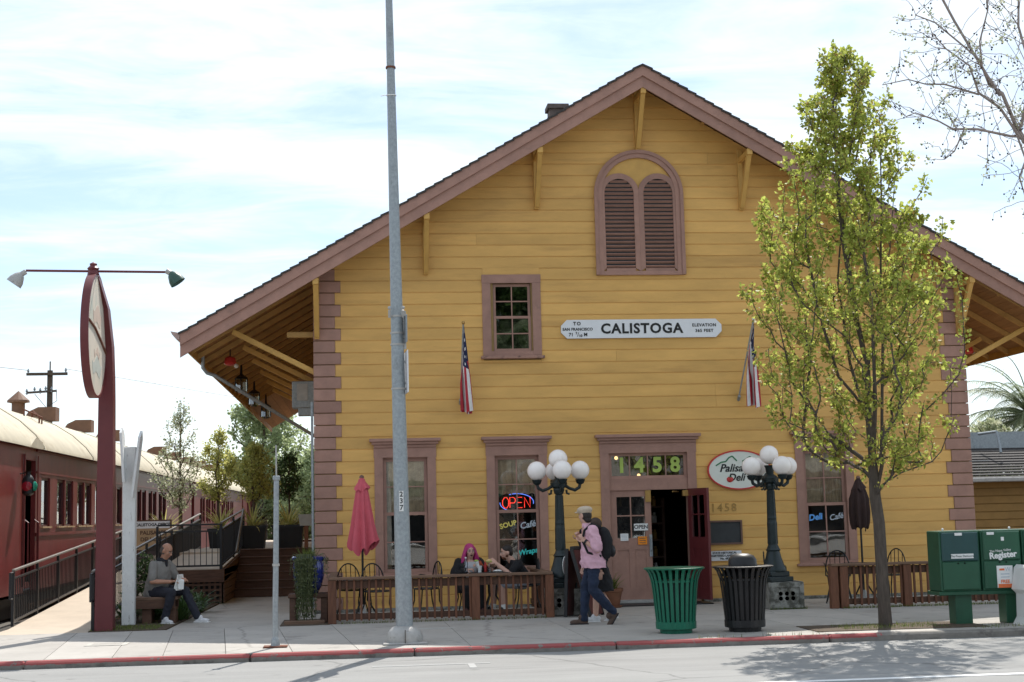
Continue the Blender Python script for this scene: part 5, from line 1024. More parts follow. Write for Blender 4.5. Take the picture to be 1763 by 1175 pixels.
t = thing('food_wrapper', 'crumpled white food paper on the patio table before the man in black', 'paper', (2.98, -1.62, .682)); q = MB(); q.ell((0, 0, .012), (.11, .08, .02), nu=10, nv=6); q.v = [(x+random.uniform(-.012, .012), y+random.uniform(-.012, .012), z+random.uniform(-.006, .012)) for x, y, z in q.v]; q.build('sheet', M['paper'], t)
# sandwich board
t = thing('sandwich_board', 'dark folding sandwich board leaning open behind the walking man', 'sandwich board', (4.10, -2.5, 0), R(62))
for sg in (-1, 1):
    q = MB(); q.bar((0, sg*.2-.12, .02), (0, sg*.03, 1.02), .55, .035, (0, -1, .2), b=.006); pn = q.build('panel', M['maroond'], t)
    q = MB()
    for x in (-.29, .29): q.bar((x, sg*.205-.12, 0), (x, sg*.035, 1.05), .03, .05, (0, -1, .2))
    q.build('frame', M['black'], t)
    q = MB(); q.lathe([(.001, 0), (.15, 0), (.15, .01), (.001, .01)], (0, 0, 0), 18, rotx(R(90))); q.build('round_label', M['paper'], t).location = (0, sg*.13-.03 if sg < 0 else .17, .78)
q = MB(); q.box((0, 0, 1.05), (.3, .08, .06), b=.01); q.build('handle', M['black'], t)
q = MB(); q.bar((.31, -.3, .12), (.31, -.06, .95), .01, .03, (0, -1, .2)); q.build('edge_strip', M['paper'], t)
# pots
t = thing('flower_pot', 'terracotta pot with a green plant beside the door', 'plant pot', (4.93, -.75, 0)); q = MB(); q.lathe([(.13, 0), (.15, .03), (.2, .26), (.22, .27), (.22, .32), (.19, .32), (.17, .28), (.001, .27)], n=20); q.build('pot', M['terra'], t, smooth=True); q = MB(); q.lathe([(.18, 0), (.2, .03), (.001, .03)], n=18); q.build('saucer', M['terra'], t)
t = thing('plant_stand', 'low wooden stand under the blue pot at the depot corner', 'stand', (-.06, -2.1, 0))
q = MB(); q.box((0, 0, .42), (.62, .5, .06), b=.008); q.build('top', M['deckwood'], t)
for x in (-.24, .24):
    for y in (-.17, .17): q = MB(); q.box((x, y, .195), (.1, .1, .39), b=.006); q.build('leg', M['deckwood'], t)
q = MB(); q.box((-.05, -.42, .03), (.62, .1, .06), b=.01); q.build('foot_board', M['woodrail'], t)
t = thing('blue_pot', 'glazed blue pot overflowing with trailing plants at the depot corner', 'plant pot', (-.06, -2.1, .45)); q = MB(); q.lathe([(.14, 0), (.2, .1), (.24, .28), (.25, .42), (.22, .53), (.24, .56), (.21, .56), (.19, .5), (.001, .5)], n=28); q.build('pot', M['bluepot'], t, smooth=True); q = MB(); q.lathe([(.243, .5), (.262, .53), (.262, .56), (.24, .575)], n=28); q.build('rim', M['bluepot'], t, smooth=True)
# bench
t = thing('bench', 'low brown wooden bench at the edge of the planting bed', 'bench', (-2.55, -1.35, 0))
q = MB(); q.box((.0, .15, .40), (.78, .5, .05), b=.008); q.build('seat', M['woodrail'], t)
for y in (-.08, .36): q = MB(); q.box((0, y, .31), (.72, .05, .13)); q.build('apron', M['deckwood'], t)
for x in (-.07, .3): q = MB(); q.box((x-.02, .14, .125), (.15, .36, .25), b=.008); q.build('leg', M['deckwood'], t)
# utility pole far left
t = thing('utility_pole', 'wooden utility pole with two crossarms far behind the train', 'utility pole', (-12.8, 40, 0)); q = MB(); q.tube([(0, 0, 0), (0, 0, 8.35)], [.16, .12], 10); q.build('pole', M['bark3'], t); q = MB(); q.tube([(0, 0, 8.3), (0, 0, 8.75)], .03, 6); q.build('pin', M['bark3'], t)
q = MB(); q.box((-.1, -.15, 8.18), (1.75, .1, .12)); q.build('crossarm', M['bark3'], t); q = MB(); q.box((-.3, -.15, 7.4), (1.25, .08, .09), roty(R(-3))); q.build('crossarm', M['bark3'], t)
for x, z in ((-.9, 8.3), (.7, 8.32), (-.95, 7.42), (-.62, 7.5), (-.38, 7.46), (-.15, 7.52), (.1, 7.5)): q = MB(); q.lathe([(.02, -.14), (.06, -.1), (.03, -.03), (.06, .02), (.03, .08), (.02, .12)], (x, -.15, z), 8); q.build('insulator', M['galv'], t)
for i, pts in enumerate(([(-.9, -.15, 8.35), (-8, -1, 9.2), (-20, -3, 11.5)], [(.7, -.15, 8.4), (8, 2, 7.2), (24, 8, 6.3)], [(.3, -.15, 7.5), (.35, -.2, 7.0), (-.1, -.2, 6.7), (-.6, -.2, 7.3)])):
    q = MB(); q.tube(pts, .014, 5); q.build('wire', M['galv2'] if i < 2 else M['iron'], t)
# ================================================================== PLANTS
def leafmesh(name, P, D, size, rs, fold=.25, wid=.42, jitter=.35):
    P = np.asarray(P, float); D = np.asarray(D, float); n = len(P)
    D = D/np.maximum(np.linalg.norm(D, axis=1, keepdims=True), 1e-6)
    rv = rs.normal(size=(n, 3)); S = np.cross(D, rv); S /= np.maximum(np.linalg.norm(S, axis=1, keepdims=True), 1e-6); Nn = np.cross(S, D)
    Ls = (size*(1+jitter*rs.uniform(-1, 1, n)))[:, None]
    base = P; tip = P+D*Ls; mid = P+D*Ls*.45; l = mid+S*Ls*wid+Nn*Ls*fold; r = mid-S*Ls*wid+Nn*Ls*fold
    V = np.stack([base, l, tip, r], 1).reshape(-1, 3)
    i = np.arange(n)*4; F = np.concatenate([np.stack([i, i+1, i+2], 1), np.stack([i, i+2, i+3], 1)])
    me = bpy.data.meshes.new(name); me.vertices.add(len(V)); me.vertices.foreach_set('co', V.ravel())
    me.loops.add(len(F)*3); me.loops.foreach_set('vertex_index', F.ravel().astype(np.int32)); me.polygons.add(len(F)); me.polygons.foreach_set('loop_start', np.arange(len(F), dtype=np.int32)*3)
    me.update(calc_edges=True); me.validate(); return me
class Skel:
    def __init__(s, pts, seed=0): s.p = [np.array(pts[0], float)]; s.par = [-1]; s.paths = []; s.rs = np.random.RandomState(seed); s.chain(0, pts[1:])
    def chain(s, start, pts, step=.16):
        ids = [start]
        for q in pts:
            q = np.array(q, float); a = s.p[ids[-1]]; m = max(1, int(np.linalg.norm(q-a)/step))
            for k in range(1, m+1): s.p.append(a+(q-a)*k/m); s.par.append(ids[-1]); ids.append(len(s.p)-1)
        s.paths.append(ids); return ids
    def reach(s, tip, upr=.9, minz=-1e9, wob=.05, slope=.9):
        P = np.array(s.p); tip = np.array(tip, float); d = tip-P; L_ = np.linalg.norm(d, axis=1); hz = np.hypot(d[:, 0], d[:, 1])
        cost = L_+upr*np.maximum(0, slope*hz-d[:, 2])+np.where(P[:, 2] < minz, 99, 0)+np.where(L_ < .12, .5, 0)
        i = int(np.argmin(cost)); a = P[i]; L0 = L_[i]
        if L0 < .05: return None
        c = a+(tip-a)*.5; out = np.array([tip[0]-a[0], tip[1]-a[1], 0]); c = c+out*.18-np.array([0, 0, .06*L0])+s.rs.normal(size=3)*wob*L0
        n = max(2, int(L0/.16)); pts = [(1-t)**2*a+2*t*(1-t)*c+t*t*tip+s.rs.normal(size=3)*.012*(t < 1) for t in np.linspace(0, 1, n+1)[1:]]
        ids = [i]
        for q in pts: s.p.append(q); s.par.append(ids[-1]); ids.append(len(s.p)-1)
        s.paths.append(ids); return ids
    def mesh(s, name, m, parent, r_tip=.006, ex=2.3, r_base=None, scale=1.0, flare=0.0):
        n = len(s.p); acc = np.zeros(n)
        for ids in s.paths: acc[ids[-1]] = max(acc[ids[-1]], r_tip**ex)
        for i in range(n-1, 0, -1): acc[s.par[i]] += acc[i]
        r = np.maximum(acc, r_tip**ex)**(1/ex)*scale; zz_ = np.array([q[2] for q in s.p]); r = r*(1+flare*np.exp(-zz_/2.5)*(r > .03)+flare*.6*np.exp(-zz_/.18)*(r > .03))
        if r_base: r = np.maximum(r*min(1, r_base/r[0])**1.0, r_tip) if r[0] > r_base else r*1.0
        q = MB()
        for k, ids in enumerate(s.paths):
            rr = [r[j] for j in ids]
            if k and len(ids) > 1: rr[0] = min(rr[0], rr[1]*1.25)
            q.tube([s.p[j] for j in ids], rr, 9 if k == 0 else (6 if rr[0] > .02 else 4), cap=False)
        s.r = r; return q.build(name, m, parent, smooth=True, fix=False)
def tip_leaves(sk, paths, per, span, spread, rs, droop=.2, offs=None):
    P = []; D = []
    for ids in paths:
        pts = [sk.p[j] for j in ids]; m = len(pts)
        for _ in range(per):
            t = (1-span*rs.uniform(0, 1))*(m-1); i = int(min(t, m-2)); a = pts[i]+(pts[i+1]-pts[i])*(t-i); d = pts[i+1]-pts[i]; d = d/max(np.linalg.norm(d), 1e-6)
            rv = rs.normal(size=3); rv /= np.linalg.norm(rv); P.append(a+rv*spread*rs.uniform(0, 1)); D.append(d*.35+rv*.9-np.array([0, 0, droop]))
    return P, D
def sample_env(env, n, rs, depth=1.0, shell=.45):
    out_ = []
    zs = [e[0] for e in env]
    while len(out_) < n:
        z = rs.uniform(zs[0], zs[-1]); l = np.interp(z, zs, [e[1] for e in env]); r = np.interp(z, zs, [e[2] for e in env])
        if rs.uniform() > (r-l)/3.2+.12: continue
        c = (l+r)/2; a = rs.uniform(0, 2*math.pi); q = rs.uniform(0, 1)**shell
        out_.append((c+(r-l)/2*q*math.cos(a), depth*(r-l)/2*q*math.sin(a), z))
    return out_
# the pear tree at the kerb
TX, TY = 7.73, -6.15
env = [(2.05, 7.0-TX, 8.5-TX), (2.55, 6.45-TX, 8.95-TX), (3.35, 6.1-TX, 9.0-TX), (4.15, 6.05-TX, 9.0-TX), (4.95, 5.92-TX, 9.05-TX), (5.4, 6.1-TX, 8.9-TX), (6.18, 6.45-TX, 8.65-TX), (6.6, 6.68-TX, 8.45-TX), (7.3, 6.93-TX, 8.25-TX), (7.7, 7.05-TX, 7.98-TX), (7.98, 7.2-TX, 7.6-TX)]
def pear():
    rs = np.random.RandomState(11); t = thing('pear_tree', 'young leafy pear tree with bright spring leaves at the kerb', 'tree', (TX, TY, 0))
    sk = Skel([(0, 0, 0), (-.01, 0, .6), (-.015, 0, 1.37), (-.05, 0, 1.7), (-.06, 0, 2.13), (-.08, 0, 2.64), (-.08, 0, 3.05), (-.06, 0, 3.54), (-.11, 0, 3.72), (-.19, 0, 4.18), (-.23, 0, 4.58), (-.3, 0, 5.11), (-.34, .03, 6.0), (-.36, 0, 7.2)], 5)
    for pts in ([(-.05, 0, 1.75), (.04, -.06, 2.13), (.07, -.08, 2.77), (.11, -.08, 3.4), (.16, -.05, 3.92), (.17, 0, 4.44), (.26, 0, 5.8), (.3, 0, 7.0)], [(-.04, 0, 1.65), (.05, .03, 1.87), (.37, .1, 2.04), (.83, .15, 2.18), (.97, .15, 2.32), (1.11, .1, 2.67), (1.15, .1, 3.13)], [(-.08, 0, 2.8), (-.16, -.05, 2.92), (-.31, -.1, 3.1), (-.51, -.1, 3.34), (-.57, -.1, 3.57), (-.63, 0, 3.93), (-.72, 0, 4.32), (-.85, 0, 5.2), (-.8, 0, 6.0)], [(-.22, 0, 3.4), (.2, .3, 4.2), (.5, .4, 5.2), (.6, .3, 6.3)], [(-.15, 0, 2.2), (-.6, .2, 2.6), (-1.1, .1, 3.3), (-1.3, 0, 4.2)], [(-.14, 0, 2.1), (-.2, -.6, 3.0), (-.25, -.8, 4.2), (-.3, -.6, 5.4)], [(-.2, .0, 2.6), (-.1, .6, 3.6), (-.15, .8, 4.8), (-.1, .5, 6.0)]):
        P_ = np.array(sk.p); i = int(np.argmin(np.linalg.norm(P_-np.array(pts[0]), axis=1))); sk.chain(i, pts[1:])
    tips = sample_env(env, 560, rs, .85, .6); tips.sort(key=lambda p: abs(p[0]+.2)+p[2]*.3); paths = []
    for q in tips:
        ids = sk.reach(q, 1.3, 1.55, .05, 1.1)
        if ids: paths.append(ids)
    sk.mesh('trunk', M['bark'], t, .0046, 2.25, scale=.92, flare=.22)
    s = min(1.0, .115/sk.r[3]); print('pear trunk r', sk.r[3])
    rs2 = np.random.RandomState(3); hi = [p for p in paths if sk.p[p[-1]][2] > 4.4]; lo = [p for p in paths if sk.p[p[-1]][2] <= 4.4]
    P, D = tip_leaves(sk, hi, 43, .62, .11, rs2, .3); link('crown', leafmesh('crown', P, D, .053, rs2, jitter=.6), M['pear'], t)
    P, D = tip_leaves(sk, lo, 21, .55, .10, rs2, .3); link('lower_crown', leafmesh('lower_crown', P, D, .058, rs2), M['pear'], t)
    P, D = tip_leaves(sk, paths, 14, .85, .09, rs2, .2); link('bronze_shoots', leafmesh('bronze_shoots', P, D, .05, rs2), M['pearb'], t)
pear()
# bare sycamore reaching in from the right
def sycamore():
    bx, by = 13.75, -2.2; rs = np.random.RandomState(21); t = thing('sycamore_tree', 'nearly bare sycamore with hanging seed balls reaching in at the upper right', 'tree', (bx, by, 0))
    sk = Skel([(0, 0, 0), (-.05, 0, 2), (-.1, 0, 4.2), (-.35, 0, 5.4), (-.8, .1, 6.6), (-1.35, .15, 7.4), (-1.62, .2, 7.78)], 8)
    def W(px, py): # points of the visible limbs, metres
        return (px-bx, .2, py)
    limbs = ([(12.02, 7.98), (11.75, 8.55), (11.62, 8.78), (11.32, 9.1), (11.08, 9.38), (10.58, 9.75), (10.3, 9.92)], [(12.05, 7.83), (11.7, 8.3), (11.4, 8.6), (11.15, 9.0), (10.93, 9.42), (10.56, 9.55)], [(11.9, 7.83), (11.32, 7.95), (10.96, 8.0), (10.7, 8.12), (10.33, 8.3), (10.12, 8.2)], [(11.38, 8.56), (10.77, 8.72), (10.48, 8.77), (10.1, 8.78), (9.75, 8.77)], [(11.75, 8.55), (11.53, 9.1), (11.46, 9.5), (11.56, 10.0), (11.6, 10.6)], [(12.03, 7.8), (12.1, 7.4), (12.0, 7.1), (12.12, 6.7)], [(11.1, 7.98), (10.95, 7.6), (10.75, 7.45)], [(12.1, 8.0), (12.3, 8.9), (12.2, 9.8), (12.3, 11), (12.2, 12)], [(11.6, 8.8), (11.1, 9.9), (10.6, 10.8), (10.2, 11.6)])
    vis = []
    for lm_ in limbs:
        pts = [W(*q) for q in lm_]; P_ = np.array(sk.p); i = int(np.argmin(np.linalg.norm(P_-np.array(pts[0]), axis=1)))
        pts = [(p[0], p[1]+rs.uniform(-.25, .25)*(k > 0), p[2]) for k, p in enumerate(pts)]; vis.append(sk.chain(i, pts))
    for pts in ([(-.1, 0, 4.2), (.6, .3, 6.2), (1.2, .6, 9), (1.4, .5, 12)], [(-.3, 0, 5.2), (-.2, 1.2, 7.5), (-.8, 2.2, 10.5), (-1.5, 2.6, 12.5)], [(-.35, 0, 5.4), (.3, -1.0, 8), (.2, -1.8, 11)], [(0, 0, 3.6), (1.5, -.4, 5.5), (2.8, -.5, 8)], [(-.8, .1, 6.6), (-1.2, 1.0, 9.4), (-2.2, 1.6, 11.8), (-3.0, 1.8, 13)]):
        P_ = np.array(sk.p); i = int(np.argmin(np.linalg.norm(P_-np.array(pts[0]), axis=1))); sk.chain(i, pts[1:])
    tw = []
    allv = [j for ids in vis for j in ids[2:]]
    for _ in range(210):
        j = allv[rs.randint(len(allv))]; a = sk.p[j]; d = rs.normal(size=3)*np.array([.5, .35, .45])+np.array([-.12, 0, .12]); ids = [j]; L_ = rs.uniform(.3, .9); q = a
        for k in range(6): d = d+rs.normal(size=3)*.16+np.array([0, 0, .03]); q = q+d/np.linalg.norm(d)*L_/6; sk.p.append(q); sk.par.append(ids[-1]); ids.append(len(sk.p)-1)
        sk.paths.append(ids); tw.append(ids)
    off = []
    hi = [j for j in range(len(sk.p)) if sk.p[j][2] > 7.5]
    for _ in range(150):
        j = hi[rs.randint(len(hi))]; a = sk.p[j]
        if a[0] < -1.3: continue
        d = rs.normal(size=3)*np.array([.6, .6, .35])+np.array([0, 0, .3]); ids = [j]; q = a
        for k in range(6): d = d+rs.normal(size=3)*.2; q = q+d/np.linalg.norm(d)*.22; sk.p.append(q); sk.par.append(ids[-1]); ids.append(len(sk.p)-1)
        sk.paths.append(ids); off.append(ids)
    sk.mesh('trunk', M['bark2'], t, .0055, 2.35)
    b = MB()
    for ids in tw:
        for _ in range(rs.randint(0, 5)):
            q = sk.p[ids[rs.randint(2, len(ids))]]; c = q+np.array([rs.normal()*.05, rs.normal()*.05, -rs.uniform(.04, .14)]); b.ell(c, .0165, nu=6, nv=5); b.tube([q, c], .0025, 3, cap=False)
    o = b.build('seed_balls', M['seed'], t, fix=False); o['kind'] = 'stuff'
    rs2 = np.random.RandomState(4); P, D = tip_leaves(sk, tw[:90], 12, .35, .05, rs2, 0); P2, D2 = tip_leaves(sk, off, 24, .7, .2, rs2, 0)
    link('young_leaves', leafmesh('young_leaves', P+P2, D+D2, .05, rs2), M['pale'], t)
sycamore()
# three young trees on the terrace and the far trees
def small_tree(loc, env, ntip, per, size, lm, lab, seed, trunk_h, tr=.05, name='terrace_tree', group='young trees beside the train', rtip=.006):
    rs = np.random.RandomState(seed); t = thing(name, lab, 'tree', loc, 0, group); H = env[-1][0]
    sk = Skel([(0, 0, 0), (.01, 0, trunk_h), (0, .02, trunk_h+(H-trunk_h)*.5), (.02, 0, H*.97)], seed); paths = []
    tips = sample_env(env, ntip, rs, .9, .55); tips.sort(key=lambda p: abs(p[0])+p[2]*.3)
    for q in tips:
        ids = sk.reach(q, 1.2, trunk_h*.95, .05, 1.0)
        if ids: paths.append(ids)
    sk.mesh('trunk', M['bark3'], t, rtip, 2.5); P, D = tip_leaves(sk, paths, per, .7, size*2.2, rs, .2); link('crown', leafmesh('crown', P, D, size, rs), lm, t)
small_tree((-3.76, 12.0, .7), [(1.3, -.35, .35), (1.9, -.72, .6), (2.6, -.66, .55), (3.2, -.4, .38), (3.7, -.2, .2), (4.0, -.06, .08)], 120, 22, .055, M['pale'], 'slender young tree with pale blossom, nearest the train', 31, 1.2)
small_tree((-3.2, 16.0, .8), [(1.5, -.3, .3), (1.9, -.62, .62), (2.4, -.6, .6), (2.9, -.35, .35), (3.35, -.05, .1)], 120, 30, .062, M['olive'], 'young olive green tree on the terrace, between the two others', 32, 1.2)
small_tree((-2.03, 13.2, .9), [(1.25, -.4, .45), (1.55, -.62, .72), (2.0, -.55, .65), (2.4, -.3, .4), (2.65, -.05, .1)], 130, 30, .062, M['olive'], 'young yellow green tree on the terrace, nearest the depot', 33, 1.0)
small_tree((-1.3, 17.0, .9), [(1.4, -.25, .25), (1.8, -.42, .42), (2.2, -.4, .4), (2.55, -.15, .15)], 60, 24, .07, M['dkleaf'], 'leafy tree on the terrace behind the sign panel', 34, .9)
small_tree((-4.6, 56, 0), [(2.0, -1.8, 2.6), (4.0, -2.1, 3.2), (6.0, -2.0, 2.6), (8.0, -1.5, 1.4), (9.3, -.4, .4)], 300, 60, .17, M['farleaf'], 'tall grey green tree far behind the train', 35, 2.0, name='far_tree', group='far trees', rtip=.02)
small_tree((-1.2, 44, 0), [(.6, -1.6, 1.6), (2.2, -2.0, 1.8), (3.8, -1.6, 1.5), (5.0, -.4, .5)], 220, 60, .15, M['farleaf'], 'rounded pale green tree far behind the depot corner', 36, .8, name='far_tree', group='far trees', rtip=.02)
small_tree((-3.0, 60, 0), [(.4, -3, 3), (2.5, -3.4, 3.2), (4.2, -2.2, 2.2), (5.2, -.4, .5)], 220, 55, .19, M['farleaf'], 'pale bushy tree farthest along the track', 37, .6, name='far_tree', group='far trees', rtip=.02)
small_tree((21.5, 21, 0), [(.8, -1.5, 1.5), (2.4, -1.9, 1.8), (3.6, -1.4, 1.3), (4.3, -.3, .3)], 160, 50, .12, M['pale'], 'pale flowering shrub tree behind the low wing', 38, .8, name='far_tree', group='far trees', rtip=.015)
def blades(name, n, L0, L1, w, bend, rs, up0=.3, up1=1.3, seg=4, r0=.02):
    vs = []; fs = []
    for _ in range(n):
        a = rs.uniform(0, 2*math.pi); el = rs.uniform(up0, up1); L_ = rs.uniform(L0, L1); u = np.array([math.cos(a), math.sin(a), 0]); s = np.array([-u[1], u[0], 0]); p = u*r0*rs.uniform(0, 1); b = len(vs)
        for k in range(seg+1):
            t = k/seg; ww = w*(1-t)**.6*(.6+.4*min(1, t*4)); vs += [tuple(p-s*ww), tuple(p+s*ww)]; e = el-bend*t*rs.uniform(.7, 1.3); p = p+(u*math.cos(e)+np.array([0, 0, math.sin(e)]))*L_/seg
        for k in range(seg): fs.append((b+2*k, b+2*k+1, b+2*k+3, b+2*k+2))
    q = MB(); q.add(vs, fs); return q
for i, (loc, lab) in enumerate((((-1.75, 9.2, 1.40), 'variegated spiky plant in the planter behind the sloping railing'), ((-.95, 9.6, 1.40), 'variegated spiky plant in the wide planter at the top of the steps'), ((-2.55, 9.9, 1.35), 'variegated spiky plant in the left planter on the landing'), ((-3.9, 10.2, 1.25), 'yellow spiky plant behind the direction board'), ((-1.0, 10.6, 1.3), 'yellow spiky plant in front of the terrace fence'))):
    rs = np.random.RandomState(50+i); t = thing('spiky_plant', lab, 'plant', loc, 0, 'spiky plants on the terrace'); q = blades('leaves', 60, .5, .88, .024, .9, rs, .25, 1.45); q.build('leaves', M['yucca'], t, fix=False); q = MB(); q.tube([(0, 0, -.5), (0, 0, .04)], .05, 7); q.build('stem', M['bark3'], t)
for i in range(13):
    rs = np.random.RandomState(70+i); x = -3.0+(i % 5)*.22+rs.uniform(-.08, .08); y = -.6+(i//5)*1.4+rs.uniform(-.2, .2)+(.5 if i % 2 else 0)
    if i < 2: x, y = (-3.0, -1.0) if i == 0 else (-2.2, -.75)
    t = thing('strap_plant', ['clump of dark strap leaved plants behind the white post', 'clump of dark strap leaved plants at the bench end'][i] if i < 2 else 'clump of dark strap leaved plants in the bed behind the bench', 'plant', (x, y, .01), 0, 'strap leaved plants in the bed'); q = blades('leaves', 60, .4, .7, .018, 1.5, rs, .7, 1.5, r0=.08); q.build('leaves', M['bulbl'], t, fix=False)
rs = np.random.RandomState(90); t = thing('flowering_shrub', 'white flowering shrub behind the seated man', 'shrub', (-2.95, -.3, 0)); P = []; D = []
sk = Skel([(0, 0, 0), (0, 0, .5)], 3); paths = [sk.reach((rs.uniform(-.25, .35), rs.uniform(-.3, .3), rs.uniform(.3, 1.1)), .3, 0) for _ in range(50)]; paths = [p for p in paths if p]; sk.mesh('stem', M['bark3'], t, .004); P, D = tip_leaves(sk, paths, 22, .6, .07, rs); link('leaves', leafmesh('leaves', P, D, .05, rs), M['dkleaf'], t); P, D = tip_leaves(sk, paths, 4, .2, .06, rs); link('flowers', leafmesh('flowers', P, D, .035, rs), M['pale'], t)
# trailing plant of the blue pot
rs = np.random.RandomState(95); t = thing('trailing_plant', 'long trailing grey green strands hanging from the blue pot', 'plant', (-.06, -2.1, 1.0)); q = MB(); P = []; D = []
for _ in range(150):
    a = rs.uniform(0, 2*math.pi) if rs.uniform() < .2 else rs.normal(-1.7, .36); ra = rs.uniform(.2, .26); L_ = rs.uniform(.55, 1.0) if rs.uniform() < .75 else rs.uniform(.1, .3); u = np.array([math.cos(a), math.sin(a), 0]); pts = [u*.1, u*ra+np.array([0, 0, .06]), u*(ra+.05)+np.array([0, 0, -.02])]
    if not -2.35 < a < -1.0:
        L_ *= .25
        if rs.uniform() < .6: continue
    k = 0
    while k < L_: k += .08; pts.append(u*(ra+.05+.02*rs.normal()*.5)+np.array([rs.normal()*.008, rs.normal()*.008, -k]))
    q.tube(pts, .004, 3, cap=False)
    for p in pts[2:]:
        for _ in range(3): P.append(p+rs.normal(size=3)*.014); D.append(rs.normal(size=3)+np.array([0, 0, -.8]))
q.build('strands', M['succ'], t, fix=False); link('leaves', leafmesh('leaves', P, D, .024, rs), M['succ'], t); q = blades('tuft', 120, .1, .24, .006, .5, rs, .6, 1.5, 3, .16); q.build('tuft', M['grass'], t, fix=False)
rs = np.random.RandomState(97); t = thing('potted_plant', 'green leafy plant growing in the terracotta pot', 'plant', (4.93, -.75, .28)); q = blades('leaves', 50, .16, .38, .022, .8, rs, .5, 1.5, 4, .09); q.build('leaves', M['grass'], t, fix=False)
# grass and weeds
def grassfield(name, lab, rects, n, h, seed):
    rs = np.random.RandomState(seed); vs = []; fs = []
    for (x0, x1, y0, y1, w) in rects:
        for _ in range(int(n*w)):
            x, y = rs.uniform(x0, x1), rs.uniform(y0, y1); a = rs.uniform(0, 6.28); hh = h*rs.uniform(.4, 1.2); dx, dy = math.cos(a), math.sin(a); b = len(vs); ln = rs.uniform(.1, .7)*hh
            vs += [(x-dy*.004, y+dx*.004, 0), (x+dy*.004, y-dx*.004, 0), (x+dx*ln, y+dy*ln, hh)]; fs.append((b, b+1, b+2))
    q = MB(); q.add(vs, fs); o = q.build(name, M['grass'], fix=False); o['kind'] = 'stuff'; o['label'] = lab; o['category'] = 'grass'; return o
grassfield('grass', 'short grass in the tree pit and weeds along fence and kerb', [(7.0, 8.4, -6.65, -6.0, .3), (.4, 3.6, -2.72, -2.6, .16), (8.3, 11, -2.72, -2.6, .3), (7.2, 7.8, -2.5, -2.42, .1), (4.9, 6.6, -7.09, -7.06, .02), (8.6, 12, -7.0, -6.6, .12), (-3.3, -2.3, -2.75, -1.9, .5), (-3.2, -2.2, -1.9, 3, .4)], 2600, .055, 5)
# palms
def palm(loc, H, nf, fl, lab, seed, trunk=True):
    rs = np.random.RandomState(seed); t = thing('palm_tree', lab, 'palm', loc, 0, 'feather palms')
    q = MB(); q.tube([(0, 0, 0), (.05, 0, H*.5), (0, 0, H)], [.3, .26, .28], 10); q.build('trunk', M['bark3'], t)
    vs = []; fs = []; st = MB()
    for _ in range(nf):
        a = rs.uniform(0, 6.28); el = rs.uniform(-.2, 1.35); u = np.array([math.cos(a), math.sin(a), 0]); p = np.array([0, 0, H]); pts = []; n = 16
        for k in range(n+1):
            pts.append(p.copy()); e = el-1.5*(k/n)**1.3; p = p+(u*math.cos(e)+np.array([0, 0, math.sin(e)]))*fl/n
        st.tube(pts, [.03*(1-.8*k/n) for k in range(n+1)], 4, cap=False); s = np.array([-u[1], u[0], 0])
        for k in range(2, n+1):
            for m in range(3):
                c = pts[k-1]+(pts[k]-pts[k-1])*(m/3)
                for sg in (-1, 1):
                    L_ = fl*.22*math.sin(math.pi*(.12+.86*k/n))*rs.uniform(.8, 1.15); d = s*sg*.8+(pts[k]-pts[k-1])/np.linalg.norm(pts[k]-pts[k-1])*.5+np.array([0, 0, -.35+rs.normal()*.12]); d /= np.linalg.norm(d); w = np.cross(d, [0, 0, 1.0]); w = w/max(np.linalg.norm(w), .01)*.018; b = len(vs)
                    vs += [tuple(c-w), tuple(c+w), tuple(c+d*L_)]; fs.append((b, b+1, b+2))
    st.build('frond_stems', M['palmleaf'], t, fix=False); q = MB(); q.add(vs, fs); q.build('crown', M['palmleaf'], t, fix=False)
palm((25.1, 25.5, 0), 4.7, 80, 3.5, 'feather palm behind the low wing at the right edge', 61); palm((27.2, 28, 0), 4.6, 40, 2.2, 'shorter feather palm farther right behind the low wing', 62)
palm((7.0, -40.5, 0), 8.4, 80, 3.6, 'palm across the street, mirrored in the upper window', 63)
palm((9.6, -44.0, 0), 6.6, 70, 3.4, 'second palm across the street, mirrored low in the upper window', 64)
small_tree((8.3, -47, 0), [(4.5, -2.4, 2.4), (7, -4.4, 4.2), (10, -4.6, 4.6), (13, -3.6, 3.6), (15.5, -1.0, 1.0)], 420, 70, .3, M['dkleaf'], 'large dark tree across the street, mirrored in the upper window', 39, 3.5, name='far_tree', group='trees across the street', rtip=.03)
# ================================================================== PEOPLE
def fuse(mb, name, m, parent, vox=.009, sm=3, fac=.5, folds=0.0):
    me = mb.mesh('tmp', fix=True); o = bpy.data.objects.new('tmp', me); COL.objects.link(o)
    r = o.modifiers.new('r', 'REMESH'); r.mode = 'VOXEL'; r.voxel_size = vox; s = o.modifiers.new('s', 'SMOOTH'); s.factor = fac; s.iterations = sm
    me2 = baked(o); bpy.data.objects.remove(o); me2.name = name; me2.polygons.foreach_set('use_smooth', [True]*len(me2.polygons)); me2.materials.clear()
    if folds > 0:
        n = len(me2.vertices); co = np.empty(n*3); me2.vertices.foreach_get('co', co); co = co.reshape(-1, 3); nr = np.empty(n*3); me2.vertices.foreach_get('normal', nr); nr = nr.reshape(-1, 3)
        rs = np.random.RandomState(len(name)); h = np.zeros(n)
        for k, fq in enumerate((11, 15, 21, 30, 42)):
            d = rs.normal(size=3)*np.array([1, 1, 1.5]); d /= np.linalg.norm(d); e = rs.normal(size=3); h += (1-2*np.abs(np.sin(co @ d*fq+1.6*np.sin(co @ e*fq*.45+k)+rs.uniform(0, 6))))*(11/fq)**.7
        co += nr*(folds*.55*h)[:, None]; me2.vertices.foreach_set('co', co.ravel())
        me2.update()
    return link(name, me2, m, parent)
def V(*a): return Vector(a)
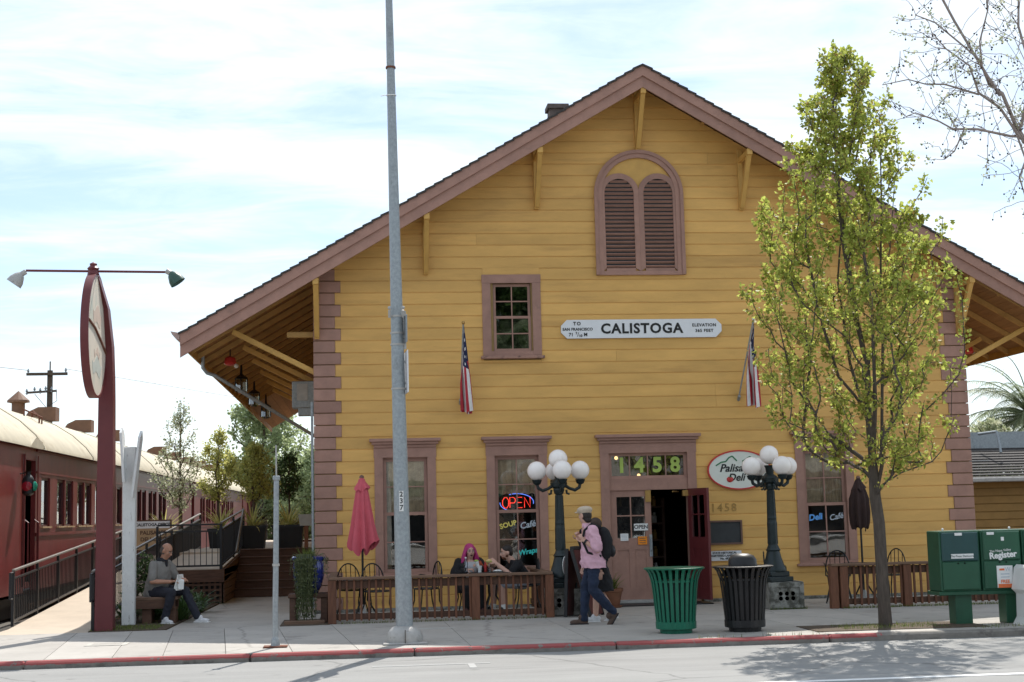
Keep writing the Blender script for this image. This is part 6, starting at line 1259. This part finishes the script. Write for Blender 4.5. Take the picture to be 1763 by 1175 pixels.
def basis(fwd, upv=(0, 0, 1)):
    f = Vector(fwd).normalized(); u = Vector(upv); r = f.cross(u).normalized(); u = r.cross(f); return r, f, u   # right, forward, up
def limb(mb, pts, rads, n=12, sub=5):
    out_p = []; out_r = []
    for i in range(len(pts)-1):
        a, b = Vector(pts[i]), Vector(pts[i+1])
        for k in range(sub): t = k/sub; out_p.append(a.lerp(b, t)); out_r.append(rads[i]+(rads[i+1]-rads[i])*t)
    out_p.append(Vector(pts[-1])); out_r.append(rads[-1]); mb.tube(out_p, out_r, n)
    for p, r in zip(pts, rads): mb.ell(p, r, nu=10, nv=7)
def torso_rings(mb, secs, n=20):
    # secs: (centre, right vector, forward vector, half width, half depth)
    vs = []; fs = []
    for c, r, f, w, d in secs:
        c = Vector(c)
        for k in range(n): a = 2*math.pi*k/n; ca, sa = math.cos(a), math.sin(a); e = .82; vs.append(c+r*(w*math.copysign(abs(ca)**e, ca))+f*(d*math.copysign(abs(sa)**e, sa)))
    for i in range(len(secs)-1):
        for k in range(n): fs.append((i*n+k, i*n+(k+1) % n, (i+1)*n+(k+1) % n, (i+1)*n+k))
    fs += [tuple(range(n-1, -1, -1)), tuple((len(secs)-1)*n+k for k in range(n))]; mb.add(vs, fs)
def hand(mb, wrist, d, palm_n, side, curl=.6, s=1.0):
    # d: direction of the fingers, palm_n: normal out of the palm, side: +1/-1 thumb side along d x palm_n
    d = Vector(d).normalized(); pn = Vector(palm_n); pn = (pn-d*pn.dot(d)).normalized(); x = d.cross(pn)*side; wrist = Vector(wrist)
    rot = Matrix((x, d, pn)).transposed(); mb.box(wrist+d*.045*s, (.078*s, .095*s, .028*s), rot, .012*s)
    for i, (off, L_) in enumerate(((.029, .072), (.01, .080), (-.01, .075), (-.029, .06))):
        p = wrist+d*.088*s+x*off*s; pts = [p]; a = curl*.35
        for k in range(3): p = p+(d*math.cos(a)+pn*math.sin(a))*L_*s/3; pts.append(p); a += curl*.75
        mb.tube(pts, [.0105*s, .0105*s, .0098*s, .0085*s], 7); mb.ell(pts[-1], .0088*s, nu=7, nv=5)
    p = wrist+d*.02*s+x*.034*s; pts = [p, p+(x*.8+d*.5+pn*.3)*.032*s, p+(x*.8+d*1.3+pn*.8)*.045*s, p+(x*.5+d*1.9+pn*1.1)*.05*s]; mb.tube(pts, [.014*s, .013*s, .012*s, .009*s], 7)
def head(t, mb, c, fwd, upv, skin, s=1.0, mouth_open=0.0, glasses=False, beard=None):
    r, f, u = basis(fwd, upv); c = Vector(c); rot = Matrix((r, f, u)).transposed()
    mb.ell(c+u*.02*s-f*.012*s, (.074*s, .094*s, .098*s), rot, 20, 13); mb.ell(c-u*.045*s+f*.018*s, (.058*s, .07*s, .072*s), rot, 18, 11); mb.ell(c-u*.098*s+f*.052*s, (.028*s, .024*s, .02*s), rot, 10, 7)
    mb.tube([c+u*.012*s+f*.082*s, c-u*.022*s+f*.105*s, c-u*.03*s+f*.092*s], [.008*s, .016*s, .014*s], 8); mb.ell(c-u*.02*s+f*.05*s+r*.035*s, .03*s, nu=10, nv=7); mb.ell(c-u*.02*s+f*.05*s-r*.035*s, .03*s, nu=10, nv=7)
    for sg in (-1, 1): mb.ell(c+r*sg*.078*s-u*.008*s-f*.01*s, (.011*s, .02*s, .032*s), rot, 10, 7)
    for sg in (-1, 1):
        e = MB(); e.ell(c+r*sg*.031*s+u*.01*s+f*.074*s, (.014*s, .01*s, .009*s), rot, 10, 7); e.build('eye', M['eyewhite'], t, smooth=True); e = MB(); e.ell(c+r*sg*.031*s+u*.01*s+f*.0825*s, (.0065*s, .004*s, .0065*s), rot, 8, 6); e.build('iris', M['ink'], t)
        e = MB(); e.bar(c+r*sg*.014*s+u*.029*s+f*.084*s, c+r*sg*.05*s+u*.03*s+f*.072*s, .008*s, .008*s); e.build('eyebrow', M['hair'], t)
    e = MB(); e.ell(c-u*.062*s+f*.082*s, (.023*s, .009*s, (.006+.012*mouth_open)*s), rot, 10, 7); e.build('mouth', M['lip'] if mouth_open < .5 else M['maroond'], t, smooth=True)
    if glasses:
        e = MB()
        for sg in (-1, 1): e.tube([c+r*(sg*.033*s+.024*s*math.cos(a*.5236))+u*(.008*s+.02*s*math.sin(a*.5236))+f*.095*s for a in range(13)], 0.0012*s, 5, cap=False); e.tube([c+r*sg*.056*s+u*.012*s+f*.092*s, c+r*sg*.08*s+u*.008*s-f*.01*s], .0022*s, 5)
        e.build('glasses', M['galv'], t)
    return r, f, u, rot
def hairshell(t, c, rot, s, m, back=.012, zcut=-.02, extra=None, name='hair', r=(.081, .1, .104), vox=.007):
    h = MB(); c = Vector(c); f, u = rot.col[1], rot.col[2]
    n = 22; nv = 14; vs = []; fs = []
    h.ell(c+u*.03*s-f*.02*s, (r[0]*s, r[1]*s, r[2]*s), rot, 20, 13)
    if extra: extra(h)
    return h
M['eyewhite'] = mat('eye_white', (.40, .36, .34), .4); M['hair'] = mat('dark_hair', (.022, .016, .013), .55, var=.3, scale=60, stretch=(1, 1, .1)); M['greyhair'] = mat('short_grey_hair', (.10, .085, .075), .7); M['pinkhair'] = mat('pink_hair', (.42, .03, .16), .5, var=.35, scale=50, stretch=(3, 3, .25)); M['lip'] = mat('lips', (.40, .13, .11), .5)
cl = lambda n, c, var=.12, sc=18, **k: mat(n, c, .85, var=var, scale=sc, bump=.15, bscale=14, **k)
M['greyshirt'] = cl('grey_polo', (.20, .19, .175)); M['darkcollar'] = cl('dark_collar', (.02, .022, .028)); M['navy'] = cl('navy_trousers', (.022, .024, .035)); M['pinkshirt'] = cl('pink_shirt', (.66, .39, .47), sc=9); M['jeans'] = cl('blue_jeans', (.016, .026, .055), .5, 5); M['blackcloth'] = cl('black_cloth', (.012, .012, .014)); M['greytee'] = cl('grey_tee', (.42, .41, .42)); M['shorts'] = cl('grey_shorts', (.30, .32, .36)); M['suede'] = cl('brown_suede', (.085, .055, .042)); M['capcloth'] = cl('beige_cap', (.52, .43, .33)); M['patterned'] = cl('red_patterned_cloth', (.28, .05, .02), .9, 22); M['sneaker'] = mat('sneaker_white', (.62, .62, .63), .6, var=.15, scale=30, dirt=((.25, .26, .29), 22, .55)); M['bread'] = mat('bread', (.62, .42, .2), .8, var=.2, scale=25)
def shoe(t, heel, toe_dir, m, L_=.29, up_=(0, 0, 1), sole=None, h=.075, collar=.05):
    d = Vector(toe_dir).normalized(); u = Vector(up_); x = d.cross(u).normalized(); u = x.cross(d); heel = Vector(heel); rot = Matrix((x, d, u)).transposed(); s = MB()
    s.ell(heel+d*.07*L_/.29+u*.05, (.04, .065, .05), rot, 12, 8); s.ell(heel+d*.18*L_/.29+u*.036, (.046, .1, .036), rot, 12, 8); s.ell(heel+d*.1*L_/.29+u*(.05+collar*.5), (.04, .055, .05), rot, 12, 8); s.box(heel+d*.14*L_/.29+u*.02, (.082, .25*L_/.29, .03), rot, .014)
    o = fuse(s, 'shoe', m, t, .008, 3); q = MB(); q.box(heel+d*.14*L_/.29+u*.008, (.088, .275*L_/.29, .018), rot, .008); q.build('sole', sole or M['black'], t); return o

# ---- seated man with newspaper on the bench (facing right, a little towards the street)
def bench_man():
    t = thing('person', 'bald man in grey polo shirt and dark trousers reading a paper on the bench', 'person', (-2.45, -1.2, 0)); F = V(.86, -.5, 0).normalized(); Rt = F.cross(V(0, 0, 1)).normalized(); U = V(0, 0, 1)   # Rt: his right hand side
    def at(f, r, z): return F*f+Rt*r+U*z
    pel = at(-.10, 0, .50); che = at(-.02, 0, .86); nek = at(.03, 0, 1.015); hd = at(.12, 0, 1.145); hf = at(.86, -.05, -.45)
    hipR, hipL = at(-.06, .1, .50), at(-.06, -.1, .50); kneR, kneL = at(.34, .16, .49), at(.36, -.16, .50); ankR, ankL = at(.22, .17, .09), at(.58, -.19, .09)
    shR, shL = at(.0, .19, .93), at(.0, -.19, .93); elR, elL = at(.06, .29, .67), at(.12, -.27, .68); haR, haL = at(.30, .13, .66), at(.34, -.1, .69)
    b = MB(); torso_rings(b, [(pel, Rt, F, .16, .13), (che, Rt, F, .165, .12), (at(0, 0, .97), Rt, F, .12, .08)])
    limb(b, [nek-U*.05, hd-U*.02], [.062, .058]); limb(b, [shR, elR, haR], [.052, .043, .03]); limb(b, [shL, elL, haL], [.052, .043, .03]); limb(b, [hipR, kneR, ankR], [.085, .06, .045]); limb(b, [hipL, kneL, ankL], [.085, .06, .045])
    hand(b, haR, at(.6, -.7, .1), at(.3, 0, -.9), -1, .9); hand(b, haL, at(.75, .5, .15), at(.2, .2, -.9), 1, .9)
    r, f, u, rot = head(t, b, hd, hf, at(.45, 0, .86), M['skin2'], 1.02); fuse(b, 'body', M['skin2'], t)
    h = MB(); h.lathe([(.066, -.06), (.0745, -.02), (.0755, .02), (.072, .045), (.066, .045), (.06, -.05)], hd-f*.03, 20, rot, (1, 1.16, 1)); h.build('hair', M['greyhair'], t, smooth=True).scale = (1, 1, 1)
    s = MB(); torso_rings(s, [(at(-.13, 0, .40), Rt, F, .19, .165), (at(-.08, 0, .52), Rt, F, .20, .19), (at(-.04, 0, .68), Rt, F, .195, .185), (at(-.02, 0, .82), Rt, F, .20, .155), (at(.0, 0, .93), Rt, F, .185, .115), (at(.02, 0, .995), Rt, F, .10, .08)])
    limb(s, [shR, shR.lerp(elR, .78)], [.082, .078]); limb(s, [shL, shL.lerp(elL, .78)], [.082, .078]); fuse(s, 'polo_shirt', M['greyshirt'], t, .011, 3, folds=.009)
    c = MB(); c.lathe([(.085, -.03), (.088, .0), (.075, .035), (.068, .035), (.072, -.02)], nek-U*.01, 18, rotx(0), (1.05, 1, 1)); c.box(nek+F*.085-U*.07, (.05, .02, .1), Matrix((Rt, F, U)).transposed(), .005); c.build('collar', M['darkcollar'], t, smooth=True)
    p = MB(); torso_rings(p, [(at(-.13, 0, .41), Rt, F, .18, .12), (at(-.1, 0, .56), Rt, F, .175, .14)]); limb(p, [hipR, kneR, ankR], [.108, .082, .064]); limb(p, [hipL, kneL, ankL], [.108, .082, .064]); fuse(p, 'trousers', M['navy'], t, .011, 3, folds=.008)
    shoe(t, at(.16, .17, 0), at(.9, .25, 0), M['sneaker'], sole=M['paper']); shoe(t, at(.52, -.19, 0), at(.97, -.1, .0), M['sneaker'], sole=M['paper'])
    n = thing('newspaper', 'folded white newspaper held by the man on the bench', 'newspaper', (-2.45, -1.2, 0)); q = MB(); vs = []
    o = at(.36, .02, .52); d1 = at(.06, .26, 0)*1.0; 
    for j in range(5):
        for i in range(3): vs.append(o+d1*(i/2-.5)+U*(.25*j/4)+F*(.03*j/4+.02*math.sin(i*2.1+j)))
    q.add(vs, [(j*3+i, j*3+i+1, j*3+i+4, j*3+i+3) for j in range(4) for i in range(2)]); pg = q.build('page', M['paper'], n, fix=False); sd = pg.modifiers.new('s', 'SOLIDIFY'); sd.thickness = .012
    q = MB(); q.box(at(.40, .02, .62), (.1, .1, .14), rotz(.4)); q.v = [tuple(Vector(v)+V(random.uniform(-.02, .02), 0, random.uniform(-.03, .03))) for v in q.v]; q.build('folded_edge', M['paper'], n)
bench_man()

# ---- woman with pink hair, facing the street
def pink_woman():
    t = thing('person', 'woman with pink hair and black cardigan eating at the patio table', 'person', (2.53, -1.15, 0)); F = V(.12, -.99, 0).normalized(); Rt = F.cross(V(0, 0, 1)).normalized(); U = V(0, 0, 1)
    def at(f, r, z): return F*f+Rt*r+U*z
    nek = at(.03, 0, .895); hd = at(.06, .0, 1.01); hf = at(1, -.12, -.04)
    hipR, hipL = at(-.02, .1, .46), at(-.02, -.1, .46); kneR, kneL = at(.36, .12, .44), at(.36, -.1, .44); ankR, ankL = at(.3, .12, .07), at(.36, -.12, .07)
    shR, shL = at(.0, .17, .83), at(.0, -.17, .83); elR, elL = at(.08, .29, .62), at(.1, -.28, .62); haR, haL = at(.3, .1, .72), at(.32, -.1, .76)
    b = MB(); torso_rings(b, [(at(-.05, 0, .42), Rt, F, .17, .13), (at(0, 0, .75), Rt, F, .155, .115), (at(.01, 0, .86), Rt, F, .10, .075)])
    limb(b, [nek-U*.04, hd-U*.02], [.05, .05]); limb(b, [shR, elR, haR], [.045, .038, .027]); limb(b, [shL, elL, haL], [.045, .038, .027]); limb(b, [hipR, kneR, ankR], [.085, .058, .04]); limb(b, [hipL, kneL, ankL], [.085, .058, .04])
    hand(b, haR, at(.6, -.7, .1), at(0, -.3, -.9), -1, .8, .92); hand(b, haL, at(.4, .6, .4), at(0, .5, -.7), 1, 1.0, .92)
    r, f, u, rot = head(t, b, hd, hf, (0, 0, 1), M['skin'], .96, .8, True); fuse(b, 'body', M['skin'], t)
    h = MB(); h.ell(hd+u*.04-f*.028, (.088, .098, .092), rot, 20, 13)
    for k in range(26):
        a = -.25+(math.pi+.5)*k/25; x = math.cos(a); y = -math.sin(a); p0 = hd+r*x*.07+f*(y*.075-.005)+u*.06; p1 = hd+r*x*.098+f*(y*.09-.0)-u*.03; p2 = hd+r*x*(.115+.02*math.sin(k*2.3))+f*(y*.085-.0)-u*(.13+.02*math.sin(k*1.7)); p3 = p2+r*x*.02-u*.045
        h.tube([p0, p1, p2, p3], [.022, .028, .026, .012], 7)
    fuse(h, 'hair', M['pinkhair'], t, .008, 2)
    s = MB(); torso_rings(s, [(at(-.04, 0, .40), Rt, F, .185, .15), (at(.0, 0, .6), Rt, F, .165, .15), (at(.01, 0, .76), Rt, F, .16, .145), (at(.01, 0, .84), Rt, F, .13, .10)]); fuse(s, 'tee_shirt', M['greytee'], t, .012, 3)
    s = MB()
    for sg in (-1, 1): torso_rings(s, [(at(-.06, sg*.13, .33), Rt, F, .115, .16), (at(-.03, sg*.125, .6), Rt, F, .09, .165), (at(-.02, sg*.115, .78), Rt, F, .085, .155), (at(.0, sg*.09, .86), Rt, F, .07, .09)])
    torso_rings(s, [(at(-.12, 0, .33), Rt, F, .2, .06), (at(-.1, 0, .8), Rt, F, .17, .06)]); limb(s, [shR, elR, haR.lerp(elR, .12)], [.082, .072, .058]); limb(s, [shL, elL, haL.lerp(elL, .2)], [.082, .072, .058]); fuse(s, 'cardigan', M['blackcloth'], t, .012, 3, folds=.009)
    q = MB(); q.tube([at(.135, -.14, .84), at(.19, -.16, .76), at(.19, -.19, .66), at(.16, -.2, .5)], [.03, .04, .045, .045], 8); q.build('patterned_scarf', M['patterned'], t, smooth=True)
    p = MB(); limb(p, [hipR, kneR, ankR+U*.05], [.11, .085, .07]); limb(p, [hipL, kneL, ankL+U*.05], [.11, .085, .07]); torso_rings(p, [(at(-.05, 0, .40), Rt, F, .19, .14), (at(-.04, 0, .5), Rt, F, .18, .14)]); fuse(p, 'skirt', M['blackcloth'], t, .012, 4)
    shoe(t, at(.24, .12, 0), at(1, .1, 0), M['maroond'], .25); shoe(t, at(.3, -.12, 0), at(1, -.1, 0), M['maroond'], .25)
    n = thing('wrap_sandwich', 'half eaten wrap in the hand of the pink haired woman', 'food', (2.53, -1.15, 0)); q = MB(); q.tube([at(.42, -.06, .76), at(.44, -.03, .86)], [.025, .034], 10); q.build('wrap', M['paper'], n); q = MB(); q.ell(at(.442, -.028, .865), (.034, .034, .02)); q.build('filling', M['limepaint'], n)
pink_woman()

# ---- man in black T-shirt eating, facing left
def eating_man():
    t = thing('person', 'dark haired bearded man in black shirt and grey shorts eating at the patio table', 'person', (3.36, -1.45, 0)); F = V(-.97, -.22, 0).normalized(); Rt = F.cross(V(0, 0, 1)).normalized(); U = V(0, 0, 1)
    def at(f, r, z): return F*f+Rt*r+U*z
    nek = at(.15, 0, .87); hd = at(.26, 0, .985); hf = at(1, .12, -.2)
    hipR, hipL = at(0, .1, .50), at(0, -.1, .50); kneR, kneL = at(.40, .14, .50), at(.40, -.12, .50); ankR, ankL = at(.46, .16, .08), at(.36, -.14, .08)
    shR, shL = at(.1, .2, .80), at(.12, -.18, .80); elR, elL = at(.20, .3, .62), at(.28, -.24, .64); haR, haL = at(.46, .08, .78), at(.46, -.06, .82)
    b = MB(); torso_rings(b, [(at(-.02, 0, .46), Rt, F, .17, .13), (at(.06, 0, .7), Rt, F, .17, .12), (at(.12, 0, .84), Rt, F, .12, .08)])
    limb(b, [nek-U*.05, hd-U*.02], [.06, .056]); limb(b, [shR, elR, haR], [.052, .045, .03]); limb(b, [shL, elL, haL], [.052, .045, .03]); limb(b, [hipR, kneR, ankR], [.09, .062, .042]); limb(b, [hipL, kneL, ankL], [.09, .062, .042])
    hand(b, haR, at(.6, -.5, .5), at(.3, -.8, 0), -1, 1.0); hand(b, haL, at(.5, .5, .6), at(.3, .8, 0), 1, 1.0)
    r, f, u, rot = head(t, b, hd, hf, at(.25, 0, 1), M['skin'], 1.0, .2); fuse(b, 'body', M['skin'], t)
    h = MB(); h.ell(hd+u*.045-f*.025, (.08, .095, .083), rot, 20, 13); h.ell(hd+u*.0-f*.055, (.076, .06, .085), rot, 18, 11); fuse(h, 'hair', M['hair'], t, .007, 2)
    h = MB(); h.ell(hd-u*.075+f*.045, (.05, .045, .04), rot, 14, 9); h.ell(hd-u*.05+f*.01, (.066, .05, .045), rot, 14, 9); fuse(h, 'beard', mat('brown_beard', (.10, .035, .015), .7), t, .007, 2)
    s = MB(); torso_rings(s, [(at(-.05, 0, .44), Rt, F, .185, .15), (at(.0, 0, .55), Rt, F, .19, .16), (at(.07, 0, .7), Rt, F, .2, .15), (at(.11, 0, .8), Rt, F, .195, .11), (at(.14, 0, .865), Rt, F, .10, .08)]); limb(s, [shR, shR.lerp(elR, .7)], [.085, .078]); limb(s, [shL, shL.lerp(elL, .7)], [.085, .078]); fuse(s, 'tee_shirt', M['blackcloth'], t, .012, 3, folds=.008)
    p = MB(); torso_rings(p, [(at(-.03, 0, .43), Rt, F, .185, .14), (at(-.03, 0, .55), Rt, F, .18, .15)]); limb(p, [hipR, kneR.lerp(hipR, .12)], [.115, .1]); limb(p, [hipL, kneL.lerp(hipL, .12)], [.115, .1]); fuse(p, 'shorts', M['shorts'], t, .012, 3, folds=.007)
    for a, k in ((ankR, kneR), (ankL, kneL)): q = MB(); q.tube([a+U*.0, a+(k-a)*.2], [.05, .05], 12); q.build('sock', M['paper'], t, smooth=True)
    shoe(t, at(.40, .16, 0), at(1, .1, 0), M['black']); shoe(t, at(.30, -.14, 0), at(1, -.1, 0), M['black'])
    q = MB(); q.lathe([(.036, -.012), (.042, -.012), (.042, .012), (.036, .012)], haR.lerp(elR, .12), 12, (haR-elR).to_track_quat('Z', 'Y').to_matrix()); q.build('wrist_strap', M['black'], t)
    n = thing('sandwich', 'sandwich held up by the man in black', 'food', (3.36, -1.45, 0)); q = MB(); q.ell(at(.55, .0, .85), (.06, .045, .04), nu=14, nv=9); q.build('bread', M['bread'], n, smooth=True); q = MB(); q.ell(at(.55, .0, .85), (.064, .048, .014), nu=14, nv=9); q.build('filling', M['limepaint'], n, smooth=True)
eating_man()

# ---- walking man with cap, pink shirt and backpack, walking left
def walker():
    t = thing('person', 'walking man in beige flat cap, pink shirt and jeans with a backpack', 'person', (4.08, -4.3, 0)); F = V(-1, -.05, 0).normalized(); Rt = F.cross(V(0, 0, 1)).normalized(); U = V(0, 0, 1)   # Rt points away from the camera
    def at(f, r, z): return F*f+Rt*r+U*z
    nek = at(.06, 0, 1.43); hd = at(.09, .0, 1.555); hf = at(.62, .72, -.06)
    hipN, hipF = at(.0, -.09, .90), at(.0, .09, .90); kneN, kneF = at(.02, -.10, .50), at(.10, .09, .48); ankN, ankF = at(-.27, -.10, .17), at(.13, .08, .09)
    shN, shF = at(.02, -.19, 1.34), at(.02, .19, 1.34); elN, elF = at(-.03, -.25, 1.06), at(.02, .25, 1.06); haN, haF = at(.13, -.14, 1.19), at(.15, .14, 1.22)
    b = MB(); torso_rings(b, [(at(0, 0, .88), Rt, F, .15, .115), (at(.02, 0, 1.1), Rt, F, .15, .105), (at(.03, 0, 1.28), Rt, F, .165, .11), (at(.05, 0, 1.40), Rt, F, .11, .075)])
    limb(b, [nek-U*.06, hd-U*.02], [.058, .055]); limb(b, [shN, elN, haN], [.05, .042, .029]); limb(b, [shF, elF, haF], [.05, .042, .029]); limb(b, [hipN, kneN, ankN], [.085, .058, .042]); limb(b, [hipF, kneF, ankF], [.085, .058, .042])
    hand(b, haN, at(.55, .1, .85), at(.2, .9, 0), 1, 1.2); hand(b, haF, at(.4, -.2, .85), at(.2, -.9, 0), -1, 1.2)
    r, f, u, rot = head(t, b, hd, hf, (0, 0, 1), M['skin'], 1.0); fuse(b, 'body', M['skin'], t)
    h = MB(); h.ell(hd-f*.03+u*.005, (.081, .078, .092), rot, 18, 11); h.ell(hd-f*.05-u*.06, (.066, .05, .05), rot, 16, 9); fuse(h, 'hair', M['hair'], t, .007, 2)
    c = MB(); c.ell(hd+u*.085-f*.005, (.098, .125, .055), rot, 22, 11); c.ell(hd+u*.06-f*.01, (.09, .108, .05), rot, 20, 11); c.ell(hd+u*.055+f*.11, (.075, .055, .014), rot, 16, 7); fuse(c, 'flat_cap', M['capcloth'], t, .008, 3)
    s = MB(); torso_rings(s, [(at(-.02, 0, .80), Rt, F, .222, .185), (at(.0, 0, .95), Rt, F, .205, .172), (at(.02, 0, 1.1), Rt, F, .18, .145), (at(.03, 0, 1.25), Rt, F, .19, .13), (at(.03, 0, 1.34), Rt, F, .19, .105), (at(.055, 0, 1.415), Rt, F, .09, .08)]); limb(s, [shN, shN.lerp(elN, .85)], [.088, .085]); limb(s, [shF, shF.lerp(elF, .85)], [.088, .085]); fuse(s, 'shirt', M['pinkshirt'], t, .010, 2, folds=.011)
    c = MB(); c.lathe([(.075, -.03), (.08, .0), (.07, .03), (.064, .03), (.066, -.02)], nek-U*.015, 18); c.build('collar', M['pinkshirt'], t, smooth=True)
    p = MB(); torso_rings(p, [(at(0, 0, .80), Rt, F, .165, .125), (at(0, 0, .95), Rt, F, .165, .13)]); limb(p, [hipN-U*.05, kneN, ankN+U*.0], [.1, .078, .062]); limb(p, [hipF-U*.05, kneF, ankF], [.1, .078, .062]); fuse(p, 'jeans', M['jeans'], t, .010, 2, folds=.009)
    shoe(t, at(.06, .08, 0), at(1, .05, 0), M['suede'], collar=.1); shoe(t, at(-.345, -.10, .155), at(.55, -.02, -.85), M['suede'], up_=(-.85, 0, .5), collar=.1)
    q = MB(); q.lathe([(.033, -.014), (.04, -.014), (.04, .014), (.033, .014)], haN.lerp(elN, .08), 12, (haN-elN).to_track_quat('Z', 'Y').to_matrix()); q.build('watch', M['black'], t)
    bp = thing('backpack', 'black backpack on the back of the walking man', 'backpack', (4.08, -4.3, 0)); q = MB(); torso_rings(q, [(at(-.17, -.02, .93), Rt, F, .12, .07), (at(-.19, -.02, 1.0), Rt, F, .145, .1), (at(-.20, -.02, 1.2), Rt, F, .145, .1), (at(-.17, -.02, 1.34), Rt, F, .12, .08), (at(-.14, -.02, 1.39), Rt, F, .07, .05)]); fuse(q, 'bag', M['blackcloth'], bp, .012, 3)
    q = MB(); q.ell(at(-.29, -.04, 1.04), (.05, .1, .09), nu=14, nv=9); q.build('pocket', M['black'], bp, smooth=True)
    for sg in (-1, 1): q = MB(); q.tube([at(-.12, sg*.11, 1.38), at(.02, sg*.125, 1.435), at(.13, sg*.13, 1.34), at(.165, sg*.14, 1.2), at(.1, sg*.185, 1.03), at(-.1, sg*.16, .97)], .02, 6, flat=.5); q.build('strap', M['blackcloth'], bp, smooth=True)
walker()

# ---- woman in black beyond him
def companion():
    t = thing('person', 'woman in black dress and white shoes walking beyond the man in pink', 'person', (4.25, -3.75, 0)); F = V(-1, 0, 0); Rt = F.cross(V(0, 0, 1)).normalized(); U = V(0, 0, 1)
    def at(f, r, z): return F*f+Rt*r+U*z
    nek = at(.03, 0, 1.28); hd = at(.05, 0, 1.395); hipN, hipF = at(0, -.09, .8), at(0, .09, .8); kneN, kneF = at(.05, -.08, .45), at(-.02, .08, .45); ankN, ankF = at(.07, -.08, .09), at(-.22, .08, .13)
    shN, shF = at(0, -.17, 1.2), at(0, .17, 1.2); elN, elF = at(-.08, -.21, .96), at(.04, .2, .96); haN, haF = at(.0, -.2, .74), at(.18, .18, .82)
    b = MB(); torso_rings(b, [(at(0, 0, .78), Rt, F, .16, .12), (at(0, 0, 1.0), Rt, F, .14, .1), (at(.02, 0, 1.24), Rt, F, .11, .075)]); limb(b, [nek-U*.05, hd-U*.02], [.048, .048]); limb(b, [shN, elN, haN], [.045, .037, .026]); limb(b, [shF, elF, haF], [.045, .037, .026]); limb(b, [hipN, kneN, ankN], [.08, .055, .04]); limb(b, [hipF, kneF, ankF], [.08, .055, .04]); hand(b, haN, (0, 0, -1), at(.2, .9, 0), 1, .5, .9); hand(b, haF, at(.3, 0, -.95), at(.2, -.9, 0), -1, .5, .9)
    r, f, u, rot = head(t, b, hd, F, (0, 0, 1), M['skin'], .95); fuse(b, 'body', M['skin'], t)
    h = MB(); h.ell(hd+u*.035-f*.03, (.085, .098, .095), rot, 18, 11); h.ell(hd-u*.05-f*.06, (.078, .055, .08), rot, 16, 9); fuse(h, 'hair', mat('brown_hair', (.05, .028, .02), .6, var=.3, scale=40), t, .008, 2)
    s = MB(); torso_rings(s, [(at(-.04, 0, .44), Rt, F, .20, .19), (at(-.03, 0, .6), Rt, F, .195, .18), (at(0, 0, .8), Rt, F, .18, .15), (at(.0, 0, 1.0), Rt, F, .16, .125), (at(.01, 0, 1.17), Rt, F, .165, .11), (at(.02, 0, 1.26), Rt, F, .09, .075)]); limb(s, [shN, elN, haN.lerp(elN, .3)], [.075, .065, .055]); limb(s, [shF, elF, haF.lerp(elF, .3)], [.075, .065, .055]); fuse(s, 'dress', M['blackcloth'], t, .012, 3, folds=.009)
    shoe(t, at(.0, -.08, 0), F, M['sneaker'], .24, sole=M['paper']); shoe(t, at(-.3, .08, .05), at(.8, 0, -.4), M['sneaker'], .24, up_=(-.3, 0, .9), sole=M['paper'])
companion()

bpy.data.scenes.remove(BAKE)
